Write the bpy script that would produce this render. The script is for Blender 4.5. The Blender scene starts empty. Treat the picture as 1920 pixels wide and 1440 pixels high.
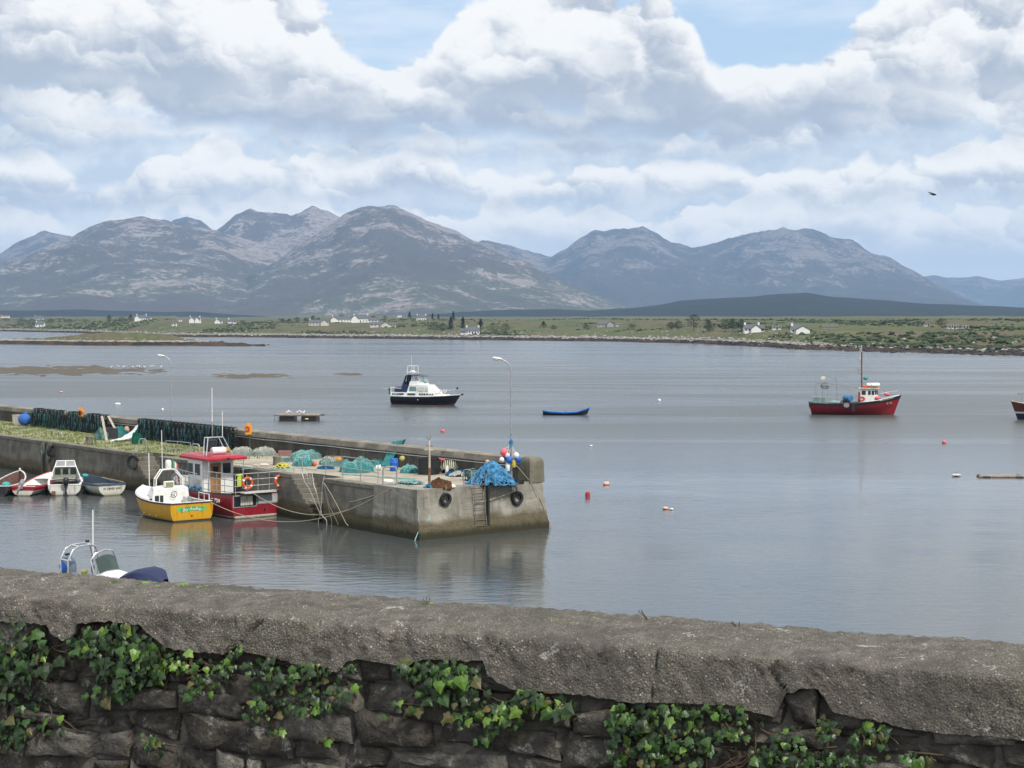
import bpy, bmesh, math, random
import numpy as np
from mathutils import Vector, Matrix, Euler, noise as mnoise
R = math.radians
scn = bpy.context.scene
col = scn.collection
random.seed(7)

# ---------------------------------------------------------------- camera
FPX = 3200.0                 # focal length in photograph pixels (1920 wide)
CAMZ = 12.0
PITCH = math.atan(120 / FPX)
cam_d = bpy.data.cameras.new('camera'); cam = bpy.data.objects.new('camera', cam_d)
col.objects.link(cam); scn.camera = cam
cam.location = (0, 0, CAMZ); cam.rotation_euler = (math.pi / 2 - PITCH, 0, 0)
cam_d.sensor_width = 36; cam_d.lens = 36 * FPX / 1920
cam_d.clip_start = 0.1; cam_d.clip_end = 120000

# ---------------------------------------------------------------- node helper
class NT:
    def __init__(s, tree): s.t = tree; s.n = tree.nodes; s.l = tree.links
    def put(s, inp, v):
        if isinstance(v, bpy.types.NodeSocket): s.l.new(v, inp)
        elif v is not None:
            if hasattr(inp.default_value, '__len__'):
                v = tuple(v) if hasattr(v, '__len__') else (v,) * len(inp.default_value)
                if len(inp.default_value) == 4 and len(v) == 3: v = v + (1,)
            inp.default_value = v
    def math(s, op, a, b=None, c=None, clamp=False):
        n = s.n.new('ShaderNodeMath'); n.operation = op; n.use_clamp = clamp
        for i, v in enumerate((a, b, c)):
            if v is not None: s.put(n.inputs[i], v)
        return n.outputs[0]
    def add(s, a, b): return s.math('ADD', a, b)
    def sub(s, a, b): return s.math('SUBTRACT', a, b)
    def mul(s, a, b): return s.math('MULTIPLY', a, b)
    def vmath(s, op, a, b=None, sc=None):
        n = s.n.new('ShaderNodeVectorMath'); n.operation = op
        s.put(n.inputs[0], a)
        if b is not None: s.put(n.inputs[1], b)
        if sc is not None: s.put(n.inputs['Scale'], sc)
        return n.outputs[1] if op in ('LENGTH', 'DOT_PRODUCT') else n.outputs[0]
    def xyz(s, v):
        n = s.n.new('ShaderNodeSeparateXYZ'); s.put(n.inputs[0], v); return n.outputs
    def comb(s, x, y, z):
        n = s.n.new('ShaderNodeCombineXYZ')
        for i, v in enumerate((x, y, z)): s.put(n.inputs[i], v)
        return n.outputs[0]
    def noise(s, vec, scale=5, detail=4, rough=.5, dist=0, lac=2.0, dim='3D', kind='FBM', w=None):
        n = s.n.new('ShaderNodeTexNoise'); n.noise_dimensions = dim; n.noise_type = kind
        if dim == '1D': s.put(n.inputs['W'], w)
        else: s.put(n.inputs['Vector'], vec)
        n.inputs['Scale'].default_value = scale; n.inputs['Detail'].default_value = detail
        n.inputs['Roughness'].default_value = rough; n.inputs['Distortion'].default_value = dist
        n.inputs['Lacunarity'].default_value = lac
        return n.outputs[0]
    def voro(s, vec, scale=5, feature='F1', detail=0, rough=.5, smooth=.5, rand=1, out='Distance'):
        n = s.n.new('ShaderNodeTexVoronoi'); n.feature = feature; s.put(n.inputs['Vector'], vec)
        n.inputs['Scale'].default_value = scale
        if 'Detail' in n.inputs: n.inputs['Detail'].default_value = detail; n.inputs['Roughness'].default_value = rough
        if feature == 'SMOOTH_F1': n.inputs['Smoothness'].default_value = smooth
        n.inputs['Randomness'].default_value = rand
        return n.outputs[out]
    def smooth(s, v, a, b, c=0., d=1., kind='SMOOTHSTEP'):
        n = s.n.new('ShaderNodeMapRange'); n.interpolation_type = kind
        s.put(n.inputs[0], v)
        for i, q in enumerate((a, b, c, d)): s.put(n.inputs[1 + i], q)
        return n.outputs[0]
    def mix(s, f, a, b, blend='MIX'):
        n = s.n.new('ShaderNodeMix'); n.data_type = 'RGBA'; n.blend_type = blend; n.clamp_factor = True
        s.put(n.inputs[0], f); s.put(n.inputs[6], a); s.put(n.inputs[7], b)
        return n.outputs[2]
    def mixf(s, f, a, b):
        n = s.n.new('ShaderNodeMix'); n.data_type = 'FLOAT'; n.clamp_factor = True
        s.put(n.inputs[0], f); s.put(n.inputs[2], a); s.put(n.inputs[3], b)
        return n.outputs[0]
    def ramp(s, f, pts):
        n = s.n.new('ShaderNodeValToRGB'); s.put(n.inputs[0], f); e = n.color_ramp.elements
        while len(e) < len(pts): e.new(.5)
        for i, (p, c) in enumerate(pts):
            e[i].position = p; e[i].color = tuple(c) + (1,) if len(c) == 3 else c
        return n.outputs[0]
    def curve(s, f, pts):
        n = s.n.new('ShaderNodeFloatCurve'); s.put(n.inputs['Value'], f)
        c = n.mapping.curves[0]
        while len(c.points) < len(pts): c.points.new(.5, .5)
        for i, (x, y) in enumerate(pts): c.points[i].location = (x, y); c.points[i].handle_type = 'AUTO_CLAMPED'
        n.mapping.update()
        return n.outputs[0]

# ---------------------------------------------------------------- world: blue sky with rows of cumulus
SUN_EL, SUN_AZ = R(48), R(140)            # azimuth clockwise from the view direction (+Y): behind and to the right
w = bpy.data.worlds.new('World'); scn.world = w; w.use_nodes = True
def build_sky():
    t = w.node_tree; t.nodes.clear(); n = NT(t)
    out = t.nodes.new('ShaderNodeOutputWorld'); bg = t.nodes.new('ShaderNodeBackground')
    bg.inputs['Strength'].default_value = 0.1
    sky = t.nodes.new('ShaderNodeTexSky'); sky.sky_type = 'NISHITA'; sky.sun_disc = False
    sky.sun_elevation = SUN_EL; sky.sun_rotation = SUN_AZ; sky.air_density = 1.0; sky.dust_density = 1.2; sky.ozone_density = 1.5
    tc = t.nodes.new('ShaderNodeTexCoord'); D = n.vmath('NORMALIZE', tc.outputs['Generated'])
    x, y, z = n.xyz(D)
    el = n.math('ARCSINE', z); az = n.math('ARCTAN2', x, y)
    A = n.comb(az, n.mul(el, 1.35), 0)
    wob = n.noise(A, 9, 1, .5, dim='2D')
    wo = n.sub(wob, .5)
    fb = n.noise(A, 26, 6, .6, dim='2D'); fo = n.sub(fb, .5)
    fb2 = n.noise(n.vmath('ADD', A, (.17, .31, 0)), 30, 4, .55, dim='2D')
    WARP = n.comb(fo, n.sub(fb2, .5), 0)
    lit, bill, lits = None, None, []
    for sc, wa, la, ba, kind in ((13, .060, .78, .55, 'SMOOTH_F1'), (29, .046, .42, .45, 'SMOOTH_F1'), (67, .030, .13, .20, 'F1')):
        q = n.vmath('ADD', A, n.vmath('SCALE', WARP, sc=wa))
        vn = n.t.nodes.new('ShaderNodeTexVoronoi'); vn.voronoi_dimensions = '2D'; vn.feature = kind
        n.put(vn.inputs['Vector'], q); vn.inputs['Scale'].default_value = sc
        if kind != 'F1': vn.inputs['Smoothness'].default_value = .35
        v = n.vmath('SCALE', n.vmath('SUBTRACT', q, vn.outputs['Position']), sc=sc)
        l1 = n.mul(n.vmath('DOT_PRODUCT', v, (.45, .9, 0)), la)
        b1 = n.mul(n.sub(.35, vn.outputs['Distance']), ba)
        lits.append(l1); lit = l1 if lit is None else n.add(lit, l1)
        bill = b1 if bill is None else n.add(bill, b1)
    bill = n.add(n.mul(bill, 1.5), n.mul(fo, .9))
    relief = n.add(lit, n.mul(fo, .8))
    relief_s = n.add(n.add(n.mul(lits[0], .45), n.add(n.mul(lits[1], 1.1), n.mul(lits[2], 1.4))), n.mul(fo, 1.1))   # smaller puffs of the far rows
    inside = n.smooth(n.math('ABSOLUTE', az), .34, .5, 1, 0)
    u01 = n.smooth(n.add(az, n.mul(wo, .03)), -.4, .4, 0, 1, 'LINEAR')
    K = 10.0
    def C(r, g, b): return (r * K, g * K, b * K)
    colr = n.mix(.55, sky.outputs[0], C(.56, .74, .95))
    # grey stratus far off, low behind the cumulus
    colr = n.mix(n.smooth(n.add(el, n.mul(fo, .03)), .085, .125, .75, 0), colr, n.mix(n.smooth(fb2, .35, .65), C(.56, .62, .69), C(.80, .81, .82)))
    # thin high veil
    veil = n.smooth(n.noise(n.comb(az, n.mul(el, 5), 0), 6, 4, .6, dim='2D'), .42, .75)
    colr = n.mix(n.mul(veil, .6), colr, C(.74, .80, .87))
    def px2u(px): return (math.atan((px - 960) / FPX) + .4) / .8
    def py2e(py): return math.atan((600 - py) / FPX)
    def row(seed, base, prof, lit, shade, soft, hmax, rough=.5, basesoft=.004, dark=1.0, reach=.65, far=False):
        b = py2e(base)
        pts = [(0, .4)] + [(px2u(px), max(0, min(1, (py2e(py) - b) / hmax))) for px, py in prof] + [(1, .4)]
        hc = n.curve(u01, pts)
        hn = n.smooth(n.noise(None, 7, 2, .55, dim='1D', w=n.add(az, seed)), .38, .66)
        h = n.mul(n.mixf(inside, hn, hc), hmax)
        tt = n.sub(el, n.add(b, n.mul(n.sub(wob, .5), .02)))
        d = n.sub(n.add(h, n.mul(bill, n.math('MINIMUM', n.mul(h, rough), .03))), tt)
        top = n.mul(n.smooth(d, 0, soft), n.smooth(h, .001, .006))
        bt = n.smooth(n.add(tt, n.mul(n.sub(fb, .5), .03)), -basesoft, basesoft * 2)
        m = n.mul(top, bt)
        rel = n.math('DIVIDE', tt, n.math('MAXIMUM', n.mul(h, reach), .008))
        lum = n.smooth(n.add(n.add(n.mul(rel, .92), n.mul(wo, .6)), n.mul(relief_s if far else relief, dark)), .0, 1.0)
        return m, n.mix(lum, shade, lit)
    rows = [
        (1.3, 505, [(-200, 385), (100, 370), (300, 385), (420, 375), (700, 375), (900, 380), (1000, 390), (1120, 375), (1300, 395), (1450, 350), (1600, 335), (1760, 360), (2100, 350)],
         C(.95, .925, .88), C(.56, .61, .67), .006, .07, .8, .008, .9, .7, True),
        (4.1, 392, [(-200, 300), (40, 300), (200, 330), (300, 265), (520, 250), (720, 258), (850, 280), (930, 320), (1020, 290), (1200, 270), (1420, 300), (1560, 285), (1750, 300), (2100, 270)],
         C(.95, .925, .88), C(.42, .48, .56), .006, .07, .7, .008, 1.0, .65, True),
        (7.7, 292, [(-200, 190), (60, 200), (260, 225), (420, 240), (560, 230), (700, 235), (900, 245), (1010, 235), (1090, 215), (1180, 235), (1350, 190), (1500, 150), (1650, 215), (1780, 190), (2100, 200)],
         C(.89, .88, .85), C(.38, .445, .54), .006, .07, .7, .008, 1.0, .65, True),
        (2.9, 262, [(-200, 150), (0, 150), (300, 110), (520, 108), (590, 118), (640, 110), (760, 92), (900, 120), (990, 150), (1050, 190), (1120, 130), (1340, 125), (1450, 115), (1560, 100), (1700, 150), (2100, 150)],
         C(.89, .88, .85), C(.39, .445, .53), .006, .075, .55, .008, .95, .7),
        (5.3, 212, [(-200, -70), (0, -70), (300, -80), (500, -70), (600, -20), (660, 60), (710, 120), (750, 150), (800, 110), (850, 50), (920, -10), (1000, -70), (1160, -80), (1250, -10), (1300, 60), (1345, 140), (1390, 190), (1450, 190), (1500, 130), (1610, 50), (1700, -40), (1800, -80), (2100, -70)],
         C(.90, .89, .86), C(.41, .455, .53), .009, .115, .42, .010, 1.0, .75),
    ]
    for r in rows:
        m, c = row(*r); colr = n.mix(m, colr, c)
    # broken cumulus overhead and all round, made fuller and brighter to lighten the water
    PH = D
    hi = n.noise(PH, 4.2, 5, .56); hi2 = n.noise(n.vmath('ADD', PH, (.03, -.02, .05)), 4.2, 2, .55)
    mh = n.mul(n.smooth(hi, .37, .47), n.smooth(el, .185, .235))
    ch = n.mix(n.smooth(n.mul(n.sub(hi, hi2), 3.5), -.35, .4), C(.66, .70, .76), C(1.0, .99, .97))
    colr = n.mix(mh, colr, ch)
    # pale haze low on the horizon
    hz = n.smooth(el, .02, .06, .6, 0)
    colr = n.mix(hz, colr, C(.80, .81, .82))
    t.links.new(colr, bg.inputs['Color']); t.links.new(bg.outputs[0], out.inputs['Surface'])
    w.cycles.sampling_method = 'NONE'
build_sky()

sun_d = bpy.data.lights.new('sun', 'SUN'); sun = bpy.data.objects.new('sun', sun_d); col.objects.link(sun)
sun_d.energy = 3.0; sun_d.angle = R(6); sun_d.color = (1, .95, .87)
SUNV = Vector((math.sin(SUN_AZ) * math.cos(SUN_EL), math.cos(SUN_AZ) * math.cos(SUN_EL), math.sin(SUN_EL)))
sun.rotation_euler = (-SUNV).to_track_quat('-Z', 'Y').to_euler()

vs = scn.view_settings; vs.view_transform = 'Standard'; vs.look = 'None'; vs.exposure = 0.25; vs.gamma = 1; vs.use_curve_mapping = False
scn.render.engine = 'CYCLES'
scn.cycles.use_denoising = True
scn.cycles.max_bounces = 6; scn.cycles.diffuse_bounces = 3; scn.cycles.glossy_bounces = 3; scn.cycles.transmission_bounces = 4
scn.cycles.volume_bounces = 2; scn.cycles.transparent_max_bounces = 8
scn.cycles.caustics_reflective = False; scn.cycles.caustics_refractive = False; scn.cycles.sample_clamp_indirect = 4

# ---------------------------------------------------------------- placing: a point of the photograph seen on a plane of the place
def ray(px, py):
    dx, dy = (px - 960) / FPX, (720 - py) / FPX
    c, s = math.cos(PITCH), math.sin(PITCH)
    return Vector((dx, c + dy * s, -s + dy * c))
def atz(px, py, z):
    r = ray(px, py); return Vector((0, 0, CAMZ)) + r * ((z - CAMZ) / r.z)
def aty(px, py, Y):
    r = ray(px, py); return Vector((0, 0, CAMZ)) + r * (Y / r.y)

# ---------------------------------------------------------------- tags
def tag(o, label=None, cat=None, group=None, kind=None):
    if label: o['label'] = label
    if cat: o['category'] = cat
    if group: o['group'] = group
    if kind: o['kind'] = kind
    return o
def thing(name, label, cat, loc=(0, 0, 0), rz=0, group=None):
    o = bpy.data.objects.new(name, None); col.objects.link(o)
    o.location = loc; o.rotation_euler = (0, 0, rz); o.empty_display_size = .2
    return tag(o, label, cat, group)
def copy_tree(o, parent=None):
    c = o.copy(); col.objects.link(c); c.parent = parent
    for ch in KIDS.get(o.name, []): copy_tree(ch, c)
    return c
KIDS = {}
def link(name, me, parent=None, loc=None, rot=None):
    o = bpy.data.objects.new(name, me); col.objects.link(o)
    if parent is not None:
        o.parent = parent; KIDS.setdefault(parent.name, []).append(o)
    if loc is not None: o.location = loc
    if rot is not None: o.rotation_euler = rot
    return o

# ---------------------------------------------------------------- mesh builder
class MB:
    def __init__(s): s.v = []; s.f = []; s.m = []; s.cm = 0
    def mat(s, i): s.cm = i; return s
    def poly(s, pts):
        b = len(s.v); s.v += [tuple(p) for p in pts]; s.f.append(tuple(range(b, b + len(pts)))); s.m.append(s.cm); return s
    def grid(s, rows, close=False, flip=False):
        b = len(s.v); m = len(rows[0])
        for r in rows: s.v += [tuple(p) for p in r]
        for i in range(len(rows) - 1):
            for j in range(m if close else m - 1):
                k = (j + 1) % m
                q = (b + i * m + j, b + i * m + k, b + (i + 1) * m + k, b + (i + 1) * m + j)
                s.f.append(q[::-1] if flip else q); s.m.append(s.cm)
        return s
    def box(s, c, d, rot=None, taper=1.0, bev=0.0):
        hx, hy, hz = d[0] / 2, d[1] / 2, d[2] / 2
        M_ = Euler(rot).to_matrix() if rot else None
        def T(p):
            p = Vector(p)
            if M_: p = M_ @ p
            return (p.x + c[0], p.y + c[1], p.z + c[2])
        if bev <= 0:
            P = [T((x * hx * (taper if z > 0 else 1), y * hy * (taper if z > 0 else 1), z * hz)) for z in (-1, 1) for y in (-1, 1) for x in (-1, 1)]
            b = len(s.v); s.v += P
            for f in ((0, 2, 3, 1), (4, 5, 7, 6), (0, 1, 5, 4), (2, 6, 7, 3), (0, 4, 6, 2), (1, 3, 7, 5)):
                s.f.append(tuple(b + i for i in f)); s.m.append(s.cm)
        else:
            e = min(bev, hx * .9, hy * .9, hz * .9)
            def ring(x, y, z): return [T((x * a, y * b_, z)) for a, b_ in ((-1, -1), (1, -1), (1, 1), (-1, 1))]
            def oct_(x, y, z, k):
                return [T(p) for p in ((-x + k, -y, z), (x - k, -y, z), (x, -y + k, z), (x, y - k, z), (x - k, y, z), (-x + k, y, z), (-x, y - k, z), (-x, -y + k, z))]
            tx, ty = hx * taper, hy * taper
            R_ = [oct_(hx - e, hy - e, -hz, e * .4), oct_(hx, hy, -hz + e, e), oct_(tx, ty, hz - e, e), oct_(tx - e, ty - e, hz, e * .4)]
            s.grid(R_, close=True); s.poly(R_[0][::-1]); s.poly(R_[-1])
        return s
    def tube(s, pts, r, n=6, cap=True, r2=None):
        pts = [Vector(p) for p in pts]; rows = []
        up = Vector((0, 0, 1)); N = len(pts)
        prev = None
        for i, p in enumerate(pts):
            t = (pts[min(i + 1, N - 1)] - pts[max(i - 1, 0)])
            if t.length < 1e-9: t = Vector((0, 0, 1))
            t.normalize()
            if prev is None:
                a = t.cross(up)
                if a.length < 1e-3: a = t.cross(Vector((1, 0, 0)))
            else:
                a = prev - t * prev.dot(t)
                if a.length < 1e-6: a = t.cross(up)
            a.normalize(); b = t.cross(a); prev = a
            rr = r if r2 is None else r + (r2 - r) * i / max(1, N - 1)
            rows.append([p + (a * math.cos(2 * math.pi * k / n) + b * math.sin(2 * math.pi * k / n)) * rr for k in range(n)])
        s.grid(rows, close=True, flip=True)
        if cap: s.poly(rows[0]); s.poly(rows[-1][::-1])
        return s
    def lathe(s, prof, c=(0, 0, 0), n=12, axis=(0, 0, 1), cap=True):
        q = Vector((0, 0, 1)).rotation_difference(Vector(axis)); c = Vector(c)
        rows = [[c + q @ Vector((r * math.cos(2 * math.pi * k / n), r * math.sin(2 * math.pi * k / n), z)) for k in range(n)] for r, z in prof]
        s.grid(rows, close=True)
        if cap:
            if prof[0][0] > 1e-4: s.poly(rows[0][::-1])
            if prof[-1][0] > 1e-4: s.poly(rows[-1])
        return s
    def ball(s, c, r, n=10, m=6, sq=(1, 1, 1)):
        rows = []
        for i in range(m + 1):
            th = math.pi * i / m
            rows.append([(c[0] + r * sq[0] * math.sin(th) * math.cos(2 * math.pi * k / n), c[1] + r * sq[1] * math.sin(th) * math.sin(2 * math.pi * k / n), c[2] - r * sq[2] * math.cos(th)) for k in range(n)])
        return s.grid(rows, close=True)
    def torus(s, c, R_, r, axis=(0, 0, 1), n=20, m=8, cols=None):
        q = Vector((0, 0, 1)).rotation_difference(Vector(axis).normalized()); c = Vector(c)
        for i in range(n):
            if cols: s.cm = cols(i)
            rr = []
            for ii in (i, i + 1):
                a = 2 * math.pi * ii / n
                rr.append([c + q @ Vector(((R_ + r * math.cos(2 * math.pi * k / m)) * math.cos(a), (R_ + r * math.cos(2 * math.pi * k / m)) * math.sin(a), r * math.sin(2 * math.pi * k / m))) for k in range(m)])
            s.grid(rr, close=True, flip=True)
        return s
    def extrude(s, pts, d):
        d = Vector(d); a = [Vector(p) for p in pts]; b = [p + d for p in a]
        s.poly(a[::-1]); s.poly(b); n = len(a)
        for i in range(n): s.poly((a[i], a[(i + 1) % n], b[(i + 1) % n], b[i]))
        return s
    def mesh(s, name, mats, smooth=False):
        me = bpy.data.meshes.new(name); me.from_pydata(s.v, [], s.f)
        for m in (mats if isinstance(mats, (list, tuple)) else [mats]): me.materials.append(m)
        if any(s.m): me.polygons.foreach_set('material_index', s.m)
        if smooth: me.polygons.foreach_set('use_smooth', [True] * len(me.polygons))
        me.validate(); me.update(); return me
    def build(s, name, mats, parent=None, loc=None, rot=None, smooth=False):
        return link(name, s.mesh(name, mats, smooth), parent, loc, rot)
def sm(me, ang=40):
    me.polygons.foreach_set('use_smooth', [True] * len(me.polygons))
    try: me.set_sharp_from_angle(angle=R(ang))
    except Exception: pass
    return me

def fbm(x, y, z=0.0, o=4):
    return mnoise.fractal(Vector((x, y, z)), 1.0, 2.0, o)

# ---------------------------------------------------------------- materials
MATS = {}
def newmat(name):
    m = bpy.data.materials.new(name); m.use_nodes = True
    b = m.node_tree.nodes['Principled BSDF']; return m, NT(m.node_tree), b
def M(name, c, rough=.7, var=.18, scale=2.5, c2=None, metal=0.0, bump=.0, bscale=None, spec=.4, streak=False):
    if name in MATS: return MATS[name]
    m, n, b = newmat(name)
    g = n.n.new('ShaderNodeNewGeometry'); P = g.outputs['Position']
    if streak: P = n.vmath('MULTIPLY', P, (1, 1, .18))
    f = n.noise(P, scale, 5, .6)
    lo = tuple(x * (1 - var) for x in c); hi = tuple(min(1, x * (1 + var)) for x in c)
    if c2: lo = tuple(c2)
    n.put(b.inputs['Base Color'], n.mix(n.smooth(f, .3, .7), lo, hi))
    n.put(b.inputs['Roughness'], n.smooth(f, .3, .7, max(.02, rough - .1), min(1, rough + .1)))
    b.inputs['Metallic'].default_value = metal; b.inputs['Specular IOR Level'].default_value = spec
    if bump:
        bp = n.n.new('ShaderNodeBump'); bp.inputs['Strength'].default_value = 1; bp.inputs['Distance'].default_value = bump
        n.put(bp.inputs['Height'], n.noise(P, bscale or scale * 4, 5, .6)); n.put(b.inputs['Normal'], bp.outputs[0])
    MATS[name] = m; return m
def hullmat(name, top, bands, rough=.35, dirt=(.10, .09, .06), da=.35):
    """paint in horizontal bands: bands = [(z below which, colour)...] lowest first, in the boat's own coordinates"""
    m, n, b = newmat(name)
    tc = n.n.new('ShaderNodeTexCoord'); O = tc.outputs['Object']; z = n.xyz(O)[2]
    c = top
    for zz, cc in reversed(bands): c = n.mix(n.math('LESS_THAN', z, zz), c, cc)
    f = n.noise(n.vmath('MULTIPLY', O, (1, 1, .16)), 5.0, 6, .68)
    c = n.mix(n.mul(n.smooth(f, .47, .72), min(.8, da * 1.5)), c, dirt)
    c = n.mix(n.mul(n.smooth(n.noise(O, 9, 5, .7), .62, .72), .35), c, (.45, .43, .38))
    c = n.mix(n.smooth(n.add(z, n.mul(n.sub(f, .5), .25)), .04, .09, .8, 0), c, (.035, .040, .022))
    low = n.mul(n.smooth(n.add(z, n.mul(n.sub(f, .5), .4)), .0, .3, 1, 0), da)
    c = n.mix(low, c, dirt)
    n.put(b.inputs['Base Color'], c); b.inputs['Roughness'].default_value = rough; b.inputs['Specular IOR Level'].default_value = .4
    return m

# ---------------------------------------------------------------- water
def water_mat():
    m, n, b = newmat('water')
    g = n.n.new('ShaderNodeNewGeometry'); P = g.outputs['Position']
    x, y, z = n.xyz(P)
    # wind lanes: ruffled and slick water
    lane = n.noise(n.vmath('MULTIPLY', P, (.006, .030, 0)), 1.0, 4, .6, dist=.8, dim='2D')
    ruf = n.smooth(lane, .40, .60, .35, 1.0)
    # sheltered water inside the pier is calmer
    q = n.vmath('MULTIPLY', P, (1, 1, 0))
    w1 = n.noise(n.vmath('MULTIPLY', P, (.6, 1.5, 0)), 1.0, 3, .55, dist=.4, dim='2D')
    w2 = n.noise(n.vmath('MULTIPLY', P, (1.6, 2.9, 0)), 1.0, 4, .6, dist=.3, dim='2D')
    w3 = n.noise(n.vmath('MULTIPLY', P, (.10, .16, 0)), 1.0, 2, .5, dim='2D')
    h = n.add(n.mul(n.add(n.mul(w1, .072), n.mul(w2, .022)), ruf), n.mul(w3, .10))
    bp = n.n.new('ShaderNodeBump'); bp.inputs['Strength'].default_value = 1.0; bp.inputs['Distance'].default_value = 1.0
    n.put(bp.inputs["Height"], n.mul(h, n.smooth(y, 130, 700, .34, .2))); n.put(b.inputs['Normal'], bp.outputs[0])
    n.put(b.inputs['Base Color'], (.066, .074, .072))
    n.put(b.inputs['Roughness'], n.add(n.mixf(ruf, .02, .09), n.mul(n.sub(n.smooth(y, 112, 210, 0, .24), n.smooth(y, 330, 620, 0, .14)), n.smooth(lane, .38, .62, .78, 1.08)))); b.inputs['IOR'].default_value = 1.333
    b.inputs['Specular IOR Level'].default_value = .5
    return m
def build_water():
    mb = MB()
    mb.poly([(-14900, -60, 0), (14900, -60, 0), (14900, 19300, 0), (-14900, 19300, 0)])
    tag(mb.build('water', water_mat()), kind='structure')
build_water()

# ---------------------------------------------------------------- mountains
def mountain_mat(name, rock, heath, green, rockamt, sc=1.0):
    m, n, b = newmat(name)
    g = n.n.new('ShaderNodeNewGeometry'); P = g.outputs['Position']
    z = n.xyz(P)[2]
    big = n.noise(P, .0011 * sc, 5, .6, dist=.4)
    mid = n.noise(n.vmath('MULTIPLY', P, (1, 1, 1.6)), .0065 * sc, 7, .68)
    fin = n.noise(n.vmath('MULTIPLY', P, (1, 1, 2.2)), .030 * sc, 6, .75)
    fi2 = n.noise(n.vmath('MULTIPLY', P, (1, 1, 1.5)), .085 * sc, 4, .7)
    veg = n.mix(n.smooth(n.add(big, n.mul(n.sub(mid, .5), .4)), .4, .6), heath, green)
    veg = n.mix(n.smooth(z, 60, 330, 0, .55), veg, heath)
    rk = n.add(n.add(n.add(mid, n.mul(n.sub(fin, .5), .85)), n.mul(n.sub(fi2, .5), .5)), n.smooth(z, 50, 600, -.10, .10))
    rk = n.add(rk, n.mul(n.sub(big, .5), 1.0))
    f = n.smooth(rk, .585 - rockamt, .665 - rockamt)
    r2 = n.mix(n.smooth(fin, .35, .7), tuple(c * .55 for c in rock), rock)
    n.put(b.inputs['Base Color'], n.mix(f, veg, r2))
    b.inputs['Roughness'].default_value = .9; b.inputs['Specular IOR Level'].default_value = .1
    bp = n.n.new('ShaderNodeBump'); bp.inputs['Distance'].default_value = 30; bp.inputs['Strength'].default_value = .9
    n.put(bp.inputs['Height'], n.add(mid, n.mul(fin, .35))); n.put(b.inputs['Normal'], bp.outputs[0])
    return m
def interp(pts, x):
    if x <= pts[0][0]: return pts[0][1]
    for (a, ya), (b, yb) in zip(pts, pts[1:]):
        if x <= b:
            t = (x - a) / (b - a); t = t * t * (3 - 2 * t) * .35 + t * .65
            return ya + (yb - ya) * t
    return pts[-1][1]
def mountain(name, prof, Y, mat, front=2200, back=1800, rough=1.0, seed=0.0, nx=300, ny=90, foot=0.0, spur=.25):
    """a ridge whose skyline stands at distance Y, with a front slope of gullies and spurs and a back slope"""
    x0, x1 = prof[0][0], prof[-1][0]
    rows = []
    for j in range(ny + 1):
        v = j / ny
        yy = Y - front + (front + back) * v
        row = []
        for i in range(nx + 1):
            px = x0 + (x1 - x0) * i / nx
            X = (px - 960) / FPX * Y
            wx = X + 260 * fbm(X / 1500 + seed, yy / 1500, seed, 3)
            pxw = px + (wx - X) / Y * FPX * (1 if yy < Y else 0) * min(1, abs(yy - Y) / front * 2.5)
            H = CAMZ + (600 - interp(prof, pxw)) / FPX * Y
            d = (Y - yy) / front if yy < Y else (yy - Y) / back
            d = max(0, min(1, d))
            sp = fbm(X / 900 + seed * 3, yy / 1500 + 9, seed, 4)
            fall = (1 - d) ** (1.25 + .5 * sp) if yy < Y else 1 - d ** 1.3
            n1 = mnoise.ridged_multi_fractal(Vector((X / 850 + seed, yy / 1100, seed)), .9, 2.1, 5, 1.0, 2.0) - 1.1
            n2 = fbm(X / 140, yy / 170, seed, 4)
            z = foot + (H - foot) * fall
            k = min(1, d * 5) * (1 - d) ** .5
            z += rough * (H * spur * .55 * n1 * k + 11 * n2 * (1 - d) ** .6 * (0.35 + min(1, d * 6)))
            z += 16 * (H / 500) * mnoise.ridged_multi_fractal(Vector((X / 260, yy / 420, seed)), .8, 2.2, 4, 1.0, 2.0) * (1 - d) ** 1.5 * rough - 14 * rough * (1 - d) ** 1.5
            row.append((X * (yy / Y) ** .6, yy, z if d < 1 else -30))
        rows.append(row)
    me = MB().grid(rows).mesh(name, mat, True)
    return tag(link(name, me), kind='structure')
ROCK, HEATH, GREEN = (.36, .30, .265), (.082, .066, .054), (.080, .084, .046)
mt_near = mountain_mat('mountain_rock', ROCK, HEATH, GREEN, .075)
mt_far = mountain_mat('mountain_rock_far', (.26, .215, .19), (.060, .052, .046), (.058, .062, .042), .005)
mt_forest = M('forest_hill', (.018, .024, .020), .95, .35, .02, bump=6, bscale=.03, spec=.1)
mountain('mountain', [(-420, 560), (-250, 520), (-100, 500), (0, 475), (40, 450), (85, 435), (130, 443), (190, 470), (300, 520), (480, 590)], 11500, mt_far, 2500, 1500, seed=1.7, nx=140, ny=60)
mountain('mountain', [(240, 470), (310, 424), (330, 414), (352, 410), (376, 417), (420, 450), (470, 500)], 11200, mt_far, 1500, 1500, seed=2.9, nx=80, ny=40)
mountain('mountain', [(330, 500), (380, 455), (420, 426), (445, 404), (470, 397), (500, 402), (545, 404), (585, 391), (612, 398), (640, 412), (700, 440), (800, 500), (900, 580)], 10200, mt_near, 2300, 1500, seed=3.3, nx=220, ny=70)
mountain('mountain', [(-900, 560), (-600, 540), (-380, 552), (-150, 540), (-50, 515), (0, 495), (60, 474), (130, 446), (200, 419), (262, 411), (300, 415), (350, 424), (400, 434), (450, 446), (520, 470), (600, 505), (700, 550), (820, 592)], 9000, mt_near, 3000, 1800, seed=4.1, nx=420, ny=110)
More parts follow.
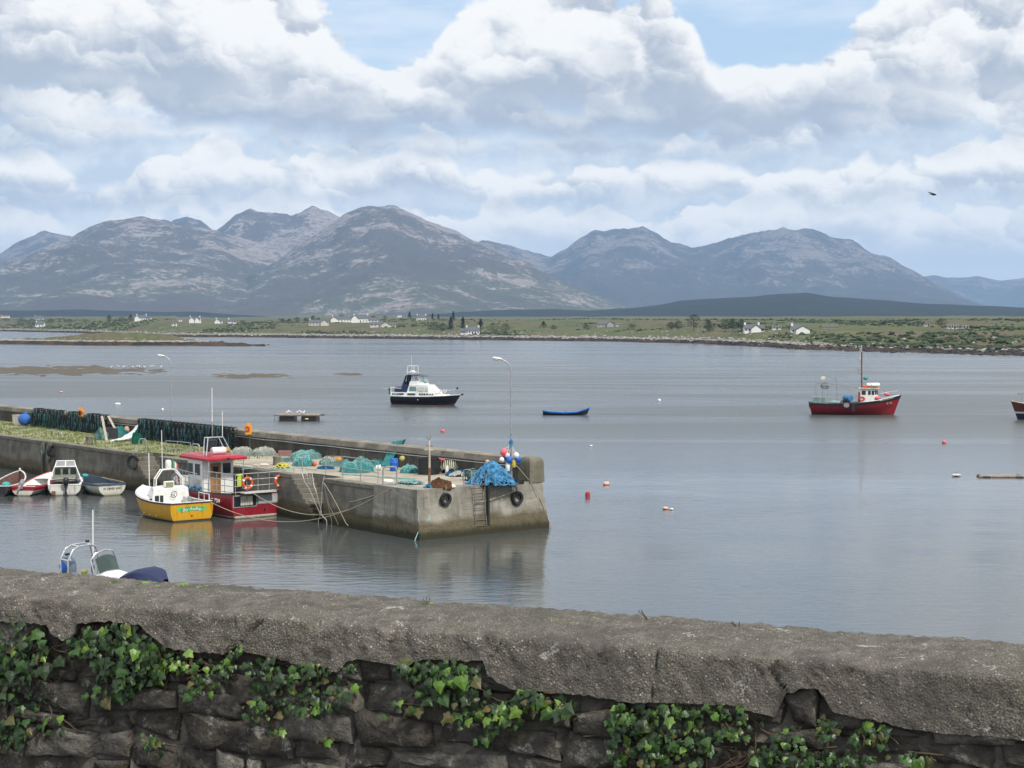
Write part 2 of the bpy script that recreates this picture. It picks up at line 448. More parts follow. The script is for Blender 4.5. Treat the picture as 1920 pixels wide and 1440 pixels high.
mountain('mountain', [(380, 592), (450, 545), (520, 490), (580, 450), (625, 424), (655, 400), (680, 393), (700, 389), (735, 389), (765, 402), (800, 417), (850, 432), (900, 452), (950, 476), (1000, 503), (1060, 530), (1120, 554), (1190, 574), (1300, 594)], 8600, mt_near, 3000, 1800, seed=5.6, nx=380, ny=110)
mountain('mountain', [(780, 520), (860, 470), (905, 453), (950, 461), (1000, 473), (1032, 481), (1060, 468), (1090, 447), (1118, 434), (1135, 437), (1165, 433), (1205, 426), (1228, 438), (1258, 454), (1295, 467), (1330, 461), (1370, 450), (1400, 441), (1445, 436), (1462, 430), (1490, 430), (1540, 437), (1590, 451), (1650, 477), (1700, 502), (1750, 528), (1800, 556), (1860, 590)], 11800, mt_far, 3200, 2000, seed=6.2, nx=380, ny=100, spur=.2)
mountain('mountain', [(1560, 580), (1640, 545), (1700, 524), (1745, 517), (1790, 522), (1830, 519), (1870, 527), (1920, 521), (2000, 530), (2150, 505), (2350, 540), (2700, 590)], 16000, mt_far, 3000, 2000, seed=7.9, nx=160, ny=50)
mountain('forested_hill', [(760, 597), (840, 588), (900, 580), (960, 578), (1040, 577), (1100, 580), (1180, 575), (1230, 570), (1280, 561), (1340, 557), (1400, 554), (1470, 548), (1510, 546), (1560, 554), (1650, 560), (1750, 567), (1850, 571), (1920, 574), (2100, 582), (2500, 595)], 4600, mt_forest, 1500, 900, seed=8.8, nx=420, ny=60, rough=.28)
mountain('forested_hill', [(-500, 590), (-100, 582), (0, 580), (90, 579), (150, 578), (210, 580), (300, 583), (360, 582), (450, 588), (560, 597)], 4600, mt_forest, 700, 500, seed=9.8, nx=160, ny=30, rough=.2)

# ---------------------------------------------------------------- far shore
SHORE = [(-900, 617), (-300, 619), (0, 621), (140, 624), (190, 626), (330, 632), (480, 632.5), (700, 635), (900, 637.5), (1100, 639.5), (1230, 642), (1330, 645), (1420, 650), (1520, 656), (1700, 661), (1920, 667), (2300, 680), (2900, 700)]
def shoreY(px):
    y = interp(SHORE, px); Y = CAMZ * FPX / (y - 600)
    return Y * (1 + .012 * fbm(px / 35, 3.3, 0, 4))
RISE = [(-60, -1.5), (0, -.15), (7, .8), (16, 1.5), (26, 2.2), (45, 2.9), (150, 5.5), (400, 10.0), (900, 12.5), (2500, 18), (4600, 26), (7000, 32)]
def landz(X, Y):
    px = 960 + X / Y * FPX
    d = Y - shoreY(px)
    k = 1.0 if px < 1300 else 1 + min(1, (px - 1300) / 500) * .35          # the right bank is wider and shows more foreshore
    z = interp([(a * (2.6 if a < 30 and px > 1380 else 1), b) for a, b in RISE], d)
    a = max(0, min(1, d / 120))
    z += a * (1.7 * fbm(X / 95, Y / 240, 1.1, 4) + 1.3 * fbm(X / 330, Y / 700, 4.4, 3))
    if d < 45: z += .35 * fbm(X / 6, Y / 9, 7.7, 3) * max(0, min(1, d / 6))
    if px < 520: z += a * (-1.2 if px > 330 else 1.5)
    return z
def land_point(px, py):
    """where the sight line through a point of the photograph meets the far land"""
    r = ray(px, py); Y = shoreY(px) + 2
    while Y < 4000:
        p = Vector((0, 0, CAMZ)) + r * (Y / r.y)
        if p.z <= landz(p.x, Y): return p
        Y += 6
    Y = shoreY(px) + 420; X = (px - 960) / FPX * Y
    return Vector((X, Y, landz(X, Y)))
def land_mat(name='moor_grass', shore=True):
    m, n, b = newmat(name)
    g = n.n.new('ShaderNodeNewGeometry'); P = g.outputs['Position']; z = n.xyz(P)[2]
    f1 = n.noise(n.vmath('MULTIPLY', P, (1, .45, 1)), .012, 6, .65); f2 = n.noise(n.vmath('MULTIPLY', P, (1, .5, 1)), .06, 6, .65, dist=.5); f3 = n.noise(P, .45, 4, .6)
    c = n.mix(n.smooth(f1, .40, .58), (.125, .098, .058), (.098, .112, .040))
    c = n.mix(n.smooth(f2, .50, .62), c, (.065, .088, .034))
    c = n.mix(n.smooth(f2, .42, .32), c, (.16, .15, .07))
    c = n.mix(n.mul(n.smooth(f3, .62, .72), .8), c, (.27, .26, .23))
    c = n.mix(n.smooth(n.add(f3, n.smooth(z, 1.3, 3.4, .32, -.35)), .5, .62), c, (.33, .31, .28))
    wet = n.smooth(n.add(z, n.mul(n.sub(f3, .5), 1.6)), 1.55, 1.85, 1, 0)
    weed = n.mix(n.smooth(f2, .42, .6), (.030, .022, .017), (.075, .046, .020))
    c = n.mix(wet, c, weed)
    n.put(b.inputs['Base Color'], c); b.inputs['Roughness'].default_value = .9; b.inputs['Specular IOR Level'].default_value = .15
    bp = n.n.new('ShaderNodeBump'); bp.inputs['Distance'].default_value = .9; n.put(bp.inputs['Height'], n.add(f3, n.mul(f2, 2))); n.put(b.inputs['Normal'], bp.outputs[0])
    return m
m_land = land_mat()
def build_land():
    ds = [-40, -8, -2, 0, 2, 4, 7, 10, 13, 16, 20, 25, 30, 36, 44, 54, 66, 80, 96, 115, 136, 160, 186, 215, 248, 285, 326, 372, 424, 482, 548, 622, 706, 800, 910, 1040, 1200, 1400, 1650, 2000, 2500, 3200, 4200, 5600, 7500]
    pxs = [x for x in range(-1500, -60, 24)] + [x for x in range(-60, 1990, 5)] + [x for x in range(1990, 3500, 24)]
    rows = []
    for d in ds:
        row = []
        for px in pxs:
            Y = shoreY(px) + d; X = (px - 960) / FPX * Y
            row.append((X, Y, landz(X, Y)))
        rows.append(row)
    tag(link('far_shore_land', MB().grid(rows).mesh('far_shore_land', m_land, True)), kind='structure')
build_land()

LUMP = None
def lump_pts():
    bm = bmesh.new(); bmesh.ops.create_icosphere(bm, subdivisions=1, radius=1)
    v = [p.co.copy() for p in bm.verts]; f = [tuple(q.index for q in fc.verts) for fc in bm.faces]; bm.free(); return v, f
LV, LF = lump_pts()
def lumps(name, spots, mat, jit=.35, seed=1, kind='stuff'):
    """many small rocks or bushes as one mass"""
    rnd = random.Random(seed); V = []; F = []
    for (x, y, z, rx, ry, rz) in spots:
        b = len(V); a = rnd.uniform(0, 6.28); ca, sa = math.cos(a), math.sin(a)
        for p in LV:
            k = 1 + rnd.uniform(-jit, jit); qx, qy, qz = p.x * rx * k, p.y * ry * k, p.z * rz * k
            V.append((x + qx * ca - qy * sa, y + qx * sa + qy * ca, z + qz))
        F += [tuple(b + i for i in f) for f in LF]
    me = bpy.data.meshes.new(name); me.from_pydata(V, [], F); me.materials.append(mat); me.update()
    return tag(link(name, me), kind=kind)
m_rock = M('shore_rock', (.30, .285, .26), .9, .4, .6, spec=.2)
m_weedrock = M('weed_rock', (.032, .024, .018), .7, .5, .5, spec=.3)
m_gorse = M('gorse_leaf', (.050, .066, .030), .9, .45, .25, spec=.15)
def scatter_shore():
    rnd = random.Random(11); rock, weed, bush = [], [], []
    for i in range(2600):
        px = rnd.uniform(-250, 2150); Y0 = shoreY(px)
        d = rnd.gauss(24, 6) * (1.9 if px > 1380 else 1) if rnd.random() < .8 else rnd.uniform(30, 120)
        Y = Y0 + max(12, d); X = (px - 960) / FPX * Y; s = rnd.uniform(.25, 1.0) * (1.0 if d < 40 else .8)
        rock.append((X, Y, landz(X, Y) + s * .15, s * rnd.uniform(.8, 1.8), s, s * .6))
    for i in range(2200):
        px = rnd.uniform(-250, 2150); Y0 = shoreY(px)
        d = rnd.uniform(-3, 15) * (2.2 if px > 1380 else 1); Y = Y0 + d; X = (px - 960) / FPX * Y; s = rnd.uniform(.2, .75)
        weed.append((X, Y, max(0, landz(X, Y)) + s * .1, s * rnd.uniform(.9, 2.2), s * 1.2, s * .55))
    for i in range(8500):
        px = rnd.uniform(-250, 2150); Y0 = shoreY(px)
        d = 40 + rnd.random() ** 1.6 * 700; Y = Y0 + d; X = (px - 960) / FPX * Y
        cl = fbm(X / 60, Y / 150, 5.5, 3)
        if cl < .05: continue
        s = rnd.uniform(.3, .8) * (1 + min(1.2, 3.5 * (cl - .05)))
        bush.append((X, Y, landz(X, Y) + s * .25, s * rnd.uniform(.8, 1.8), s, s * rnd.uniform(.4, .75)))
    lumps('shore_rocks', rock, m_rock, .4, 3); lumps('shore_seaweed', weed, m_weedrock, .4, 4); lumps('gorse_scrub', bush, m_gorse, .45, 5)
scatter_shore()

# ---------------------------------------------------------------- low island and the seaweed banks
ISLF = [(-400, 644), (0, 645.5), (200, 647.5), (320, 648), (420, 649.5), (500, 650.5)]
ISLH = [(-400, 1.6), (-100, 2.0), (20, 2.0), (70, 2.6), (120, 3.4), (150, 4.9), (210, 5.6), (280, 5.4), (320, 4.4), (350, 2.8), (400, 1.5), (450, .7), (500, -.2)]
def build_island():
    rows = []; rock, weed = [], []; rnd = random.Random(5)
    for j in range(36):
        v = j / 35; row = []
        for px in range(-400, 520, 3):
            Yf = CAMZ * FPX / (interp(ISLF, px) - 600) * (1 + .006 * fbm(px / 25, 8, 0, 3)); Y = Yf + v * 90; X = (px - 960) / FPX * Y
            H = interp(ISLH, px) + .5 * fbm(px / 22, 1, 3, 4)
            prof = min(1, (v * 90 / 26)) ** .75 * (1 - max(0, (v - .6) / .4) ** 2)
            z = -.4 + (H + .4) * prof + .35 * fbm(X / 5, Y / 7, 2, 3) * min(1, v * 12)
            row.append((X, Y, z))
            if rnd.random() < .05 and 0 < z < 3.6:
                s = rnd.uniform(.2, .7); (weed if z < 1.7 else rock).append((X, Y, z, s * 1.6, s, s * .6))
        rows.append(row)
    tag(link('island', MB().grid(rows).mesh('island', m_land, True)), kind='structure')
    lumps('island_rocks', rock, m_rock, .4, 8); lumps('island_seaweed', weed, m_weedrock, .4, 9)
build_island()
m_kelp = M('kelp_bank', (.085, .060, .028), .6, .5, .35, c2=(.035, .028, .018), spec=.3)
def kelp(px0, px1, py0, py1, seed, h=.35):
    rows = []; cx, cy = (px0 + px1) / 2, (py0 + py1) / 2
    for j in range(24):
        row = []
        for i in range(120):
            u, v = i / 119 * 2 - 1, j / 23 * 2 - 1
            px, py = cx + u * (px1 - px0) / 2 * 1.1, cy - v * (py1 - py0) / 2 * 1.3
            p = atz(px, py, 0)
            e = 1 - (u * u * .9 + v * v) + .7 * fbm(px / 40 + seed, py / 3.5, seed, 4)
            row.append((p.x, p.y, -.25 + h * max(0, min(1.3, e)) + .16 * fbm(p.x / 1.6, p.y / 2.5, seed, 4)))
        rows.append(row)
    tag(link('seaweed_bank', MB().grid(rows).mesh('seaweed_bank', m_kelp, True)), kind='structure')
kelp(-140, 312, 687, 703, 1.0, .6); kelp(385, 560, 700, 710, 2.0, .42); kelp(622, 690, 700, 704, 3.0, .36)

# ---------------------------------------------------------------- houses on the far shore
m_white = M('white_render', (.78, .77, .74), .85, .06, .5)
m_cream = M('cream_render', (.60, .56, .46), .85, .08, .5)
m_greyw = M('grey_render', (.34, .34, .33), .85, .08, .5)
m_slate = M('slate_roof', (.105, .11, .12), .7, .2, 1.2)
m_redroof = M('red_tin_roof', (.27, .085, .06), .7, .2, 1.2)
m_dark = M('dark_opening', (.02, .022, .025), .25, .2, 2)
m_frame = M('window_frame_white', (.75, .75, .73), .5, .05, 2)
def house(px, py, wpx, label, h=2.9, dep=7, rh=2.4, rz=0, wall=None, roof=None, nwin=4, chim=2, wing=None, gable=None, name='house', hp=None):
    p = land_point(px, py); s = FPX / p.y; W = wpx / s; dep = min(dep, max(4, W * .7))
    if hp: h, rh = hp / s * .52, hp / s * .48
    z0 = landz(p.x, p.y) - .5; h += .5
    t = thing(name, label, 'house', (p.x, p.y + dep / 2, z0), rz, 'houses on the far shore')
    wall = wall or m_white; roof = roof or m_slate
    def block(W, dep, h, rh, x=0, y=0, turn=False, nw=4, door=True, chim=2):
        def T(a, b, c): return (x + (b if turn else a), y + (-a if turn else b), c)
        hw, hd = W / 2, dep / 2
        mb = MB()
        mb.poly([T(-hw, -hd, 0), T(hw, -hd, 0), T(hw, -hd, h), T(-hw, -hd, h)]); mb.poly([T(hw, hd, 0), T(-hw, hd, 0), T(-hw, hd, h), T(hw, hd, h)])
        mb.poly([T(hw, -hd, 0), T(hw, hd, 0), T(hw, hd, h), T(hw, 0, h + rh), T(hw, -hd, h)]); mb.poly([T(-hw, hd, 0), T(-hw, -hd, 0), T(-hw, -hd, h), T(-hw, 0, h + rh), T(-hw, hd, h)])
        mb.build('wall', wall, t)
        e = .3; k = rh / hd * e; mr = MB()
        for sg in (-1, 1):
            a, b, c, d = T(-hw - e, sg * (hd + e), h - k), T(hw + e, sg * (hd + e), h - k), T(hw + e, 0, h + rh), T(-hw - e, 0, h + rh)
            up = lambda q: (q[0], q[1], q[2] + .16)
            mr.poly([up(a), up(b), up(c), up(d)] if sg < 0 else [up(b), up(a), up(d), up(c)]); mr.poly([a, b, up(b), up(a)]); mr.poly([d, c, b, a])
        rf = mr.build('roof', roof, t)
        xs = [-hw + .6, hw - .6][:chim] if chim < 3 else [-hw + .6, 0, hw - .6]
        for cxx in xs:
            mc = MB(); mc.box(T(cxx, 0, h + rh + .3), (.9, .9, 1.5)); mc.box(T(cxx, 0, h + rh + 1.12), (1.05, 1.05, .14)); mc.build('chimney', wall, rf)
        if nw:
            for i in range(nw):
                a = -hw + (i + .5) * W / nw
                isdoor = door and i == nw // 2
                wh, zc = (2.0, 1.5) if isdoor else (1.15, 1.95)
                o = MB(); o.box(T(a, -hd - .03, zc), ((1.0, .10, wh) if not turn else (.10, 1.0, wh)))
                fr = o.build('door' if isdoor else 'window', m_frame, t)
                g = MB(); g.box(T(a, -hd - .07, zc), ((.8, .06, wh - .2) if not turn else (.06, .8, wh - .2))); g.build('pane', m_dark, fr)
                if not isdoor and h > 4.4:
                    o = MB(); o.box(T(a, -hd - .03, zc + 2.5), ((1.0, .10, 1.1) if not turn else (.10, 1.0, 1.1))); fr = o.build('window', m_frame, t)
                    g = MB(); g.box(T(a, -hd - .07, zc + 2.5), ((.8, .06, .9) if not turn else (.06, .8, .9))); g.build('pane', m_dark, fr)
    block(W, dep, h, rh, nw=nwin, chim=chim)
    if gable is not None:
        for (gx, gw) in gable: block(dep * .9, gw, h * .98, rh * .92, gx * W, -dep * .35, True, 0, False, 0)
    if wing:
        for (sx, ww, hh) in wing: block(ww / s, dep * .8, hh + .5, rh * .7, sx * (W / 2 + ww / s / 2 - .1), .4, False, 3, False, 0)
    return t
house(74, 613, 16, 'small white cottage behind the pale rocky beach at far left', 2.6, 7, 2.6, nwin=3, chim=1)
house(72, 593, 16, 'grey roofed house among bushes above the far left beach', 3, 7, 2.6, wall=m_greyw, nwin=3, chim=1)
house(48, 594, 11, 'smaller grey house left of its neighbour above the far left beach', 2.8, 6, 2.2, wall=m_greyw, nwin=2, chim=0)
house(9, 596, 16, 'low house with a red roof at the left edge of the far shore', 2.6, 6, 2, roof=m_redroof, nwin=3, chim=1)
house(264, 602, 20, 'white house with clustered gables beside dark trees left of the island', 4.8, 7, 2.6, nwin=4, chim=2, gable=[(-.3, 5)], wing=[(1, 8, 2.6)], hp=11)
house(334, 603, 12, 'long low white building in the fields below the twin gabled house', 2.0, 5, .9, nwin=3, chim=0)
house(326, 611, 8, 'tiny low white shed near the water beyond the island', 1.9, 4, .8, nwin=2, chim=0)
house(365, 593, 20, 'white house with two gables on the ridge beneath the left mountain', 3.4, 7, 3.0, nwin=3, chim=2, gable=[(-.22, 5), (.28, 4)], hp=11)
house(410, 593, 12, 'white gabled house on the ridge, left of a smaller one', 3, 6, 3.2, nwin=3, chim=1, gable=[(-.15, 5)], hp=9)
house(433, 593, 11, 'smaller white house on the ridge, right of the gabled one', 2.8, 6, 2.6, nwin=2, chim=1, wing=[(1, 4, 2)], hp=8)
house(597, 611, 36, 'cream bungalow with grey roof, left below the long white house', 3, 8, 2.6, wall=m_cream, nwin=6, chim=1, gable=[(.32, 6)], hp=11)
house(641, 604, 38, 'long low white house with a gable end, left of the tall chimneyed one', 3, 6, 2.4, nwin=7, chim=1, gable=[(-.38, 6)], hp=10)
house(676, 605, 28, 'white house with gable and chimneys at the centre of the far shore', 4.2, 8, 3.4, nwin=5, chim=2, gable=[(-.36, 6)], wing=[(1, 18, 2)], hp=14)
house(711, 614, 34, 'cream bungalow with gabled end, right below the white house', 3, 8, 2.6, wall=m_cream, nwin=5, chim=1, gable=[(.36, 6)], wing=[(1, 13, 1.9)], hp=10)
house(749, 595, 8, 'lone small white gable on the skyline left of dark conifers', 3, 5, 2.8, nwin=2, chim=0, hp=7)
house(790, 601, 18, 'two storey white house standing beside the dark conifers', 4.8, 7, 2.2, nwin=4, chim=2, hp=10)
house(886, 628, 26, 'white cottage with chimneys close above the rocky waterline', 3.2, 7, 3.0, nwin=5, chim=2, wing=[(-1, 10, 2.2)], hp=14)
house(1133, 614, 26, 'grey house with slate roof below the forested hill', 2.8, 8, 2.8, wall=m_greyw, nwin=4, chim=0, gable=[(.42, 5)], hp=12)
house(1160, 612, 10, 'small white outbuilding right of the grey slate roofed house', 2.6, 5, .8, nwin=2, chim=0, hp=5)
house(1411, 624, 30, 'white house with grey roof and porch gable on the right shore', 3.2, 8, 3.4, nwin=5, chim=2, gable=[(.2, 5)], wing=[(1, 8, 2.4)], hp=15)
house(1457, 619, 16, 'low white house between the two larger houses on the right shore', 2.2, 6, 1.4, nwin=3, chim=0, hp=7)
house(1497, 627, 26, 'white gable ended house with slate roof right of the low one', 3.4, 8, 4.0, nwin=4, chim=1, gable=[(.3, 6.5)], hp=16)
house(1557, 616, 30, 'long dark low shed on the open moor', 1.8, 7, 1.0, wall=m_greyw, nwin=0, chim=0, hp=5)
house(1739, 612, 9, 'small white house half behind scrub on the right headland', 2.6, 6, 1.6, nwin=2, chim=0, hp=6)
house(1788, 617, 19, 'long low white house on the right headland', 2.8, 7, .9, nwin=4, chim=0, hp=7)
house(1811, 618, 11, 'white gabled annexe at the right end of the headland houses', 2.9, 7, 1.8, nwin=2, chim=0, hp=7)

# ---------------------------------------------------------------- trees, telegraph poles
m_bark = M('bark', (.07, .055, .04), .95, .3, 3)
m_conifer = M('conifer_needles', (.020, .032, .020), .9, .4, .5, spec=.15)
m_leaf = M('tree_leaves', (.048, .070, .026), .85, .45, .4, spec=.2)
m_leaf2 = M('tree_leaves_dull', (.060, .066, .034), .85, .4, .4, spec=.2)
def tree(px, py, h, wid, kind, label, name='tree'):
    p = land_point(px, py); z0 = landz(p.x, p.y); rnd = random.Random(int(px * 7 + py))
    h *= .78; wid *= .85
    t = thing(name, label, 'tree', (p.x, p.y, z0 - .2), 0, 'trees on the far shore')
    tr = MB(); tr.tube([(0, 0, 0), (.1, 0, h * .35), (rnd.uniform(-.3, .3), .1, h * .8)], .022 * h + .05, 6, r2=.03)
    for k in range(5):
        a = rnd.uniform(0, 6.28); zz = h * rnd.uniform(.3, .65); tr.tube([(0, 0, zz), (math.cos(a) * wid * .3, math.sin(a) * wid * .3, zz + h * .12)], .05, 4, r2=.02)
    tr.build('trunk', m_bark, t)
    cr = MB(); N = 420
    for i in range(N):
        if kind == 'c':
            f = rnd.random() ** .7; zz = h * (.12 + .88 * f); rr = wid / 2 * (1 - f) ** .7 * rnd.uniform(.3, 1.1)
        else:
            f = rnd.random(); zz = h * (.22 + .78 * f); rr = wid / 2 * math.sin(math.pi * min(1, .15 + f * .85)) ** .6 * rnd.random() ** .4
            rr *= 1 + .45 * math.sin(5 * f + px) * math.cos(3 * rnd.random())
        a = rnd.uniform(0, 6.28); c = Vector((rr * math.cos(a), rr * math.sin(a), zz)); s = rnd.uniform(.18, .5) * (h / 8) ** .5
        u = Vector((rnd.gauss(0, 1), rnd.gauss(0, 1), rnd.gauss(0, .6))).normalized() * s; v = u.cross(Vector((rnd.gauss(0, 1), rnd.gauss(0, 1), 1))).normalized() * s * .8
        cr.poly([c - u, c - v * .8, c + u, c + v])
    cr.build('crown', {'c': m_conifer, 'd': m_leaf, 'o': m_leaf2}[kind], t)
    return t
TR = [(845, 622, 13, 6, 'c', 'tall dark conifer just left of the shore cottage'), (868, 620, 12, 5, 'c', 'dark conifer behind the roof of the shore cottage'), (901, 622, 11, 5.5, 'c', 'dark conifer just right of the shore cottage'),
      (815, 623, 9, 11, 'd', 'broad dark bush of a tree left of the shore cottage conifers'), (830, 624, 8, 9, 'd', 'rounded tree between the broad bush and the conifers'), (925, 624, 8, 12, 'd', 'light green rounded tree right of the shore cottage'), (948, 622, 7, 9, 'o', 'dull low tree right of the light green rounded one'),
      (768, 599, 10, 6, 'c', 'conifer left of the two storey white house'), (811, 600, 9, 4, 'c', 'narrow conifer right of the two storey white house'), (822, 600, 8, 4, 'c', 'second narrow conifer right of the two storey white house'), (850, 602, 11, 4, 'c', 'tall narrow conifer against the hill foot'),
      (530, 592, 5, 5, 'o', 'first tree of the skyline row above the cream bungalow'), (543, 592, 5, 6, 'o', 'second tree of the skyline row above the cream bungalow'), (557, 591, 7, 7, 'o', 'third tree of the skyline row above the cream bungalow'), (575, 592, 6, 8, 'o', 'fourth and broadest tree of the skyline row above the cream bungalow'), (587, 592, 8, 6, 'o', 'fifth tree of the skyline row, tallest of the five'), (597, 593, 6, 5, 'o', 'last tree of the skyline row above the cream bungalow'),
      (640, 599, 7, 9, 'd', 'green tree behind the long white house'), (700, 600, 6, 9, 'd', 'green tree behind the wing of the chimneyed white house'), (722, 598, 5, 7, 'd', 'small tree above the gabled cream bungalow'),
      (1019, 617, 7, 9, 'c', 'dark rounded bushy tree below the left end of the forest'), (1038, 618, 4, 6, 'd', 'small bush right of the dark rounded tree'), (1301, 619, 12, 10, 'o', 'tall loose tree left of the right shore houses'), (1272, 619, 7, 8, 'o', 'low loose tree left of the tall loose one'), (1258, 618, 6, 7, 'o', 'leftmost of the three loose trees on the right shore'),
      (1328, 620, 8, 7, 'o', 'thin tree just right of the tall loose one'), (1360, 622, 8, 8, 'd', 'dark tree left of the white porch house'), (1374, 621, 9, 7, 'd', 'taller dark tree left of the white porch house'), (1390, 620, 8, 6, 'd', 'dark tree close behind the white porch house'), (1330, 622, 5, 7, 'o', 'brownish bush before the thin tree'),
      (12, 604, 7, 12, 'd', 'broad tree at the left edge of the far shore'), (40, 603, 7, 14, 'd', 'broad tree below the smaller grey house'), (55, 608, 6, 12, 'd', 'dark bushy tree left of the small white cottage'), (95, 607, 6, 14, 'd', 'broad bushy tree right of the small white cottage'), (130, 606, 5, 15, 'd', 'low spreading tree further right of the small white cottage'),
      (160, 606, 5, 12, 'd', 'low spreading tree in the middle of the left thicket'), (205, 604, 9, 10, 'c', 'dark conifer left of the clustered white house'), (228, 604, 7, 12, 'd', 'leafy tree between conifer and clustered white house'), (245, 602, 9, 9, 'c', 'dark conifer close beside the clustered white house'), (455, 593, 4, 8, 'o', 'low tree at the right end of the ridge houses'),
      (1764, 613, 6, 8, 'd', 'green tree beside the long white headland house'), (1720, 614, 4, 9, 'o', 'low tree left of the small headland house'), (1100, 618, 4, 7, 'd', 'low bush left of the grey slate roofed house'), (1185, 616, 4, 7, 'd', 'low bush right of the white outbuilding')]
for a in TR: tree(*a)
m_pole = M('pole_timber', (.20, .17, .14), .9, .2, 3)
def telegraph(px, py, top, label):
    p = land_point(px, py); s = FPX / p.y; h = (py - top) / s
    t = thing('telegraph_pole', label, 'pole', (p.x, p.y, landz(p.x, p.y) - .3), 0, 'telegraph poles on the far shore')
    MB().tube([(0, 0, 0), (0, 0, h)], .22, 6, r2=.16).build('post', m_pole, t)
    b = MB(); b.box((0, 0, h - .5), (2.0, .16, .16)); b.build('crossarm', m_pole, t)
for a in [(992, 618, 596, 'telegraph pole right of the shore cottage trees'), (1084, 615, 599, 'telegraph pole left of the grey slate roofed house'), (1192, 612, 594, 'tall telegraph pole right of the white outbuilding'), (1200, 614, 604, 'short telegraph pole next to the tall one'), (1222, 615, 606, 'small telegraph pole further right of the short one'),
          (1291, 620, 606, 'telegraph pole before the tall loose tree'), (1486, 618, 599, 'telegraph pole behind the white gable ended house'), (1555, 620, 603, 'telegraph pole in front of the long dark shed'), (1645, 612, 589, 'tall telegraph pole alone on the right headland')]:
    telegraph(*a)

# ================================================================ the pier
ZQ = 2.65
PC = atz(785, 921, ZQ); PL = atz(0, 816, ZQ)
U = (PL - PC); U.z = 0; U.normalize(); W = Vector((-U.y, U.x, 0)) * -1
if W.x < 0: W = -W
UANG = math.atan2(U.y, U.x)
def pr(u, w, z=ZQ): return Vector((PC.x, PC.y, 0)) + U * u + W * w + Vector((0, 0, z))
def u_at(px, w, h=0):
    k = (px - 960) / FPX; b = PC + W * w
    # sight plane through the column px (pitch changes it only slightly)
    c = math.cos(PITCH)
    for it in range(3):
        pass
    return (k * b.y - b.x) / (U.x - k * U.y)
def dk(px, py, z=ZQ): return atz(px, py, z)
def conc_mat(name, c, dark, weed=True, rust=True, sc=1.0, streak=True, green=None, bump=.02):
    m, n, b = newmat(name)
    g = n.n.new('ShaderNodeNewGeometry'); P = g.outputs['Position']; z = n.xyz(P)[2]
    f1 = n.noise(P, .55 * sc, 6, .65); f2 = n.noise(n.vmath('MULTIPLY', P, (1, 1, .14)) if streak else P, 2.2 * sc, 5, .65); f3 = n.noise(P, 9 * sc, 5, .65)
    cc = n.mix(n.smooth(f1, .34, .66), dark, c)
    cc = n.mix(n.mul(n.smooth(f2, .50, .72), .62), cc, tuple(x * .38 for x in dark))
    cc = n.mix(n.mul(n.smooth(f2, .42, .26), .4), cc, tuple(min(1, x * 1.35) for x in c))
    cc = n.mix(n.mul(n.smooth(f3, .3, .7), .35), cc, tuple(x * .55 for x in c))
    f4 = n.noise(n.vmath('MULTIPLY', P, (.35, .35, 5.5)), 1.6 * sc, 5, .65)
    cc = n.mix(n.mul(n.smooth(f4, .56, .70), .45), cc, tuple(x * .5 for x in dark))
    cc = n.mix(n.mul(n.smooth(n.add(f4, n.mul(n.sub(f3, .5), .35)), .36, .28), .5), cc, tuple(min(1, x * 1.6) for x in c))
    cc = n.mix(n.mul(n.smooth(n.noise(P, 3.1 * sc, 6, .75, dist=.6), .66, .76), .6), cc, tuple(min(1, x * 1.9) for x in c))
    if green: cc = n.mix(n.smooth(n.noise(P, .9, 6, .7, dist=.8), green[1], green[1] + .10), cc, n.mix(n.smooth(f3, .35, .65), green[0], tuple(x * 1.7 for x in green[0])))
    if weed:
        zz = n.add(z, n.mul(n.sub(f1, .5), .9))
        cc = n.mix(n.smooth(zz, .80, 1.25, .85, 0), cc, n.mix(n.smooth(f3, .4, .6), (.070, .057, .027), (.125, .10, .05)))
        cc = n.mix(n.smooth(n.add(z, n.mul(n.sub(f2, .5), .6)), .18, .6, .9, 0), cc, (.032, .031, .016))
    n.put(b.inputs['Base Color'], cc); b.inputs['Roughness'].default_value = .88; b.inputs['Specular IOR Level'].default_value = .25
    bp = n.n.new('ShaderNodeBump'); bp.inputs['Distance'].default_value = bump; n.put(bp.inputs['Height'], n.add(f3, n.mul(f1, 1.5))); n.put(b.inputs['Normal'], bp.outputs[0])
    return m
m_quay = conc_mat('quay_stone', (.25, .228, .185), (.115, .103, .082))
m_end = conc_mat('pier_end_concrete', (.37, .35, .295), (.21, .195, .16))
m_cope = conc_mat('coping_concrete', (.25, .23, .19), (.15, .135, .11), weed=False, streak=False)
m_deck = conc_mat('pier_deck', (.50, .45, .36), (.34, .30, .23), weed=False, streak=False)
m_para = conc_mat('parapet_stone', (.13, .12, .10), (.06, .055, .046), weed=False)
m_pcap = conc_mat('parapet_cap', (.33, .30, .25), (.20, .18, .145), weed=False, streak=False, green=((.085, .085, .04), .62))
m_block = conc_mat('pier_head_block', (.22, .205, .155), (.12, .11, .08), weed=True, green=((.09, .10, .035), .60))
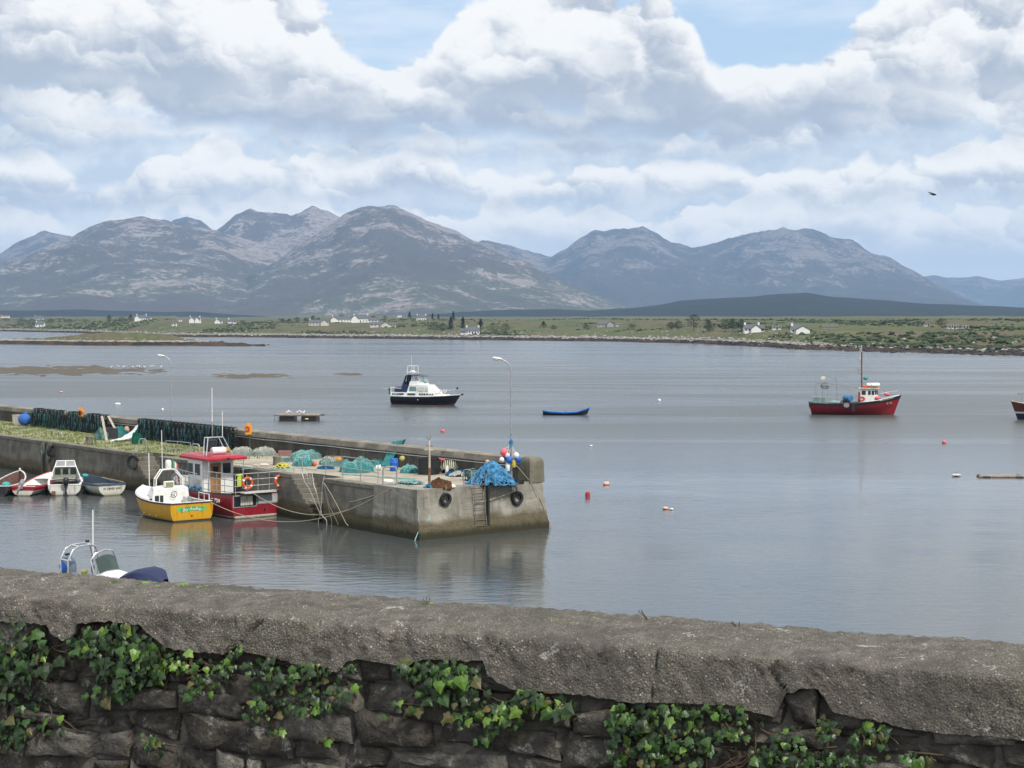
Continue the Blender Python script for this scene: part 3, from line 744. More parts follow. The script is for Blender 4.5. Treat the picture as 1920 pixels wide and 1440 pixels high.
# grass on the inner half of the pier
def grassdeck():
    m, n, b = newmat('pier_grass_ground')
    g = n.n.new('ShaderNodeNewGeometry'); P = g.outputs['Position']
    f = n.noise(P, .55, 6, .7, dist=.5); f2 = n.noise(P, 5, 5, .65)
    c = n.mix(n.smooth(f, .42, .60), (.30, .27, .16), (.12, .15, .045))
    c = n.mix(n.mul(n.smooth(f2, .35, .7), .5), c, (.20, .20, .08))
    n.put(b.inputs['Base Color'], c); b.inputs['Roughness'].default_value = .95
    return m
m_gdeck = grassdeck()
pier = thing('pier', 'long stone and concrete fishing pier with parapet reaching into the harbour', 'pier', (PC.x, PC.y, 0), UANG)
def L_(u, w, z): return (u, -w, z)          # the pier's own coordinates
DW = 7.95; PT = .85; PEND = 118.0
S1 = (u_at(607, 0), u_at(548, 0)); S2 = (u_at(300, 0), u_at(252, 0))   # the two flights of steps let into the quay
UG = S2[0] - 3.5
def wallrows(u0, u1, w, zt, zb=-1.6, batter=.22, n=0, nz=8, amp=.03):
    nu = max(2, int(abs(u1 - u0) / .8)); rows = []
    for k in range(nz + 1):
        z = zt + (zb - zt) * k / nz
        rows.append([L_(u0 + (u1 - u0) * i / nu, w - batter * (k / nz) * (1 if w < 4 else -1) + amp * fbm((u0 + (u1 - u0) * i / nu) / .9, z * 1.3, w, 3), z) for i in range(nu + 1)])
    return rows
def build_pier():
    # quay wall facing the moored boats, in runs between the steps
    BL = u_at(703, 0)
    for a, b in ((BL, S1[0]), (S1[1], S2[0]), (S2[1], PEND)):
        MB().grid(wallrows(a, b, 0, ZQ - .24)).build('quay_wall', m_quay, pier)
    for (a, b) in (S1, S2):
        wd = 1.35; N = 10; back = MB()
        back.grid(wallrows(a, b, wd, ZQ - .02, batter=.05)); back.poly([L_(b, 0, ZQ), L_(b, wd, ZQ), L_(b, wd, -1.5), L_(b, -.2, -1.5)]); back.poly([L_(a, wd, ZQ), L_(a, 0, ZQ), L_(a, -.2, -1.5), L_(a, wd, -1.5)])
        back.build('stair_recess', m_quay, pier)
        for k in range(N):
            zt = ZQ - .27 * (N - k); ua = a + .25 + (b - a - .3) * k / N
            if zt < -.35: continue
            st = MB(); st.box(L_((ua + b) / 2, wd / 2 - .05, zt - .14), (b - ua, wd + .2, .28), bev=.025); st.build('step', m_cope if k > 4 else m_quay, pier)
    # deck: bare concrete to seaward, grass grown inner half
    def deck(u0, u1, mat, name, amp):
        nu, nw = int((u1 - u0) / .5), 16; rows = []
        for i in range(nu + 1):
            u = u0 + (u1 - u0) * i / nu
            rows.append([L_(u, .48 + (DW - .42) * j / nw, ZQ + amp * fbm(u / 1.1, j * .5, 3, 4)) for j in range(nw + 1)])
        MB().grid(rows, flip=True).build(name, mat, pier, smooth=True)
    # sheets around the two stair openings
    deck(0.05, S1[0] - .02, m_deck, 'deck', .015); deck(S1[1] + .02, UG, m_deck, 'deck', .015)
    def strip(u0, u1, mat):
        rows = [[L_(u0 + (u1 - u0) * i / 8, 1.38 + (DW - 1.32) * j / 10, ZQ + .01 * fbm(i, j, 2, 3)) for j in range(11)] for i in range(9)]
        MB().grid(rows, flip=True).build('deck', mat, pier, smooth=True)
    strip(S1[0] - .02, S1[1] + .02, m_deck)
    deck(UG, S2[0] - .02, m_gdeck, 'grass_deck', .05); strip(S2[0] - .02, S2[1] + .02, m_gdeck); deck(S2[1] + .02, PEND, m_gdeck, 'grass_deck', .06)
    # coping stones along the edge
    rnd = random.Random(3); u = BL + .05
    while u < 100:
        ln = rnd.uniform(1.1, 1.7)
        for (a, b) in (S1, S2):
            if u < a < u + ln: ln = max(.3, a - u)
        if any(a <= u + .01 < b for a, b in (S1, S2)):
            u = [b for a, b in (S1, S2) if a <= u + .01 < b][0]; continue
        s = MB(); s.box(L_(u + ln / 2, .24, ZQ - .115 + rnd.uniform(-.008, .008)), (ln - .03, .62, .27), bev=.03); s.build('coping_stone', m_cope, pier, rot=(0, 0, 0))
        u += ln
    # end of the pier: mass concrete poured in lifts, each a little proud of the one above
    lifts = [(ZQ + .06, 1.72, 0.0), (1.72, 1.02, .05), (1.02, .42, .10), (.42, -1.6, .16)]
    for k, (zt, zb, o) in enumerate(lifts):
        mb = MB(); bt = .07 * (k + 1)
        a0 = -o - .16 * k * .5; w0 = -.10 - o * .9; w1 = DW + PT + o
        P0 = [L_(BL + (.0), w0, zt), L_(a0, w0, zt), L_(a0, w1, zt), L_(3.2, w1, zt)]
        P1 = [L_(BL + (.0), w0 - .05, zb), L_(a0 - .06, w0 - .05, zb), L_(a0 - .06, w1 + .05, zb), L_(3.2, w1 + .05, zb)]
        rows = []; NZ = 5
        def along(P):
            out = []
            for i in range(3):
                A, B = Vector(P[i]), Vector(P[i + 1]); n = max(2, int((Vector(P0[i + 1]) - Vector(P0[i])).length / .35))
                out += [A.lerp(B, q / n) for q in range(n)]
            return out + [Vector(P[-1])]
        A, B = along(P0), along(P1)
        for j in range(NZ + 1):
            r = []
            for p, q in zip(A, B):
                v = p.lerp(q, j / NZ); d = .022 * fbm(v.x * 1.4, v.y * 1.4, v.z * 2, 4); r.append((v.x + d, v.y + d, v.z))
            rows.append(r)
        mb.grid(rows, flip=False)
        # the top of every lift
        mb.poly([L_(BL, w0, zt), L_(BL, 1.2, zt), L_(1.0, 1.2, zt), L_(a0, w0, zt)][::-1]) if k == 0 else None
        if k == 0:
            mb.poly([L_(a0, w0, zt), L_(1.0, 1.2, zt), L_(1.0, DW, zt), L_(a0, DW, zt)][::-1])
        else:
            o2 = lifts[k - 1][2]; b0 = -o2 - .16 * (k - 1) * .5 + .1; w2 = -.10 - o2 * .9 + .1
            mb.poly([L_(BL, w0, zt), L_(BL, w2, zt), L_(b0, w2, zt), L_(a0, w0, zt)][::-1]); mb.poly([L_(a0, w0, zt), L_(b0, w2, zt), L_(b0, w1, zt), L_(a0, w1, zt)][::-1])
        mb.build('end_wall', m_end, pier)
    # seaward face
    MB().grid(wallrows(2.4, PEND, DW + PT, ZQ + 1.0, batter=.3), flip=True).build('sea_wall', m_quay, pier)
    # parapet with a rounded cap
    u = .9; rnd = random.Random(9)
    while u < PEND:
        ln = rnd.uniform(2.2, 3.4); rows = []; PH = 1.27
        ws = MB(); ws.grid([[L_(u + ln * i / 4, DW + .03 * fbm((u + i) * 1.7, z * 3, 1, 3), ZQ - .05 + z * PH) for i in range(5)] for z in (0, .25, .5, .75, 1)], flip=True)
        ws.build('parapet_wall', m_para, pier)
        NA = 9
        for i in range(7):
            uu = u + (ln - .015) * i / 6; r = []
            for k in range(NA + 1):
                a = math.pi * k / NA; j = .025 * fbm(uu * 1.3, k * .7, 5, 3)
                r.append(L_(uu, DW + PT / 2 - (PT / 2 + .07 + j) * math.cos(a), ZQ + PH - .30 + (.30 if 0 < k < NA else 0) + (.16 + j) * math.sin(a)))
            rows.append(r)
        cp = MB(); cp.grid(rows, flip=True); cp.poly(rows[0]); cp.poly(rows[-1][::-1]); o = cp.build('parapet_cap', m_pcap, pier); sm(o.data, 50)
        u += ln
    # head block closing the parapet
    mb = MB(); rows = []
    for k, (z, o) in enumerate([(-.02, .03), (.35, .02), (.7, .0), (1.1, -.01), (1.3, -.05), (1.42, -.16), (1.46, -.3)]):
        r = []
        for (uu, ww) in ((-.02 - o, DW - .12 - o), (.45, DW - .14 - o), (.98 + o, DW - .12 - o), (1.0 + o, DW + PT / 2), (.98 + o, DW + PT + .1 + o), (.45, DW + PT + .12 + o), (-.02 - o, DW + PT + .1 + o), (-.04 - o, DW + PT / 2)):
            r.append(L_(uu + .02 * fbm(uu * 3, z * 3, 1), ww + .02 * fbm(ww * 3, z * 3, 2), ZQ + z))
        rows.append(r)
    mb.grid(rows, close=True, flip=True); mb.poly(rows[-1][::-1]); o = mb.build('head_block', m_block, pier); sm(o.data, 35)
build_pier()
m_galv = M('galvanised_steel', (.42, .43, .43), .45, .15, 6, metal=.6)
m_rope_w = M('pale_rope', (.55, .53, .46), .9, .15, 20)
m_rope_g = M('weathered_rope', (.36, .33, .24), .95, .2, 20)
# pipe rail along the foot of the parapet cap
pp = MB(); pp.tube([L_(1.1, DW - .10, ZQ + .86)] + [L_(u, DW - .10, ZQ + .86 + .02 * math.sin(u)) for u in range(3, 60, 3)], .028, 6)
for u in range(2, 60, 4): pp.box(L_(u, DW - .05, ZQ + .86), (.05, .12, .05))
pp.build('parapet_pipe', m_galv, pier)

# ================================================================ boats
m_bwhite = M('boat_white', (.78, .78, .75), .4, .07, 3)
m_bgrey = M('boat_offwhite', (.55, .55, .50), .5, .15, 3)
m_black = M('black_rubber', (.018, .018, .019), .75, .3, 5)
m_blackp = M('black_plastic', (.022, .023, .026), .4, .2, 5)
m_glass = M('dark_glass', (.02, .03, .035), .08, .2, 2, spec=.6)
m_maroon = M('maroon_rail', (.07, .022, .025), .5, .2, 4)
m_red = M('boat_red', (.36, .022, .035), .38, .12, 3)
m_steel = M('stainless_tube', (.62, .63, .64), .28, .08, 6, metal=.7)
m_orange = M('lifebuoy_orange', (.62, .10, .035), .5, .12, 6)
m_wood = M('varnished_wood', (.30, .15, .055), .5, .25, 5, streak=True)
m_plank = M('grey_plank', (.30, .26, .21), .85, .25, 6)
m_navy = M('navy_canvas', (.022, .032, .085), .75, .2, 4)
m_navyhull = M('navy_tube', (.022, .028, .075), .5, .2, 5)
m_blue = M('blue_plastic', (.02, .13, .50), .45, .15, 4)
m_teal = M('teal_twine', (.055, .32, .33), .9, .3, 6)
m_pink = M('pink_buoy', (.75, .13, .17), .5, .12, 5)
m_grey = M('mid_grey', (.25, .26, .27), .6, .15, 4)
m_green = M('green_paint', (.03, .33, .10), .5, .12, 5)
m_yelg = M('hi_vis_yellow', (.50, .62, .03), .6, .1, 5)
m_rust = M('rusty_steel', (.17, .085, .05), .85, .35, 8)
def text_part(name, txt, size, mat, parent, M_, shear=0, bend=0, wide=1.0, ext=.004, track=1.0):
    cu = bpy.data.curves.new('text', 'FONT'); cu.body = txt; cu.size = size; cu.align_x = 'CENTER'; cu.align_y = 'CENTER'; cu.shear = shear; cu.extrude = ext; cu.space_character = track; cu.resolution_u = 3
    o = bpy.data.objects.new('text', cu); col.objects.link(o)
    dg = bpy.context.evaluated_depsgraph_get(); dg.update()
    me = bpy.data.meshes.new_from_object(o.evaluated_get(dg)); bpy.data.objects.remove(o); bpy.data.curves.remove(cu)
    for v in me.vertices:
        x, y, z = v.co; x *= wide
        v.co = M_ @ Vector((x, y - bend * x * x, z))
    me.materials.clear(); me.materials.append(mat); me.name = name
    return link(name, me, parent)
def plane_frame(o, xd, yd):
    x = Vector(xd).normalized(); y = Vector(yd); y = (y - x * y.dot(x)).normalized(); z = x.cross(y)
    return Matrix(((x.x, y.x, z.x, o[0]), (x.y, y.y, z.y, o[1]), (x.z, y.z, z.z, o[2]), (0, 0, 0, 1)))
class Hull:
    """x forward from the transom, y to port, z up from the waterline"""
    def __init__(s, L, B, sheer, keel=-.35, full=.55, bow=.05, rake=.35, p=2.0, stern=.88, srake=.0, N=22, K=9, vee=0):
        s.L, s.B, s.sheer, s.keel, s.full, s.bow, s.rake, s.p, s.stern, s.srake, s.N, s.K = L, B, sheer, keel, full, bow, rake, p, stern, srake, N, K
    def plan(s, t):
        if t < s.full: a = t / s.full; return s.stern + (1 - s.stern) * math.sin(a * math.pi / 2)
        a = (t - s.full) / (1 - s.full); return max(0, (1 - a ** 2.1)) ** .8 * (1 - s.bow) + s.bow * (1 - a ** 6)
    def zs(s, t): return interp_s(s.sheer, t)
    def pt(s, t, v, side=1, inset=0, dz=0):
        hb = max(0.0, s.plan(t) * s.B / 2 - inset)
        fl = 1 - (1 - v) ** s.p
        k = t ** 4
        y = hb * (fl * (1 - k) + (v ** 1.25) * k)
        zk = s.keel + .25 * t ** 6
        return Vector((s.L * t + s.rake * (v - .3) * t ** 3 - s.srake * v * (1 - t) ** 6 - inset * k, side * y, zk + (s.zs(t) - zk) * v + dz))
    def outer(s):
        mb = MB(); rows = []
        for i in range(s.N + 1):
            t = i / s.N
            rows.append([s.pt(t, 1 - j / s.K, -1) for j in range(s.K)] + [s.pt(t, j / s.K, 1) for j in range(s.K + 1)])
        mb.grid(rows, flip=True); return mb
    def transom(s):
        mb = MB(); r = [s.pt(0, 1 - j / s.K, -1) for j in range(s.K)] + [s.pt(0, j / s.K, 1) for j in range(s.K + 1)]
        mb.poly([p + Vector((-.004, 0, 0)) for p in r]); return mb
    def wid(s, t, z):
        zk = s.keel + .25 * t ** 6; v = max(0, min(1, (z - zk) / max(.05, s.zs(t) - zk)))
        return abs(s.pt(t, v, 1).y)
    def inner(s, zsole, th=.07, t1=.985):
        mb = MB()
        for sd in (-1, 1):
            rows = []
            for i in range(s.N + 1):
                t = t1 * i / s.N; r = []
                for q in (1, .75, .5, .25, 0):
                    z = zsole + (s.zs(t) - zsole) * q; b = s.pt(t, 1, sd, th)
                    r.append((b.x - (1 - q) * .5 * t ** 3 if i else b.x + th, sd * max(0, min(abs(b.y), s.wid(t, z) - th)), z))
                rows.append(r)
            mb.grid(rows, flip=(sd > 0))
        zt = s.zs(0); y1, y0 = s.wid(0, zt) - th, s.wid(0, zsole) - th
        mb.poly([(th, -y1, zt), (th, y1, zt), (th, y0, zsole), (th, -y0, zsole)])
        return mb
    def sole(s, z, t0=0, t1=.97, th=.07):
        mb = MB(); rows = []
        for i in range(s.N + 1):
            t = t0 + (t1 - t0) * i / s.N; b = max(0, s.wid(t, z) - th * .9); x = s.L * t + (th if i == 0 else -.5 * t ** 3)
            rows.append([(x, -b, z), (x, 0, z + .01), (x, b, z)])
        mb.grid(rows, flip=True); return mb
    def rail(s, w=.09, h=.06, dz=0, out=.015, t0=0, stern=True):
        mb = MB()
        for sd in (-1, 1):
            rows = []
            for i in range(s.N + 1):
                t = t0 + (1 - t0) * i / s.N; a = s.pt(t, 1, sd, -out); b = s.pt(t, 1, sd, w - out)
                if abs(b.y) < .01 and t > .9: b = Vector((b.x - w, sd * .005, b.z))
                rows.append([(a.x, a.y, a.z + dz - h), (a.x, a.y, a.z + dz), (b.x, b.y, b.z + dz), (b.x, b.y, b.z + dz - h)])
            mb.grid(rows, close=True, flip=(sd > 0)); mb.poly(rows[0] if sd > 0 else rows[0][::-1]); mb.poly(rows[-1][::-1] if sd > 0 else rows[-1])
        if stern and t0 == 0:
            a = s.pt(0, 1, 1, -out); mb.box((a.x + w / 2 - .03, 0, a.z + dz - h / 2 + .003), (w, 2 * abs(a.y) - .01, h))
        return mb
    def deck(s, t0, t1=1.0, camber=.05, dz=-.02, inset=.05):
        mb = MB(); rows = []
        for i in range(s.N + 1):
            t = t0 + (t1 - t0) * i / s.N; a = s.pt(t, 1, 1, inset); rows.append([(a.x, a.y * q, a.z + dz + camber * (1 - q * q)) for q in (-1, -.6, -.2, .2, .6, 1)])
        mb.grid(rows, flip=True); return mb
def interp_s(pts, t):
    if t <= pts[0][0]: return pts[0][1]
    for (a, ya), (b, yb) in zip(pts, pts[1:]):
        if t <= b:
            f = (t - a) / (b - a); return ya + (yb - ya) * f
    return pts[-1][1]
def curve_sheer(stern, low, bow, tl=.35): return [(i / 12, (low + (stern - low) * ((tl - i / 12) / tl) ** 2) if i / 12 < tl else low + (bow - low) * ((i / 12 - tl) / (1 - tl)) ** 1.9) for i in range(13)]
def bpart(h, root, hm, tm=None, sole=.3, inner=None, solem=None, rail=None, railw=.09, railh=.06):
    o = h.outer().build('hull', hm, root); sm(o.data, 60); h.transom().build('transom', tm or hm, root)
    if inner: sm(h.inner(sole).build('inner_hull', inner, root).data, 50); h.sole(sole).build('sole', solem or inner, root)
    if rail: h.rail(railw, railh, .03).build('gunwale', rail, root)
def boat(name, label, px, py, head, cat='boat', group=None):
    """px, py: middle of the transom at the waterline; head: degrees turned left from straight away from us"""
    p = atz(px, py, 0); return thing(name, label, cat, (p.x, p.y, 0), R(90 + head), group)
def tubes(parent, name, segs, r, mat, n=6):
    mb = MB()
    for sg in segs: mb.tube(sg, r, n)
    return sm_obj(mb.build(name, mat, parent))
def sm_obj(o): sm(o.data, 50); return o
def outboard(root, x, y, z, mat, tilt=0, s=1.0, parent_name='outboard_motor'):
    Q = Euler((0, tilt, 0)).to_matrix()
    def T(p): q = Q @ Vector(p); return (x + q.x * s, y + q.y * s, z + q.z * s)
    mb = MB(); rows = []
    for (zz, l, wd, cx) in ((.0, .17, .13, -.12), (.08, .24, .17, -.14), (.25, .27, .18, -.15), (.42, .24, .165, -.15), (.50, .15, .10, -.15)):
        rows.append([T((cx + l * math.cos(a) * .85, wd * math.sin(a), zz)) for a in [2 * math.pi * k / 12 for k in range(12)]])
    mb.grid(rows, close=True); mb.poly(rows[-1]); mb.poly(rows[0][::-1]); o = sm_obj(mb.build(parent_name, mat, root))
    lg = MB()
    pts = [T(p) for p in ((-.22, -.05, .02), (-.06, -.05, .02), (-.06, .05, .02), (-.22, .05, .02))]; q = [T(p) for p in ((-.24, -.035, -.75), (-.08, -.035, -.75), (-.08, .035, -.75), (-.24, .035, -.75))]
    lg.grid([pts, q], close=True, flip=True); lg.poly(q)
    a = T((-.16, 0, -.68)); lg.ball(a, .07 * s, 8, 5, (2.0, 1, 1)); lg.box(T((-.30, 0, -.68)), (.02, .26 * s, .09 * s)); lg.box(T((-.16, 0, -.52)), (.30 * s, .16 * s, .015)); lg.build('gear_leg', mat, o)
    br = MB(); br.box(T((0, 0, -.05)), (.12 * s, .22 * s, .30 * s)); br.build('bracket', m_grey, o); return o
def window(root, pts, depth, mat=None, frame=None, fw=.05):
    """a pane with frame on a flat side; pts counter-clockwise seen from outside"""
    P = [Vector(p) for p in pts]; n = (P[1] - P[0]).cross(P[2] - P[0]).normalized(); c = sum(P, Vector()) / len(P)
    o = None
    if frame:
        F = [p + (p - c).normalized() * fw for p in P]; mb = MB(); mb.extrude([p + n * .002 for p in F], n * (depth * .6)); o = mb.build('window', frame, root)
    mb = MB(); mb.extrude([p + n * .003 for p in P], n * depth); mb.build('pane' if o else 'window', mat or m_glass, o or root); return o

# ---------------------------------------------------------------- yellow open boat
def yellow_boat():
    t = boat('fishing_boat', 'yellow boat with white cuddy and green name banner on its stern', 360, 977, 38)
    h = Hull(6.3, 3.05, curve_sheer(1.10, 1.04, 1.58), keel=-.75, rake=.5, stern=.92, p=3.6)
    hm = hullmat('yellow_hull', (.62, .33, .012), [(.09, (.03, .028, .025))], da=.22)
    bpart(h, t, hm, sole=.35, inner=m_bwhite, solem=m_bgrey, rail=m_maroon, railw=.06, railh=.09)
    h.rail(.16, .03, .045, -.02).build('side_deck', m_bwhite, t)
    h.deck(.50, 1.0, .10, .02, .04).build('foredeck', m_bwhite, t)
    sp = MB(); sp.tube([h.pt(.45 + .55 * i / 10, 1, 1, .1, .08) for i in range(11)], .03, 6); sp.build('toe_rail', m_bwhite, t)
    c = MB(); rows = []
    for (x, y, z) in ((2.75, 1.22, .36), (2.75, 1.22, 1.30), (2.72, 1.15, 1.75), (2.9, .95, 1.86)): rows.append([(x, -y, z), (x, -y * .3, z), (x, y * .3, z), (x, y, z)])
    c.grid(rows); f = [[(2.9, -.95, 1.86), (2.9, -.25, 1.88), (2.9, .25, 1.88), (2.9, .95, 1.86)], [(3.5, -.9, 1.84), (3.5, -.25, 1.88), (3.5, .25, 1.88), (3.5, .9, 1.84)], [(4.4, -.7, 1.42), (4.4, -.2, 1.46), (4.4, .2, 1.46), (4.4, .7, 1.42)]]
    c.grid(f)
    for sd in (-1, 1): c.poly([(2.75, sd * 1.22, .9), (2.72, sd * 1.15, 1.75), (2.9, sd * .95, 1.86), (3.5, sd * .9, 1.84), (4.4, sd * .7, 1.42), (4.4, sd * .6, 1.2), (3.4, sd * .95, 1.1)])
    c.build('cuddy', m_bwhite, t)
    d = MB(); d.box((2.735, .78, .93), (.05, .56, .84), bev=.04); d.build('cuddy_door', m_glass, t)
    d = MB(); d.box((2.70, .78, .93), (.03, .05, .86)); d.build('door_post', m_bwhite, t)
    w1 = MB(); w1.torus((2.55, -.12, 1.38), .2, .018, (1, 0, .3), 18, 5)
    for k in range(3): w1.tube([(2.55, -.12, 1.38), (2.55 , -.12 + .2 * math.cos(k * 2.1), 1.38 + .19 * math.sin(k * 2.1))], .012, 4)
    w1.build('steering_wheel', m_black, t)
    b = MB(); b.box((2.80, .10, 2.02), (.2, .66, .34), bev=.03); bx = b.build('instrument_console', m_bwhite, t)
    b = MB(); b.box((2.69, .10, 2.02), (.03, .5, .22)); b.build('screen', M('tan_screen', (.30, .27, .14), .3, .1), bx)
    arch = [(2.9, -.92, 1.2), (2.9, -.88, 2.35), (2.95, -.45, 2.88), (2.95, .45, 2.88), (2.9, .88, 2.35), (2.9, .92, 1.2)]
    tubes(t, 'arch', [arch, [(p[0] + .28, p[1], p[2]) for p in arch], [(2.93, -.88, 2.35), (3.2, -.88, 2.35)], [(2.93, .88, 2.35), (3.2, .88, 2.35)]], .04, m_bwhite)
    b = MB(); b.box((3.08, 0, 2.91), (.4, .5, .05)); b.lathe([(.0, 0), (.17, .0), (.19, .08), (.19, .42), (.15, .52), (0, .54)], (3.08, -.02, 2.93), 12); sm_obj(b.build('radar_drum', m_bwhite, t))
    tubes(t, 'whip_aerial', [[(3.08, .38, 2.85), (3.08, .42, 5.3)]], .022, m_bwhite); tubes(t, 'aerial_pole', [[(3.0, 1.28, 1.4), (3.0, 1.32, 3.95)]], .03, m_bwhite)
    fl = MB(); 
    for k in range(6): fl.mat(k // 2); fl.poly([(3.1 - .02 * k, -.36 - .045 * k, 2.95 + .02 * (k % 2)), (3.08 - .02 * k, -.36 - .045 * (k + 1), 2.93), (3.08 - .02 * k, -.34 - .045 * (k + 1), 3.42 - .05 * k), (3.1 - .02 * k, -.34 - .045 * k, 3.45 - .05 * k)])
    fl.build('tricolour_flag', [m_green, m_bwhite, m_orange], t); tubes(t, 'flag_staff', [[(3.1, -.35, 2.8), (3.1, -.33, 3.5)]], .012, m_steel)
    tubes(t, 'stern_rail', [[(.35, -1.34, 1.05), (.35, -1.34, 1.5), (1.8, -1.40, 1.5), (1.8, -1.40, 1.05)], [(1.05, -1.37, 1.05), (1.05, -1.37, 1.5)]], .028, m_bwhite)
    MB().box((1.5, -.75, .55), (1.0, .5, .4), bev=.03).build('locker', m_bgrey, t); MB().box((2.3, -.85, .8), (.5, .3, .9), bev=.04).build('locker', m_bgrey, t)
    b = MB(); b.lathe([(.05, 0), (.16, .02), (.16, .14), (.05, .16)], (2.0, -.92, 1.12), 10, (1, .2, 0)); b.build('pot_hauler', m_grey, t)
    # painted ribbon on the transom
    X = -.012; rb = MB()
    def rz(y): return .66 + .09 * (1 - (y / .75) ** 2)
    top = [(X, y, rz(y) + .13) for y in [.74 - 1.48 * i / 14 for i in range(15)]]; bot = [(X, y, rz(y) - .13) for y in [.74 - 1.48 * i / 14 for i in range(15)]]
    rb.grid([top, bot]); rbo = rb.build('name_ribbon', m_green, t)
    for sd in (-1, 1):
        e = MB(); e.poly([(X + .004, sd * .62, .80), (X + .004, sd * 1.0, .90), (X + .004, sd * .93, .78), (X + .004, sd * 1.0, .66), (X + .004, sd * .62, .58)][::sd])
        e.build('ribbon_tail', M('light_green_paint', (.12, .50, .16), .5, .1, 5), t)
    text_part('boat_name', 'Bay Aodhán', .30, m_bwhite, t, plane_frame((X - .012, 0, .74), (0, -1, 0), (0, 0, 1)), shear=.35, bend=.16, wide=.9)
    b = MB(); b.lathe([(0, 0), (.045, 0), (.045, .03), (0, .03)], (-.03, .02, .33), 10, (-1, 0, 0)); b.build('drain_plug', m_maroon, t)
    for k in range(3):
        p = h.pt(.28 + .13 * k, .62, 1); b = MB(); b.ball((p.x, p.y + .02, p.z - .1), .035, 6, 4); b.build('scupper', m_bwhite, t)
yellow_boat()

# ---------------------------------------------------------------- red trawler with wheelhouse
def lifebuoy(c, axis, label, R_=.36, r=.085):
    p = Vector(c); o = MB().torus((0, 0, 0), R_ - r, r, axis, 24, 8, cols=lambda i: 1 if i % 6 == 0 else 0).build('lifebuoy', [m_orange, m_bwhite]); o.location = p; sm(o.data, 60)
    return tag(o, label, 'lifebuoy', 'lifebuoys on the red boat')
def red_boat():
    t = boat('fishing_boat', 'crimson boat with white wheelhouse and red roof moored beside the yellow boat', 482, 970, 41)
    h = Hull(9.2, 3.85, curve_sheer(1.55, 1.42, 2.1, .4), keel=-.9, rake=.6, stern=.94, p=4.0)
    hm = hullmat('crimson_hull', (.27, .013, .026), [(.16, (.62, .58, .50))], da=.2)
    bpart(h, t, hm, sole=.75, inner=m_bgrey, solem=m_grey, rail=m_blackp, railw=.12, railh=.10)
    x = -.02; fr = MB()
    for (y0, y1, z0, z1) in ((.02, 1.72, .68, 1.44), (-1.55, -.02, .80, 1.40)):
        fr.box((x, (y0 + y1) / 2, (z0 + z1) / 2), (.03, y1 - y0, z1 - z0))
    f = fr.build('transom_gate', m_grey, t)
    b = MB(); b.box((x - .02, -.78, 1.10), (.025, 1.38, .46)); b.build('pale_panel', M('pale_panel', (.42, .45, .45), .5, .15, 3), f)
    b = MB(); b.box((x - .02, .87, 1.06), (.02, 1.55, .62)); b.build('opening', m_dark, f)
    cu = MB(); rows = [[(x - .05 - .025 * math.sin(i * 2.2), 1.2 - i * .062, z) for i in range(15)] for z in (1.36, 1.05, .80)]; cu.grid(rows, flip=True); cu.build('curtain', M('dirty_canvas', (.50, .48, .40), .9, .2, 4), f)
    b = MB(); b.lathe([(0, 0), (.06, 0), (.06, .03), (0, .03)], (x, -.55, .45), 10, (-1, 0, 0)); b.build('exhaust', m_blackp, t)
    # wheelhouse
    x0, x1, hw, z0, z1 = 4.5, 6.5, 1.12, .75, 3.28
    wv = MB()
    a = [(x0, -hw), (x0, hw), (x1 - .25, hw), (x1, hw - .35), (x1, -hw + .35), (x1 - .25, -hw)]
    wv.grid([[(p[0], p[1], z0) for p in a], [(p[0], p[1], z1) for p in a]], close=True, flip=True); wh = wv.build('wheelhouse', m_bwhite, t)
    d = MB(); d.box((x0 - .03, .18, 1.95), (.06, .74, 2.15), bev=.02); dr = d.build('door', m_wood, wh)
    d = MB(); d.box((x0 - .055, .2, 2.62), (.03, .4, .42)); d.build('door_window', m_glass, dr); d = MB(); d.tube([(x0 - .07, -.1, 1.85), (x0 - .12, -.1, 1.85), (x0 - .12, -.1, 2.0)], .018, 5); d.build('door_handle', m_steel, dr)
    window(wh, [(x0 - .004, -.35, 2.35), (x0 - .004, -.35, 3.0), (x0 - .004, -.92, 3.0), (x0 - .004, -.92, 2.35)][::-1], .02, frame=m_frame)
    for xa in (4.75, 5.6): window(wh, [(xa + .6, hw + .004, 2.3), (xa, hw + .004, 2.3), (xa, hw + .004, 3.0), (xa + .6, hw + .004, 3.0)][::-1][::-1], .02, frame=m_frame)
    b = MB(); b.box((5.0, hw + .02, 1.55), (.75, .05, .95), bev=.02); b.build('locker_panel', m_bgrey, wh)
    # roof
    rf = MB(); rows = []
    for (zz, g) in ((3.26, -.06), (3.30, .0), (3.40, .0), (3.52, -.16), (3.56, -.5)):
        rows.append([(3.35 - g, -1.45 - g, zz), (3.35 - g, 1.45 + g, zz), (6.75 + g * .6, 1.45 + g, zz + .05), (7.05 + g * .6, 1.0 + g, zz + .05), (7.05 + g * .6, -1.0 - g, zz + .05), (6.75 + g * .6, -1.45 - g, zz + .05)])
    rows[0] = [(p[0], p[1], p[2]) for p in rows[0]]
    rf.grid(rows, close=True, flip=True); rf.poly(rows[-1][::-1]); rf.poly(rows[0]); rfo = rf.build('roof', m_red, t)
    b = MB(); b.lathe([(0, 0), (.07, 0), (.07, .05), (0, .05)], (3.33, -.05, 3.38), 10, (-1, 0, 0)); b.build('deck_light', m_blackp, rfo)
    tubes(t, 'roof_post', [[(3.5, -1.25, 3.3), (3.6, -1.25, 1.4)]], .04, m_steel); tubes(t, 'roof_post', [[(3.5, 1.25, 3.3), (3.6, 1.25, 1.4)]], .04, m_steel)
    g = [(4.3, .95, 3.5), (4.75, .55, 4.62), (4.75, -.55, 4.62), (4.3, -.95, 3.5)]; g2 = [(p[0] + .5, p[1] * .9, p[2]) for p in g]
    tubes(t, 'gantry', [g, g2, [g[1], g2[1]], [g[2], g2[2]]], .035, m_steel)
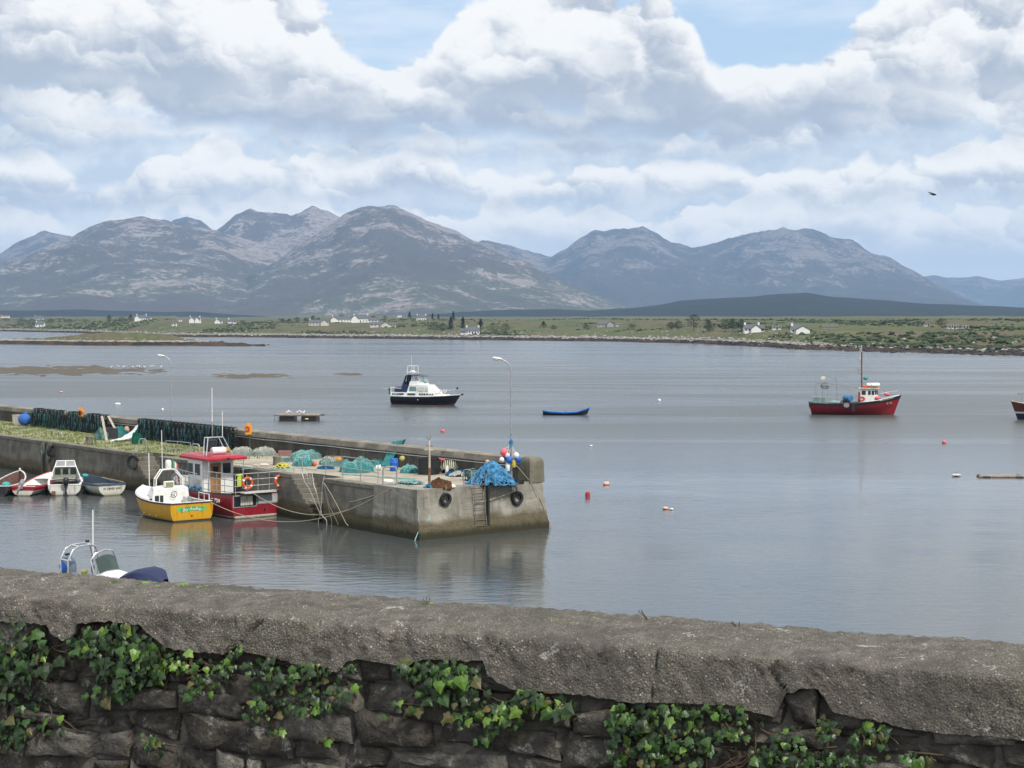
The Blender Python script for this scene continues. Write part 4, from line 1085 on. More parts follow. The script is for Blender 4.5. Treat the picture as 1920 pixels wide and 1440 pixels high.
    b = MB(); b.lathe([(0, -.5), (.2, -.48), (.24, -.4), (.24, .4), (.2, .48), (0, .5)], (4.7, -.15, 3.78), 12, (0, 1, 0)); sm_obj(b.build('liferaft_canister', m_bwhite, t))
    b = MB(); b.box((5.1, .15, 4.1), (.3, .85, .75), bev=.08); b.build('net_bag', m_blackp, t)
    tubes(t, 'aerial', [[(4.9, .15, 4.6), (4.9, .15, 5.6)]], .03, m_grey); tubes(t, 'aerial_whip', [[(4.9, .15, 5.6), (4.9, .15, 7.75)]], .024, m_bwhite); tubes(t, 'aerial_whip', [[(4.75, -.5, 4.6), (4.75, -.5, 6.25)]], .024, m_bwhite)
    # guard rails round the stern
    segs = []; ys = 1.78
    for z in (1.62, 1.98, 2.36, 2.72): segs.append([(3.3, ys + .02, z), (.1, ys - .05, z), (-.1, ys - .15, z), (-.14, -ys + .15, z), (.1, -ys + .05, z), (3.3, -ys - .02, z)])
    for y in (1.6, .8, 0, -.8, -1.6): segs.append([(-.13, y, 1.5), (-.13, y, 2.74)])
    for xx in (.8, 1.7, 2.6, 3.3):
        for sd in (-1, 1): segs.append([(xx, sd * ys, 1.45), (xx, sd * ys, 2.74)])
    tubes(t, 'guard_rail', segs, .025, m_galv)
    segs = []
    for z in (1.85, 2.15, 2.5): segs.append([(4.0 + i * .45, h.pt((4.0 + i * .45) / 9.2, 1, 1, .12).y, z + .02 * i) for i in range(10)])
    for i in range(0, 10): segs.append([(4.0 + i * .45, h.pt((4.0 + i * .45) / 9.2, 1, 1, .12).y, 1.45), (4.0 + i * .45, h.pt((4.0 + i * .45) / 9.2, 1, 1, .12).y, 2.5 + .02 * i)])
    tubes(t, 'bow_rail', segs, .022, m_galv)
    b = MB(); b.box((-.35, .1, 1.58), (.5, 2.3, .06)); b.build('stern_shelf', m_bgrey, t)
    b = MB(); b.box((.5, 1.0, 1.05), (.7, .8, .5), bev=.03); b.build('fish_box', m_blue, t)
    b = MB(); rn = random.Random(4)
    for k in range(26): b.ball((5.0 + rn.uniform(-.5, 2.4), 1.3 + rn.uniform(-.1, .15), 1.2 + rn.uniform(0, .35)), rn.uniform(.05, .13), 6, 4)
    tag(b.build('rope_pile', M('blue_rope', (.035, .19, .40), .8, .3, 8), t), kind='stuff')
    b = MB(); b.box((3.2, -.75, 1.95), (.16, .32, .75), bev=.07); b.box((3.18, -.75, 2.3), (.18, .46, .12), bev=.05); b.build('oilskin_jacket', m_yelg, t)
    p = h.pt(.30, .8, 1); q = h.pt(.42, .8, 1)
    text_part('registration', 'C 734', .42, m_bwhite, t, plane_frame(h.pt(.19, .80, 1) + Vector((0, .03, 0)), p - q, h.pt(.3, 1, 1) - h.pt(.3, .6, 1)), wide=1.05, ext=.02)
    b = MB(); b.lathe([(0, -.3), (.1, -.26), (.13, 0), (.1, .26), (0, .3)], (.1, -1.98, .95), 10); b.build('fender', m_bwhite, t)
    ca, sa = math.cos(t.rotation_euler.z), math.sin(t.rotation_euler.z)
    def wld(p): return (t.location.x + ca * p[0] - sa * p[1], t.location.y + sa * p[0] + ca * p[1], p[2])
    ax = (-ca, -sa, 0)
    lifebuoy(wld((-.22, .80, 2.15)), ax, 'orange lifebuoy on the stern rail, nearer the red wheelhouse', .40); lifebuoy(wld((-.24, -1.48, 2.15)), ax, 'orange lifebuoy on the stern rail, nearer the pier steps', .40)
    return t, wld
rb_t, rb_w = red_boat()

# ---------------------------------------------------------------- small boats moored in a row at the left
def cabin_boat():
    t = boat('cabin_boat', 'small white cabin boat with outboard, second from left along the quay row', 121, 929, 13); t.scale = (1, 1, .9)
    h = Hull(5.0, 2.35, curve_sheer(.82, .85, 1.25), keel=-.3, rake=.5, stern=.92, p=3.0)
    bpart(h, t, hullmat('dirty_white_hull', (.66, .66, .62), [], da=.5, dirt=(.20, .18, .13)), sole=.28, inner=m_bgrey, solem=m_grey, rail=m_bwhite, railw=.14, railh=.08)
    h.deck(.52, 1, .1, .03).build('foredeck', m_bwhite, t)
    fr = [(2.3, -1.08, .88), (2.65, -.72, 1.95), (2.65, .72, 1.95), (2.3, 1.08, .88)]; fr2 = [(2.7, -.70, 1.97), (2.95, -.60, 2.38), (2.95, .60, 2.38), (2.7, .70, 1.97)]
    tubes(t, 'windscreen_frame', [fr, fr2, [(2.66, 0, 1.97), (2.95, 0, 2.38)], [(2.65, -.74, 1.96), (2.65, .74, 1.96)]], .045, m_bwhite)
    g = MB(); g.poly([(2.95, -.58, 2.36), (2.95, .58, 2.36), (2.7, .66, 1.99), (2.7, -.66, 1.99)]); g.build('upper_screen', m_grey, t)
    c = MB(); rows = [[(2.75, -1.0, .8), (2.75, -.68, 1.92), (2.75, .68, 1.92), (2.75, 1.0, .8)], [(3.5, -.86, .95), (3.4, -.6, 1.75), (3.4, .6, 1.75), (3.5, .86, .95)], [(4.2, -.55, 1.15), (4.1, -.4, 1.3), (4.1, .4, 1.3), (4.2, .55, 1.15)]]
    c.grid(rows, flip=True); c.poly(rows[0]); c.build('cabin', M('olive_grey_gelcoat', (.24, .25, .20), .5, .15, 3), t)
    for y in (-.52, 0, .52): window(t, [(2.745, y + .2, 1.35), (2.745, y - .2, 1.35), (2.745, y - .17, 1.8), (2.745, y + .17, 1.8)], .02)
    for c_, d_ in (((1.2, 0, .45), (.9, .6, .35)), ((.35, -.7, .5), (.4, .6, .5)), ((.35, .75, .45), (.4, .5, .4))): MB().box(c_, d_, bev=.03).build('locker', m_bgrey, t)
    outboard(t, -.02, -.1, .82, m_blackp, 0, 1.15); b = MB(); b.box((-.03, .72, .2), (.05, .25, .3)); b.build('trim_bracket', m_rust, t)
    b = MB(); b.lathe([(0, -.4), (.12, -.35), (.15, 0), (.12, .35), (0, .4)], (.8, -1.36, .3), 10); b.build('fender', m_blackp, t); b = MB(); b.lathe([(0, -.4), (.12, -.35), (.15, 0), (.12, .35), (0, .4)], (1.6, 1.38, .35), 10); b.build('fender', m_blackp, t)
cabin_boat()
def red_dinghy():
    t = boat('dinghy', 'red and white open dinghy with tilted outboard left of the white cabin boat', 43, 930, -8)
    h = Hull(4.6, 1.95, curve_sheer(.62, .62, 1.25), keel=-.25, rake=.4, stern=.85, p=2.2)
    bpart(h, t, hullmat('red_white_hull', (.33, .02, .04), [(.36, (.68, .66, .58))], da=.2), sole=.2, inner=m_bwhite, solem=m_bgrey, rail=m_red, railw=.09, railh=.12)
    for xx in (1.2, 2.3): b = MB(); b.box((xx, 0, .5), (.32, 1.45, .05)); b.build('thwart', m_red, t)
    h.deck(.74, 1, .05, -.03).build('foredeck', m_bwhite, t)
    outboard(t, .0, .1, .66, m_grey, .9, .9)
red_dinghy()
def wood_boat():
    t = boat('rowing_boat', 'open white rowing boat with dark blue gunwale and brown interior nearest the yellow boat', 210, 929, 38)
    h = Hull(5.0, 2.2, curve_sheer(.78, .74, 1.15), keel=-.3, rake=.3, stern=.92, p=2.4, full=.5)
    bpart(h, t, hullmat('old_white_hull', (.62, .62, .55), [], da=.55, dirt=(.26, .22, .10)), sole=.18, inner=M('dark_blue_inner', (.03, .045, .07), .6, .2, 4), solem=M('brown_boards', (.24, .105, .05), .8, .25, 5), rail=M('faded_blue_rail', (.06, .09, .13), .6, .3, 6), railw=.10, railh=.13)
    for xx in (1.0, 2.1, 3.1): b = MB(); b.box((xx, 0, .52), (.3, 1.72, .05)); b.build('thwart', m_plank, t)
    for y, a in ((.35, .06), (-.25, -.05), (-.6, .12)): b = MB(); b.box((1.5, y, .66), (2.3, .12, .05), rot=(0, .06, a)); b.build('loose_plank', m_plank, t)
    b = MB(); b.ball((3.9, .2, 1.1), .22, 10, 6, (1.3, 1, .6)); b.build('teal_cover', m_teal, t)
    tubes(t, 'oar', [[(.2, -.95, .85), (2.9, -.6, 1.0)]], .035, m_plank)
    text_part('boat_name', 'ST JAMES AVE', .21, m_blackp, t, plane_frame((-.02, 0, .47), (0, -1, 0), (0, 0, 1)), wide=.98, track=1.0)
wood_boat()
def black_boat():
    t = boat('rowing_boat', 'black hulled rowing boat cut by the left edge beside the red dinghy', -6, 931, -2)
    h = Hull(4.8, 1.9, curve_sheer(.72, .7, 1.35), keel=-.3, rake=.4, stern=.9, p=2.3)
    bpart(h, t, hullmat('black_hull', (.02, .02, .024), [], da=.2), sole=.2, inner=M('brown_inner', (.10, .05, .04), .8, .3, 4), rail=m_bgrey, railw=.09, railh=.07)
    for xx in (1.2, 2.4): b = MB(); b.box((xx, 0, .5), (.3, 1.5, .05)); b.build('thwart', m_plank, t)
    b = MB(); b.ball((2.2, .1, .6), .3, 9, 6, (1.4, 1, .7)); b.build('blue_net', m_teal, t); b = MB(); b.lathe([(0, 0), (.07, 0), (.07, .18), (0, .2)], (4.9, 0, 1.33), 8); b.build('stem_post', m_bwhite, t)
black_boat()

# ---------------------------------------------------------------- inflatable with console, half hidden by the wall
def rib():
    p = atz(146, 1124, 0); t = thing('inflatable_boat', 'navy rigid inflatable with steering console and stern arch behind the near wall', 'boat', (p.x, p.y, 0), R(-30))
    tube = [(-.2, .95, .55)] + [(x, .95, .55 + .02 * x) for x in (.8, 1.8, 2.8)] + [(3.7, .78, .68), (4.4, .42, .86), (4.75, 0, .95), (4.4, -.42, .86), (3.7, -.78, .68)] + [(x, -.95, .55 + .02 * x) for x in (2.8, 1.8, .8)] + [(-.2, -.95, .55)]
    sm_obj(MB().tube(tube, .27, 12).build('inflatable_tube', m_navyhull, t))
    h = Hull(4.6, 1.9, [(0, .6), (1, .8)], keel=-.3, stern=.95, p=1.3); h.outer().build('hull', m_bgrey, t); h.sole(.42, 0, .9).build('sole', m_grey, t)
    # raised bow dodger in navy canvas
    d = MB(); rows = []
    for x, w_, z in ((2.9, .95, 1.05), (3.3, .98, 1.45), (3.9, .86, 1.66), (4.5, .55, 1.62), (4.95, .2, 1.25)): rows.append([(x, -w_, .7), (x, -w_ * .96, z - .12), (x, -w_ * .6, z), (x, w_ * .6, z), (x, w_ * .96, z - .12), (x, w_, .7)])
    d.grid(rows); d.poly(rows[0][::-1]); sm_obj(d.build('bow_cover', m_navy, t))
    c = MB(); rows = []
    for x, w_, z in ((1.5, .62, 1.28), (2.0, .66, 1.40), (2.5, .60, 1.32), (2.85, .46, 1.05)): rows.append([(x, -w_, .45), (x, -w_, z - .1), (x, -w_ * .5, z), (x, w_ * .5, z), (x, w_, z - .1), (x, w_, .45)])
    c.grid(rows); c.poly(rows[0][::-1]); co = sm_obj(c.build('console', m_bwhite, t))
    ws = [(1.55, -.66, 1.2), (1.35, -.68, 1.85), (1.42, -.5, 2.12), (1.45, 0, 2.22), (1.42, .5, 2.12), (1.35, .68, 1.85), (1.55, .66, 1.2)]
    tubes(t, 'grab_frame', [[(p[0] + .12, p[1] * 1.06, p[2] + .03) for p in ws]], .035, m_steel)
    g = MB(); g.grid([[(1.85, -.60, 1.32), (1.9, -.2, 1.42), (1.9, .2, 1.42), (1.85, .60, 1.32)], [(1.60, -.62, 1.92), (1.6, -.2, 2.04), (1.6, .2, 2.04), (1.60, .62, 1.92)]]); g.build('windscreen', M('tinted_screen', (.035, .06, .05), .08, .2, 2, spec=.6), co)
    text_part('boat_name', 'DOLPHIN', .17, m_grey, t, plane_frame((2.62, -.48, 1.18), (.75, .66, -.1), (-.4, .2, .9)), wide=1.0)
    b = MB(); b.box((1.0, 0, .75), (.5, .6, .7), bev=.05); b.build('seat', m_bgrey, t)
    a = [(-.05, .95, .6), (-.05, .95, 1.85), (.02, .72, 2.28), (.05, .4, 2.4), (.05, -.4, 2.4), (.02, -.72, 2.28), (-.05, -.95, 1.85), (-.05, -.95, .6)]
    tubes(t, 'stern_arch', [a, [(p[0] + .38, p[1] * .94, p[2] - .05) for p in a], [a[1], (.33, .9, 1.8)], [a[6], (.33, -.9, 1.8)], [a[3], (.43, .38, 2.35)], [a[4], (.43, -.38, 2.35)]], .04, m_steel)
    for c_, d_ in (((.05, .55, 2.46), (.12, .16, .1)), ((.15, -.75, 2.05), (.12, .22, .1)), ((-.05, .97, 1.2), (.14, .1, .3))): MB().box(c_, d_, bev=.02).build('light_unit', m_blackp, t)
    tubes(t, 'whip_aerial', [[(-.05, .98, 1.3), (-.1, 1.05, 3.75)]], .03, m_bwhite); tubes(t, 'fishing_rod', [[(.05, -.8, 2.1), (-.25, -.5, 4.3)]], .010, m_grey); tubes(t, 'fishing_rod', [[(-.05, .98, 1.3), (-.2, 1.25, 3.9)]], .010, m_grey)
    eng = outboard(t, -.25, .0, .98, M('engine_grey_blue', (.13, .17, .23), .25, .12, 4), -.12, 1.75)
    b = MB(); b.lathe([(0, 0), (.22, .0), (.22, .02), (0, .02)], (-.5, -.36, 1.42), 14, (0, -1, 0)); b.build('cowl_badge', m_blue, eng)
    b = MB(); b.box((.85, -.45, 1.15), (.3, .25, .5), bev=.06); b.build('yellow_bag', M('olive_yellow', (.30, .32, .08), .8, .2, 5), t)
rib()

# ================================================================ craft out on the bay
def cruiser():
    p = atz(738, 757, 0); t = thing('motor_cruiser', 'white and navy motor cruiser with flybridge canopy moored out in the bay', 'motor boat', (p.x, p.y, 0), R(-24)); t.scale = (.93, .9, .77)
    h = Hull(10.6, 3.7, [(0, 1.55), (.3, 1.5), (.6, 1.55), (.85, 1.75), (1, 1.95)], keel=-.6, rake=1.3, stern=.93, p=2.4, srake=-.35)
    bpart(h, t, hullmat('navy_hull', (.016, .017, .030), [(.34, (.16, .02, .02))], da=.10))
    h.rail(.10, .10, .06, .03).build('rubbing_strake', m_bwhite, t); h.deck(0, 1, .05, .0).build('deck', m_bwhite, t)
    def slab(name, secs, mat, par=t):
        mb = MB(); rows = [[(x, -w_, z0), (x + o, -w_ * .94, z1), (x + o, w_ * .94, z1), (x, w_, z0)] for x, w_, z0, z1, o in secs]
        mb.grid(rows); mb.poly(rows[0][::-1]); mb.poly(rows[-1]); return mb.build(name, mat, par)
    slab('topsides', [(.35, 1.62, 1.5, 2.25, -.1), (3.2, 1.7, 1.5, 2.25, 0), (6.6, 1.55, 1.55, 2.25, 0), (8.6, 1.0, 1.7, 2.05, 0), (9.4, .5, 1.8, 1.95, 0)], m_bwhite)
    sl = slab('saloon', [(3.0, 1.45, 2.2, 3.55, .35), (4.4, 1.45, 2.2, 3.68, .2), (6.6, 1.35, 2.2, 3.62, -.1), (7.0, 1.2, 2.2, 3.45, -.35), (8.0, .9, 2.2, 2.35, -.1)], m_bwhite)
    slab('flybridge', [(3.3, 1.25, 3.6, 4.25, .1), (4.6, 1.2, 3.6, 4.4, .1), (5.7, 1.0, 3.6, 4.1, -.2)], m_bwhite)
    sd = -1
    def win(x0, x1, z0, z1, y=1.60, par=t, mat=None, sh=.0): window(par, [(x0, sd * y, z0), (x1, sd * y, z0), (x1 - sh, sd * y * .985, z1), (x0 + sh, sd * y * .985, z1)], .03, mat or m_glass)
    for x0, x1 in ((.6, .85), (1.0, 1.2), (1.35, 1.6), (1.7, 2.6)): win(x0, x1, 1.78, 2.08, 1.655)
    for x0, x1 in ((5.2, 5.5), (5.6, 5.9), (6.0, 6.3), (6.45, 6.75)): win(x0, x1, 1.84, 2.12, 1.62)
    for x0, x1, y in ((6.9, 7.15, 1.52), (7.25, 7.5, 1.42)): win(x0, x1, 1.84, 2.08, y)
    win(3.25, 4.6, 1.80, 2.10, 1.70)
    win(3.45, 4.7, 2.55, 3.35, 1.455, sl, M('pale_green_glass', (.16, .28, .25), .1, .15, 2, spec=.6), .12); win(4.9, 6.0, 2.55, 3.3, 1.45, sl, M('pale_blind', (.62, .64, .64), .4, .05, 2)); win(6.1, 6.7, 2.55, 3.2, 1.40, sl, M('pale_blind', (.62, .64, .64), .4, .05, 2), .1)
    cv = MB(); rows = [[(1.9 + o, -1.2, z), (1.9 + o, 1.2, z)] for o, z in ((0, 2.2), (.2, 3.6), (.75, 5.25), (1.0, 5.42))]; cv.grid(rows)
    for s2 in (-1, 1): cv.poly([(1.9, s2 * 1.2, 2.2), (3.1, s2 * 1.25, 2.2), (3.2, s2 * 1.25, 3.6), (2.45, s2 * 1.2, 3.9), (2.75, s2 * 1.2, 5.2), (2.9, s2 * 1.2, 5.42), (2.65, s2 * 1.2, 5.25), (2.1, s2 * 1.2, 3.6)])
    cv.build('canopy', m_navy, t)
    b = MB(); b.box((3.6, 0, 5.42), (1.7, 2.3, .10), bev=.04); b.build('bimini_top', m_navy, t)
    tubes(t, 'canopy_frame', [[(2.9, s2 * 1.2, 5.4), (3.4, s2 * 1.2, 4.25)] for s2 in (-1, 1)] + [[(4.4, s2 * 1.15, 5.4), (4.7, s2 * 1.1, 4.4)] for s2 in (-1, 1)] + [[(5.5, -1.0, 5.2), (5.5, 1.0, 5.2), (4.4, 1.15, 5.4), (4.4, -1.15, 5.4), (5.5, -1.0, 5.2), (5.75, -.95, 4.4)]], .04, m_navy)
    g = MB(); g.grid([[(5.2, -1.1, 4.35), (5.8, -.7, 4.2), (5.8, .7, 4.2), (5.2, 1.1, 4.35)], [(4.9, -1.05, 4.85), (5.4, -.6, 4.8), (5.4, .6, 4.8), (4.9, 1.05, 4.85)]]); g.build('windscreen', M('pale_green_glass', (.16, .28, .25), .1, .15, 2, spec=.6), t)
    a = [(2.6, -.9, 4.2), (2.75, -.75, 6.0), (2.75, .75, 6.0), (2.6, .9, 4.2)]; tubes(t, 'radar_arch', [a, [(p[0] + .9, p[1], p[2]) for p in a], [(2.75, -.75, 6.0), (2.85, -.7, 7.1), (3.9, -.7, 7.1), (3.9, -.75, 5.6)], [(2.75, .75, 6.0), (2.85, .7, 7.1), (3.9, .7, 7.1), (3.9, .75, 5.6)], [(2.85, -.7, 7.1), (2.85, .7, 7.1)], [(3.9, -.7, 7.1), (3.9, .7, 7.1)]], .045, m_bwhite)
    b = MB(); b.lathe([(0, 0), (.42, .02), (.45, .12), (.3, .26), (0, .3)], (3.3, 0, 5.95), 12); b.build('radar_dome', m_bwhite, t); b = MB(); b.box((3.3, 0, 5.9), (1.0, 1.6, .06)); b.build('radar_platform', m_bwhite, t)
    tubes(t, 'aerial', [[(2.8, .7, 7.1), (2.75, .7, 8.9)]], .02, m_bwhite)
    b = MB(); b.box((1.3, 0, 2.75), (1.1, 2.4, .95), bev=.05); b.build('aft_canopy', m_navy, t); text_part('canopy_name', 'PRINCESS', .3, m_bwhite, t, plane_frame((1.3, -1.215, 2.95), (1, 0, 0), (0, 0, 1)))
    # aft rail, davit, outboard
    tubes(t, 'stern_rail', [[(.25, s2 * 1.5, 2.2), (.2, s2 * 1.5, 3.1), (1.0, s2 * 1.55, 3.1), (2.2, s2 * 1.6, 3.0)] for s2 in (-1, 1)] + [[(.2, -1.5, 3.1), (.2, 1.5, 3.1)], [(.15, -.9, 2.2), (.15, -.9, 3.2)], [(.1, -.9, 2.75), (-1.4, -.7, 2.85)]], .035, m_bwhite)
    outboard(t, -.05, -1.0, 2.5, m_blackp, 0, .9)
    xs = [4.6 + .55 * i for i in range(12)]; rl = [(x, -h.pt(min(1, x / 10.6), 1, 1, .12).y, h.zs(min(1, x / 10.6)) + .75 + .02 * (x - 4.6)) for x in xs]; sg = [rl, [(p[0], -p[1], p[2]) for p in rl], [rl[-1], (11.2, 0, 2.9), (rl[-1][0], -rl[-1][1], rl[-1][2])]]
    for q in rl[::2]: sg += [[q, (q[0], q[1], q[2] - .8)], [(q[0], -q[1], q[2]), (q[0], -q[1], q[2] - .8)]]
    tubes(t, 'pulpit_rail', sg, .022, m_steel)
    for k, xx in enumerate((8.3, 8.75, 9.2)): b = MB(); b.lathe([(0, -.4), (.1, -.36), (.12, 0), (.1, .36), (0, .4)], (xx, -.55, 2.5), 8, (.55, 0, .8)); b.build('fender', m_bwhite, t)
    b = MB(); b.box((8.9, .1, 2.0), (.8, .8, .3), bev=.06); b.build('deck_cushion', M('terracotta', (.40, .17, .06), .8, .15, 4), t)
    b = MB(); b.tube([(10.9, 0, 1.95), (12.0, 0, 2.1)], .06, 6); b.box((11.7, 0, 1.95), (.35, .08, .3)); b.build('anchor', m_blackp, t); tubes(t, 'anchor_chain', [[(11.6, 0, 1.9), (11.9, -.3, -.2)]], .03, m_grey)
    b = MB(); b.ball((10.9, 0, 3.1), .2, 8, 5); b.build('bow_ball', m_blackp, t)
    p2 = h.pt(.47, .72, -1); b = MB(); b.ball((p2.x, p2.y - .02, p2.z), .09, 8, 5); b.build('porthole', m_bwhite, t)
cruiser()
def trawler():
    p = atz(1524, 776.5, 0); t = thing('trawler', 'red fishing trawler with black rail and white wheelhouse out at right', 'fishing boat', (p.x, p.y, 0), R(-9)); t.scale = (1, 1, .78)
    h = Hull(10.3, 3.7, [(0, 1.95), (.25, 1.85), (.5, 1.95), (.75, 2.4), (1, 3.25)], keel=-.6, rake=1.0, stern=.86, p=2.0, srake=.55, full=.5)
    hm = hullmat('trawler_red', (.27, .014, .022), [(.10, (.30, .06, .05))], da=.25)
    bpart(h, t, hm, sole=1.1, inner=m_grey, solem=m_grey)
    mb = MB()
    for sd in (-1, 1):
        rows = [[h.pt(i / 22, v, sd, -.025) for v in (.84, .90, .96, 1.0)] + [h.pt(i / 22, 1, sd, .1)] for i in range(23)]
        mb.grid(rows, flip=(sd > 0))
    mb.build('black_bulwark', m_blackp, t)
    rows = [[h.pt(.62 + .36 * i / 12, 1, sd_, .02, .02) for i in range(13)] for sd_ in (-1,)]; MB().tube(rows[0], .07, 6).build('white_rail', m_bwhite, t); MB().tube([h.pt(.62 + .36 * i / 12, 1, 1, .02, .02) for i in range(13)], .07, 6).build('white_rail', m_bwhite, t)
    # wheelhouse
    x0, x1, hw, z0, z1 = 5.9, 8.1, 1.05, 1.3, 4.25
    a = [(x0, -hw), (x1 - .5, -hw), (x1, -.5), (x1, .5), (x1 - .5, hw), (x0, hw)]
    w_ = MB(); w_.grid([[(q[0], q[1], z0) for q in a], [(q[0], q[1], z1) for q in a]], close=True); wh = w_.build('wheelhouse', m_bwhite, t)
    for xa, wd in ((6.05, .5), (6.85, .32), (7.3, .3)): window(wh, [(xa, -hw - .003, 3.3), (xa + wd, -hw - .003, 3.3), (xa + wd, -hw - .003, 3.95), (xa, -hw - .003, 3.95)], .03)
    d_ = Vector((.5, .55, 0)); n0 = Vector((x1 - .5, -hw, 0))
    window(wh, [n0 + d_ * .15 + Vector((.003, -.003, 3.3)), n0 + d_ * .45 + Vector((.003, -.003, 3.3)), n0 + d_ * .45 + Vector((.003, -.003, 3.95)), n0 + d_ * .15 + Vector((.003, -.003, 3.95))], .03); window(wh, [n0 + d_ * .6 + Vector((.003, -.003, 3.3)), n0 + d_ * .9 + Vector((.003, -.003, 3.3)), n0 + d_ * .9 + Vector((.003, -.003, 3.95)), n0 + d_ * .6 + Vector((.003, -.003, 3.95))], .03)
    b = MB(); b.box((7.0, 0, 4.31), (2.6, 2.5, .12), bev=.04); b.build('roof', M('rusty_white', (.60, .50, .42), .6, .25, 3), wh)
    b = MB(); b.lathe([(0, -.85), (.26, -.8), (.34, -.65), (.34, .65), (.26, .8), (0, .85)], (7.5, -.2, 4.85), 12, (1, 0, 0)); sm_obj(b.build('liferaft_canister', m_bwhite, t)); b = MB(); b.box((6.5, -.4, 4.6), (.7, .6, .35), bev=.1); b.build('orange_bundle', m_orange, t); b = MB(); b.box((7.4, -.2, 4.45), (1.4, .7, .14)); b.build('raft_cradle', m_rust, t)
    b = MB(); b.box((5.75, -.9, 2.9), (.25, .3, 1.6)); b.build('exhaust_casing', M('red_oxide', (.24, .06, .04), .7, .2, 4), t)
    b = MB(); b.torus((6.1, -1.12, 2.65), .3, .09, (0, 1, 0), 16, 6); b.build('rope_coil', m_orange, t)
    # mast, stays, boom
    tubes(t, 'mast', [[(6.1, 0, 4.3), (6.05, 0, 10.2)]], .10, m_rust); tubes(t, 'mast_top', [[(6.05, 0, 10.2), (6.05, 0, 11.3)], [(5.85, 0, 9.0), (5.85, 0, 10.9)]], .035, m_bwhite)
    tubes(t, 'mast_step', [[(6.05, 0, z), (5.65, 0, z), (5.65, 0, z + .35)] for z in (6.6, 7.2, 8.7)], .03, m_rust)
    tubes(t, 'stay', [[(6.05, 0, 9.0), (9.3, 0, 3.2)], ], .025, m_grey, 4); tubes(t, 'stay', [[(6.05, 0, 9.0), (7.4, -.6, 4.4)]], .02, m_grey, 4); tubes(t, 'stay', [[(6.05, 0, 7.6), (2.4, 0, 5.6)]], .02, m_grey, 4)
    tubes(t, 'boom', [[(5.8, 0, 4.35), (2.6, 0, 4.95), (1.0, 0, 5.15)], [(3.9, 0, 4.7), (4.9, -.3, 3.7)], [(1.3, 0, 5.15), (.5, 0, 5.0)]], .05, m_grey)
    b = MB(); b.ball((6.55, -.2, 5.9), .3, 10, 7); b.build('green_buoy', M('green_buoy', (.03, .25, .2), .5, .1, 4), t)
    tubes(t, 'derrick_post', [[(1.9, .3, 1.9), (1.9, .3, 4.9)], [(3.1, .3, 1.9), (2.9, .3, 6.3)], [(.4, 0, 1.9), (.35, 0, 5.2), (1.2, 0, 5.05)], [(1.2, -.6, 1.9), (1.2, -.6, 5.0)]], .04, m_grey)
    b = MB(); b.torus((1.5, 0, 4.75), .45, .08, (0, 1, 0), 16, 6); b.torus((1.5, .3, 4.6), .5, .05, (0, 1, .3), 16, 6); b.box((1.5, 0, 4.75), (.9, .3, .5), bev=.1); b.build('net_hauler', m_grey, t)
    b = MB(); b.lathe([(0, 0), (.28, .02), (.3, .15), (0, .17)], (1.25, -.1, 5.95), 12, (0, -1, 0)); b.build('floodlight', M('cream_lamp', (.72, .68, .45), .5, .1, 3), t)
    b = MB(); b.lathe([(0, -.55), (.45, -.5), (.5, -.45), (.5, .0), (.5, .45), (.45, .5), (0, .55)], (4.35, -.6, 2.7), 16, (.75, -.65, 0)); b.build('blue_drum', M('blue_drum', (.05, .17, .36), .5, .2, 3), t); b = MB(); b.box((4.1, -.5, 2.2), (1.1, .9, .35)); b.build('winch_bed', m_blackp, t)
    segs = [[(.0, -1.45, 2.85), (3.6, -1.7, 2.65)], [(.0, 1.45, 2.85), (3.6, 1.7, 2.65)], [(0, -1.45, 2.85), (0, 1.45, 2.85)]] + [[(x, sd * (1.45 + .07 * x), 1.8), (x, sd * (1.45 + .07 * x), 2.8)] for x in (0, .7, 1.4, 2.2, 3.0, 3.6) for sd in (-1, 1)]
    tubes(t, 'stern_rail', segs, .035, m_galv)
    ns = M('pale_green_net', (.20, .30, .26), .9, .2, 3); b = MB()
    b.poly([(.02, -1.44, 1.95), (1.5, -1.54, 1.9), (1.5, -1.54, 2.75), (.02, -1.44, 2.8)]); b.build('net_panel', ns, t); b = MB(); b.ball((2.7, -.6, 2.0), .5, 10, 6, (1.6, 1, .6)); b.build('net_pile', M('pale_teal_net', (.25, .38, .34), .9, .3, 5), t); b = MB(); b.ball((3.5, -.2, 1.95), .5, 10, 6, (1.5, 1, .5)); b.build('net_pile', M('tan_net', (.40, .36, .24), .9, .3, 5), t)
    p2 = h.pt(.40, .9, -1); b = MB(); b.lathe([(0, -.1), (.36, -.09), (.36, .09), (0, .1)], (p2.x, p2.y - .12, p2.z - .05), 14, (0, -1, 0)); b.build('tyre_fender', m_grey, t)
    b = MB(); b.box((5.0, -1.93, 1.3), (.4, .08, 1.3)); b.build('rubbing_board', m_blackp, t)
    for (x, z) in ((9.2, 3.35), (8.0, 2.75)): b = MB(); b.ball((x, -.9 if x < 9 else -.45, z), .33, 10, 7, (1.2, 1, .9)); b.build('pink_float', m_pink, t)
    tubes(t, 'bow_rail', [[(8.3, -.9, 3.5), (9.6, -.5, 3.75), (10.6, 0, 3.95), (9.6, .5, 3.75), (8.3, .9, 3.5)], [(9.6, -.5, 3.75), (9.6, -.5, 3.0)], [(10.6, 0, 3.95), (10.6, 0, 3.2)]], .03, m_galv)
    p3, p4 = h.pt(.78, .94, -1, -.06), h.pt(.93, .94, -1, -.06)
    text_part('boat_name', 'ORANGE BLOSSOM', .21, m_bwhite, t, plane_frame((p3 + p4) / 2 + Vector((-.1, -.06, 0)), p4 - p3, h.pt(.86, 1, -1) - h.pt(.86, .7, -1)), ext=.02, wide=1.1)
    p3, p4 = h.pt(.82, .72, -1, -.05), h.pt(.94, .72, -1, -.05)
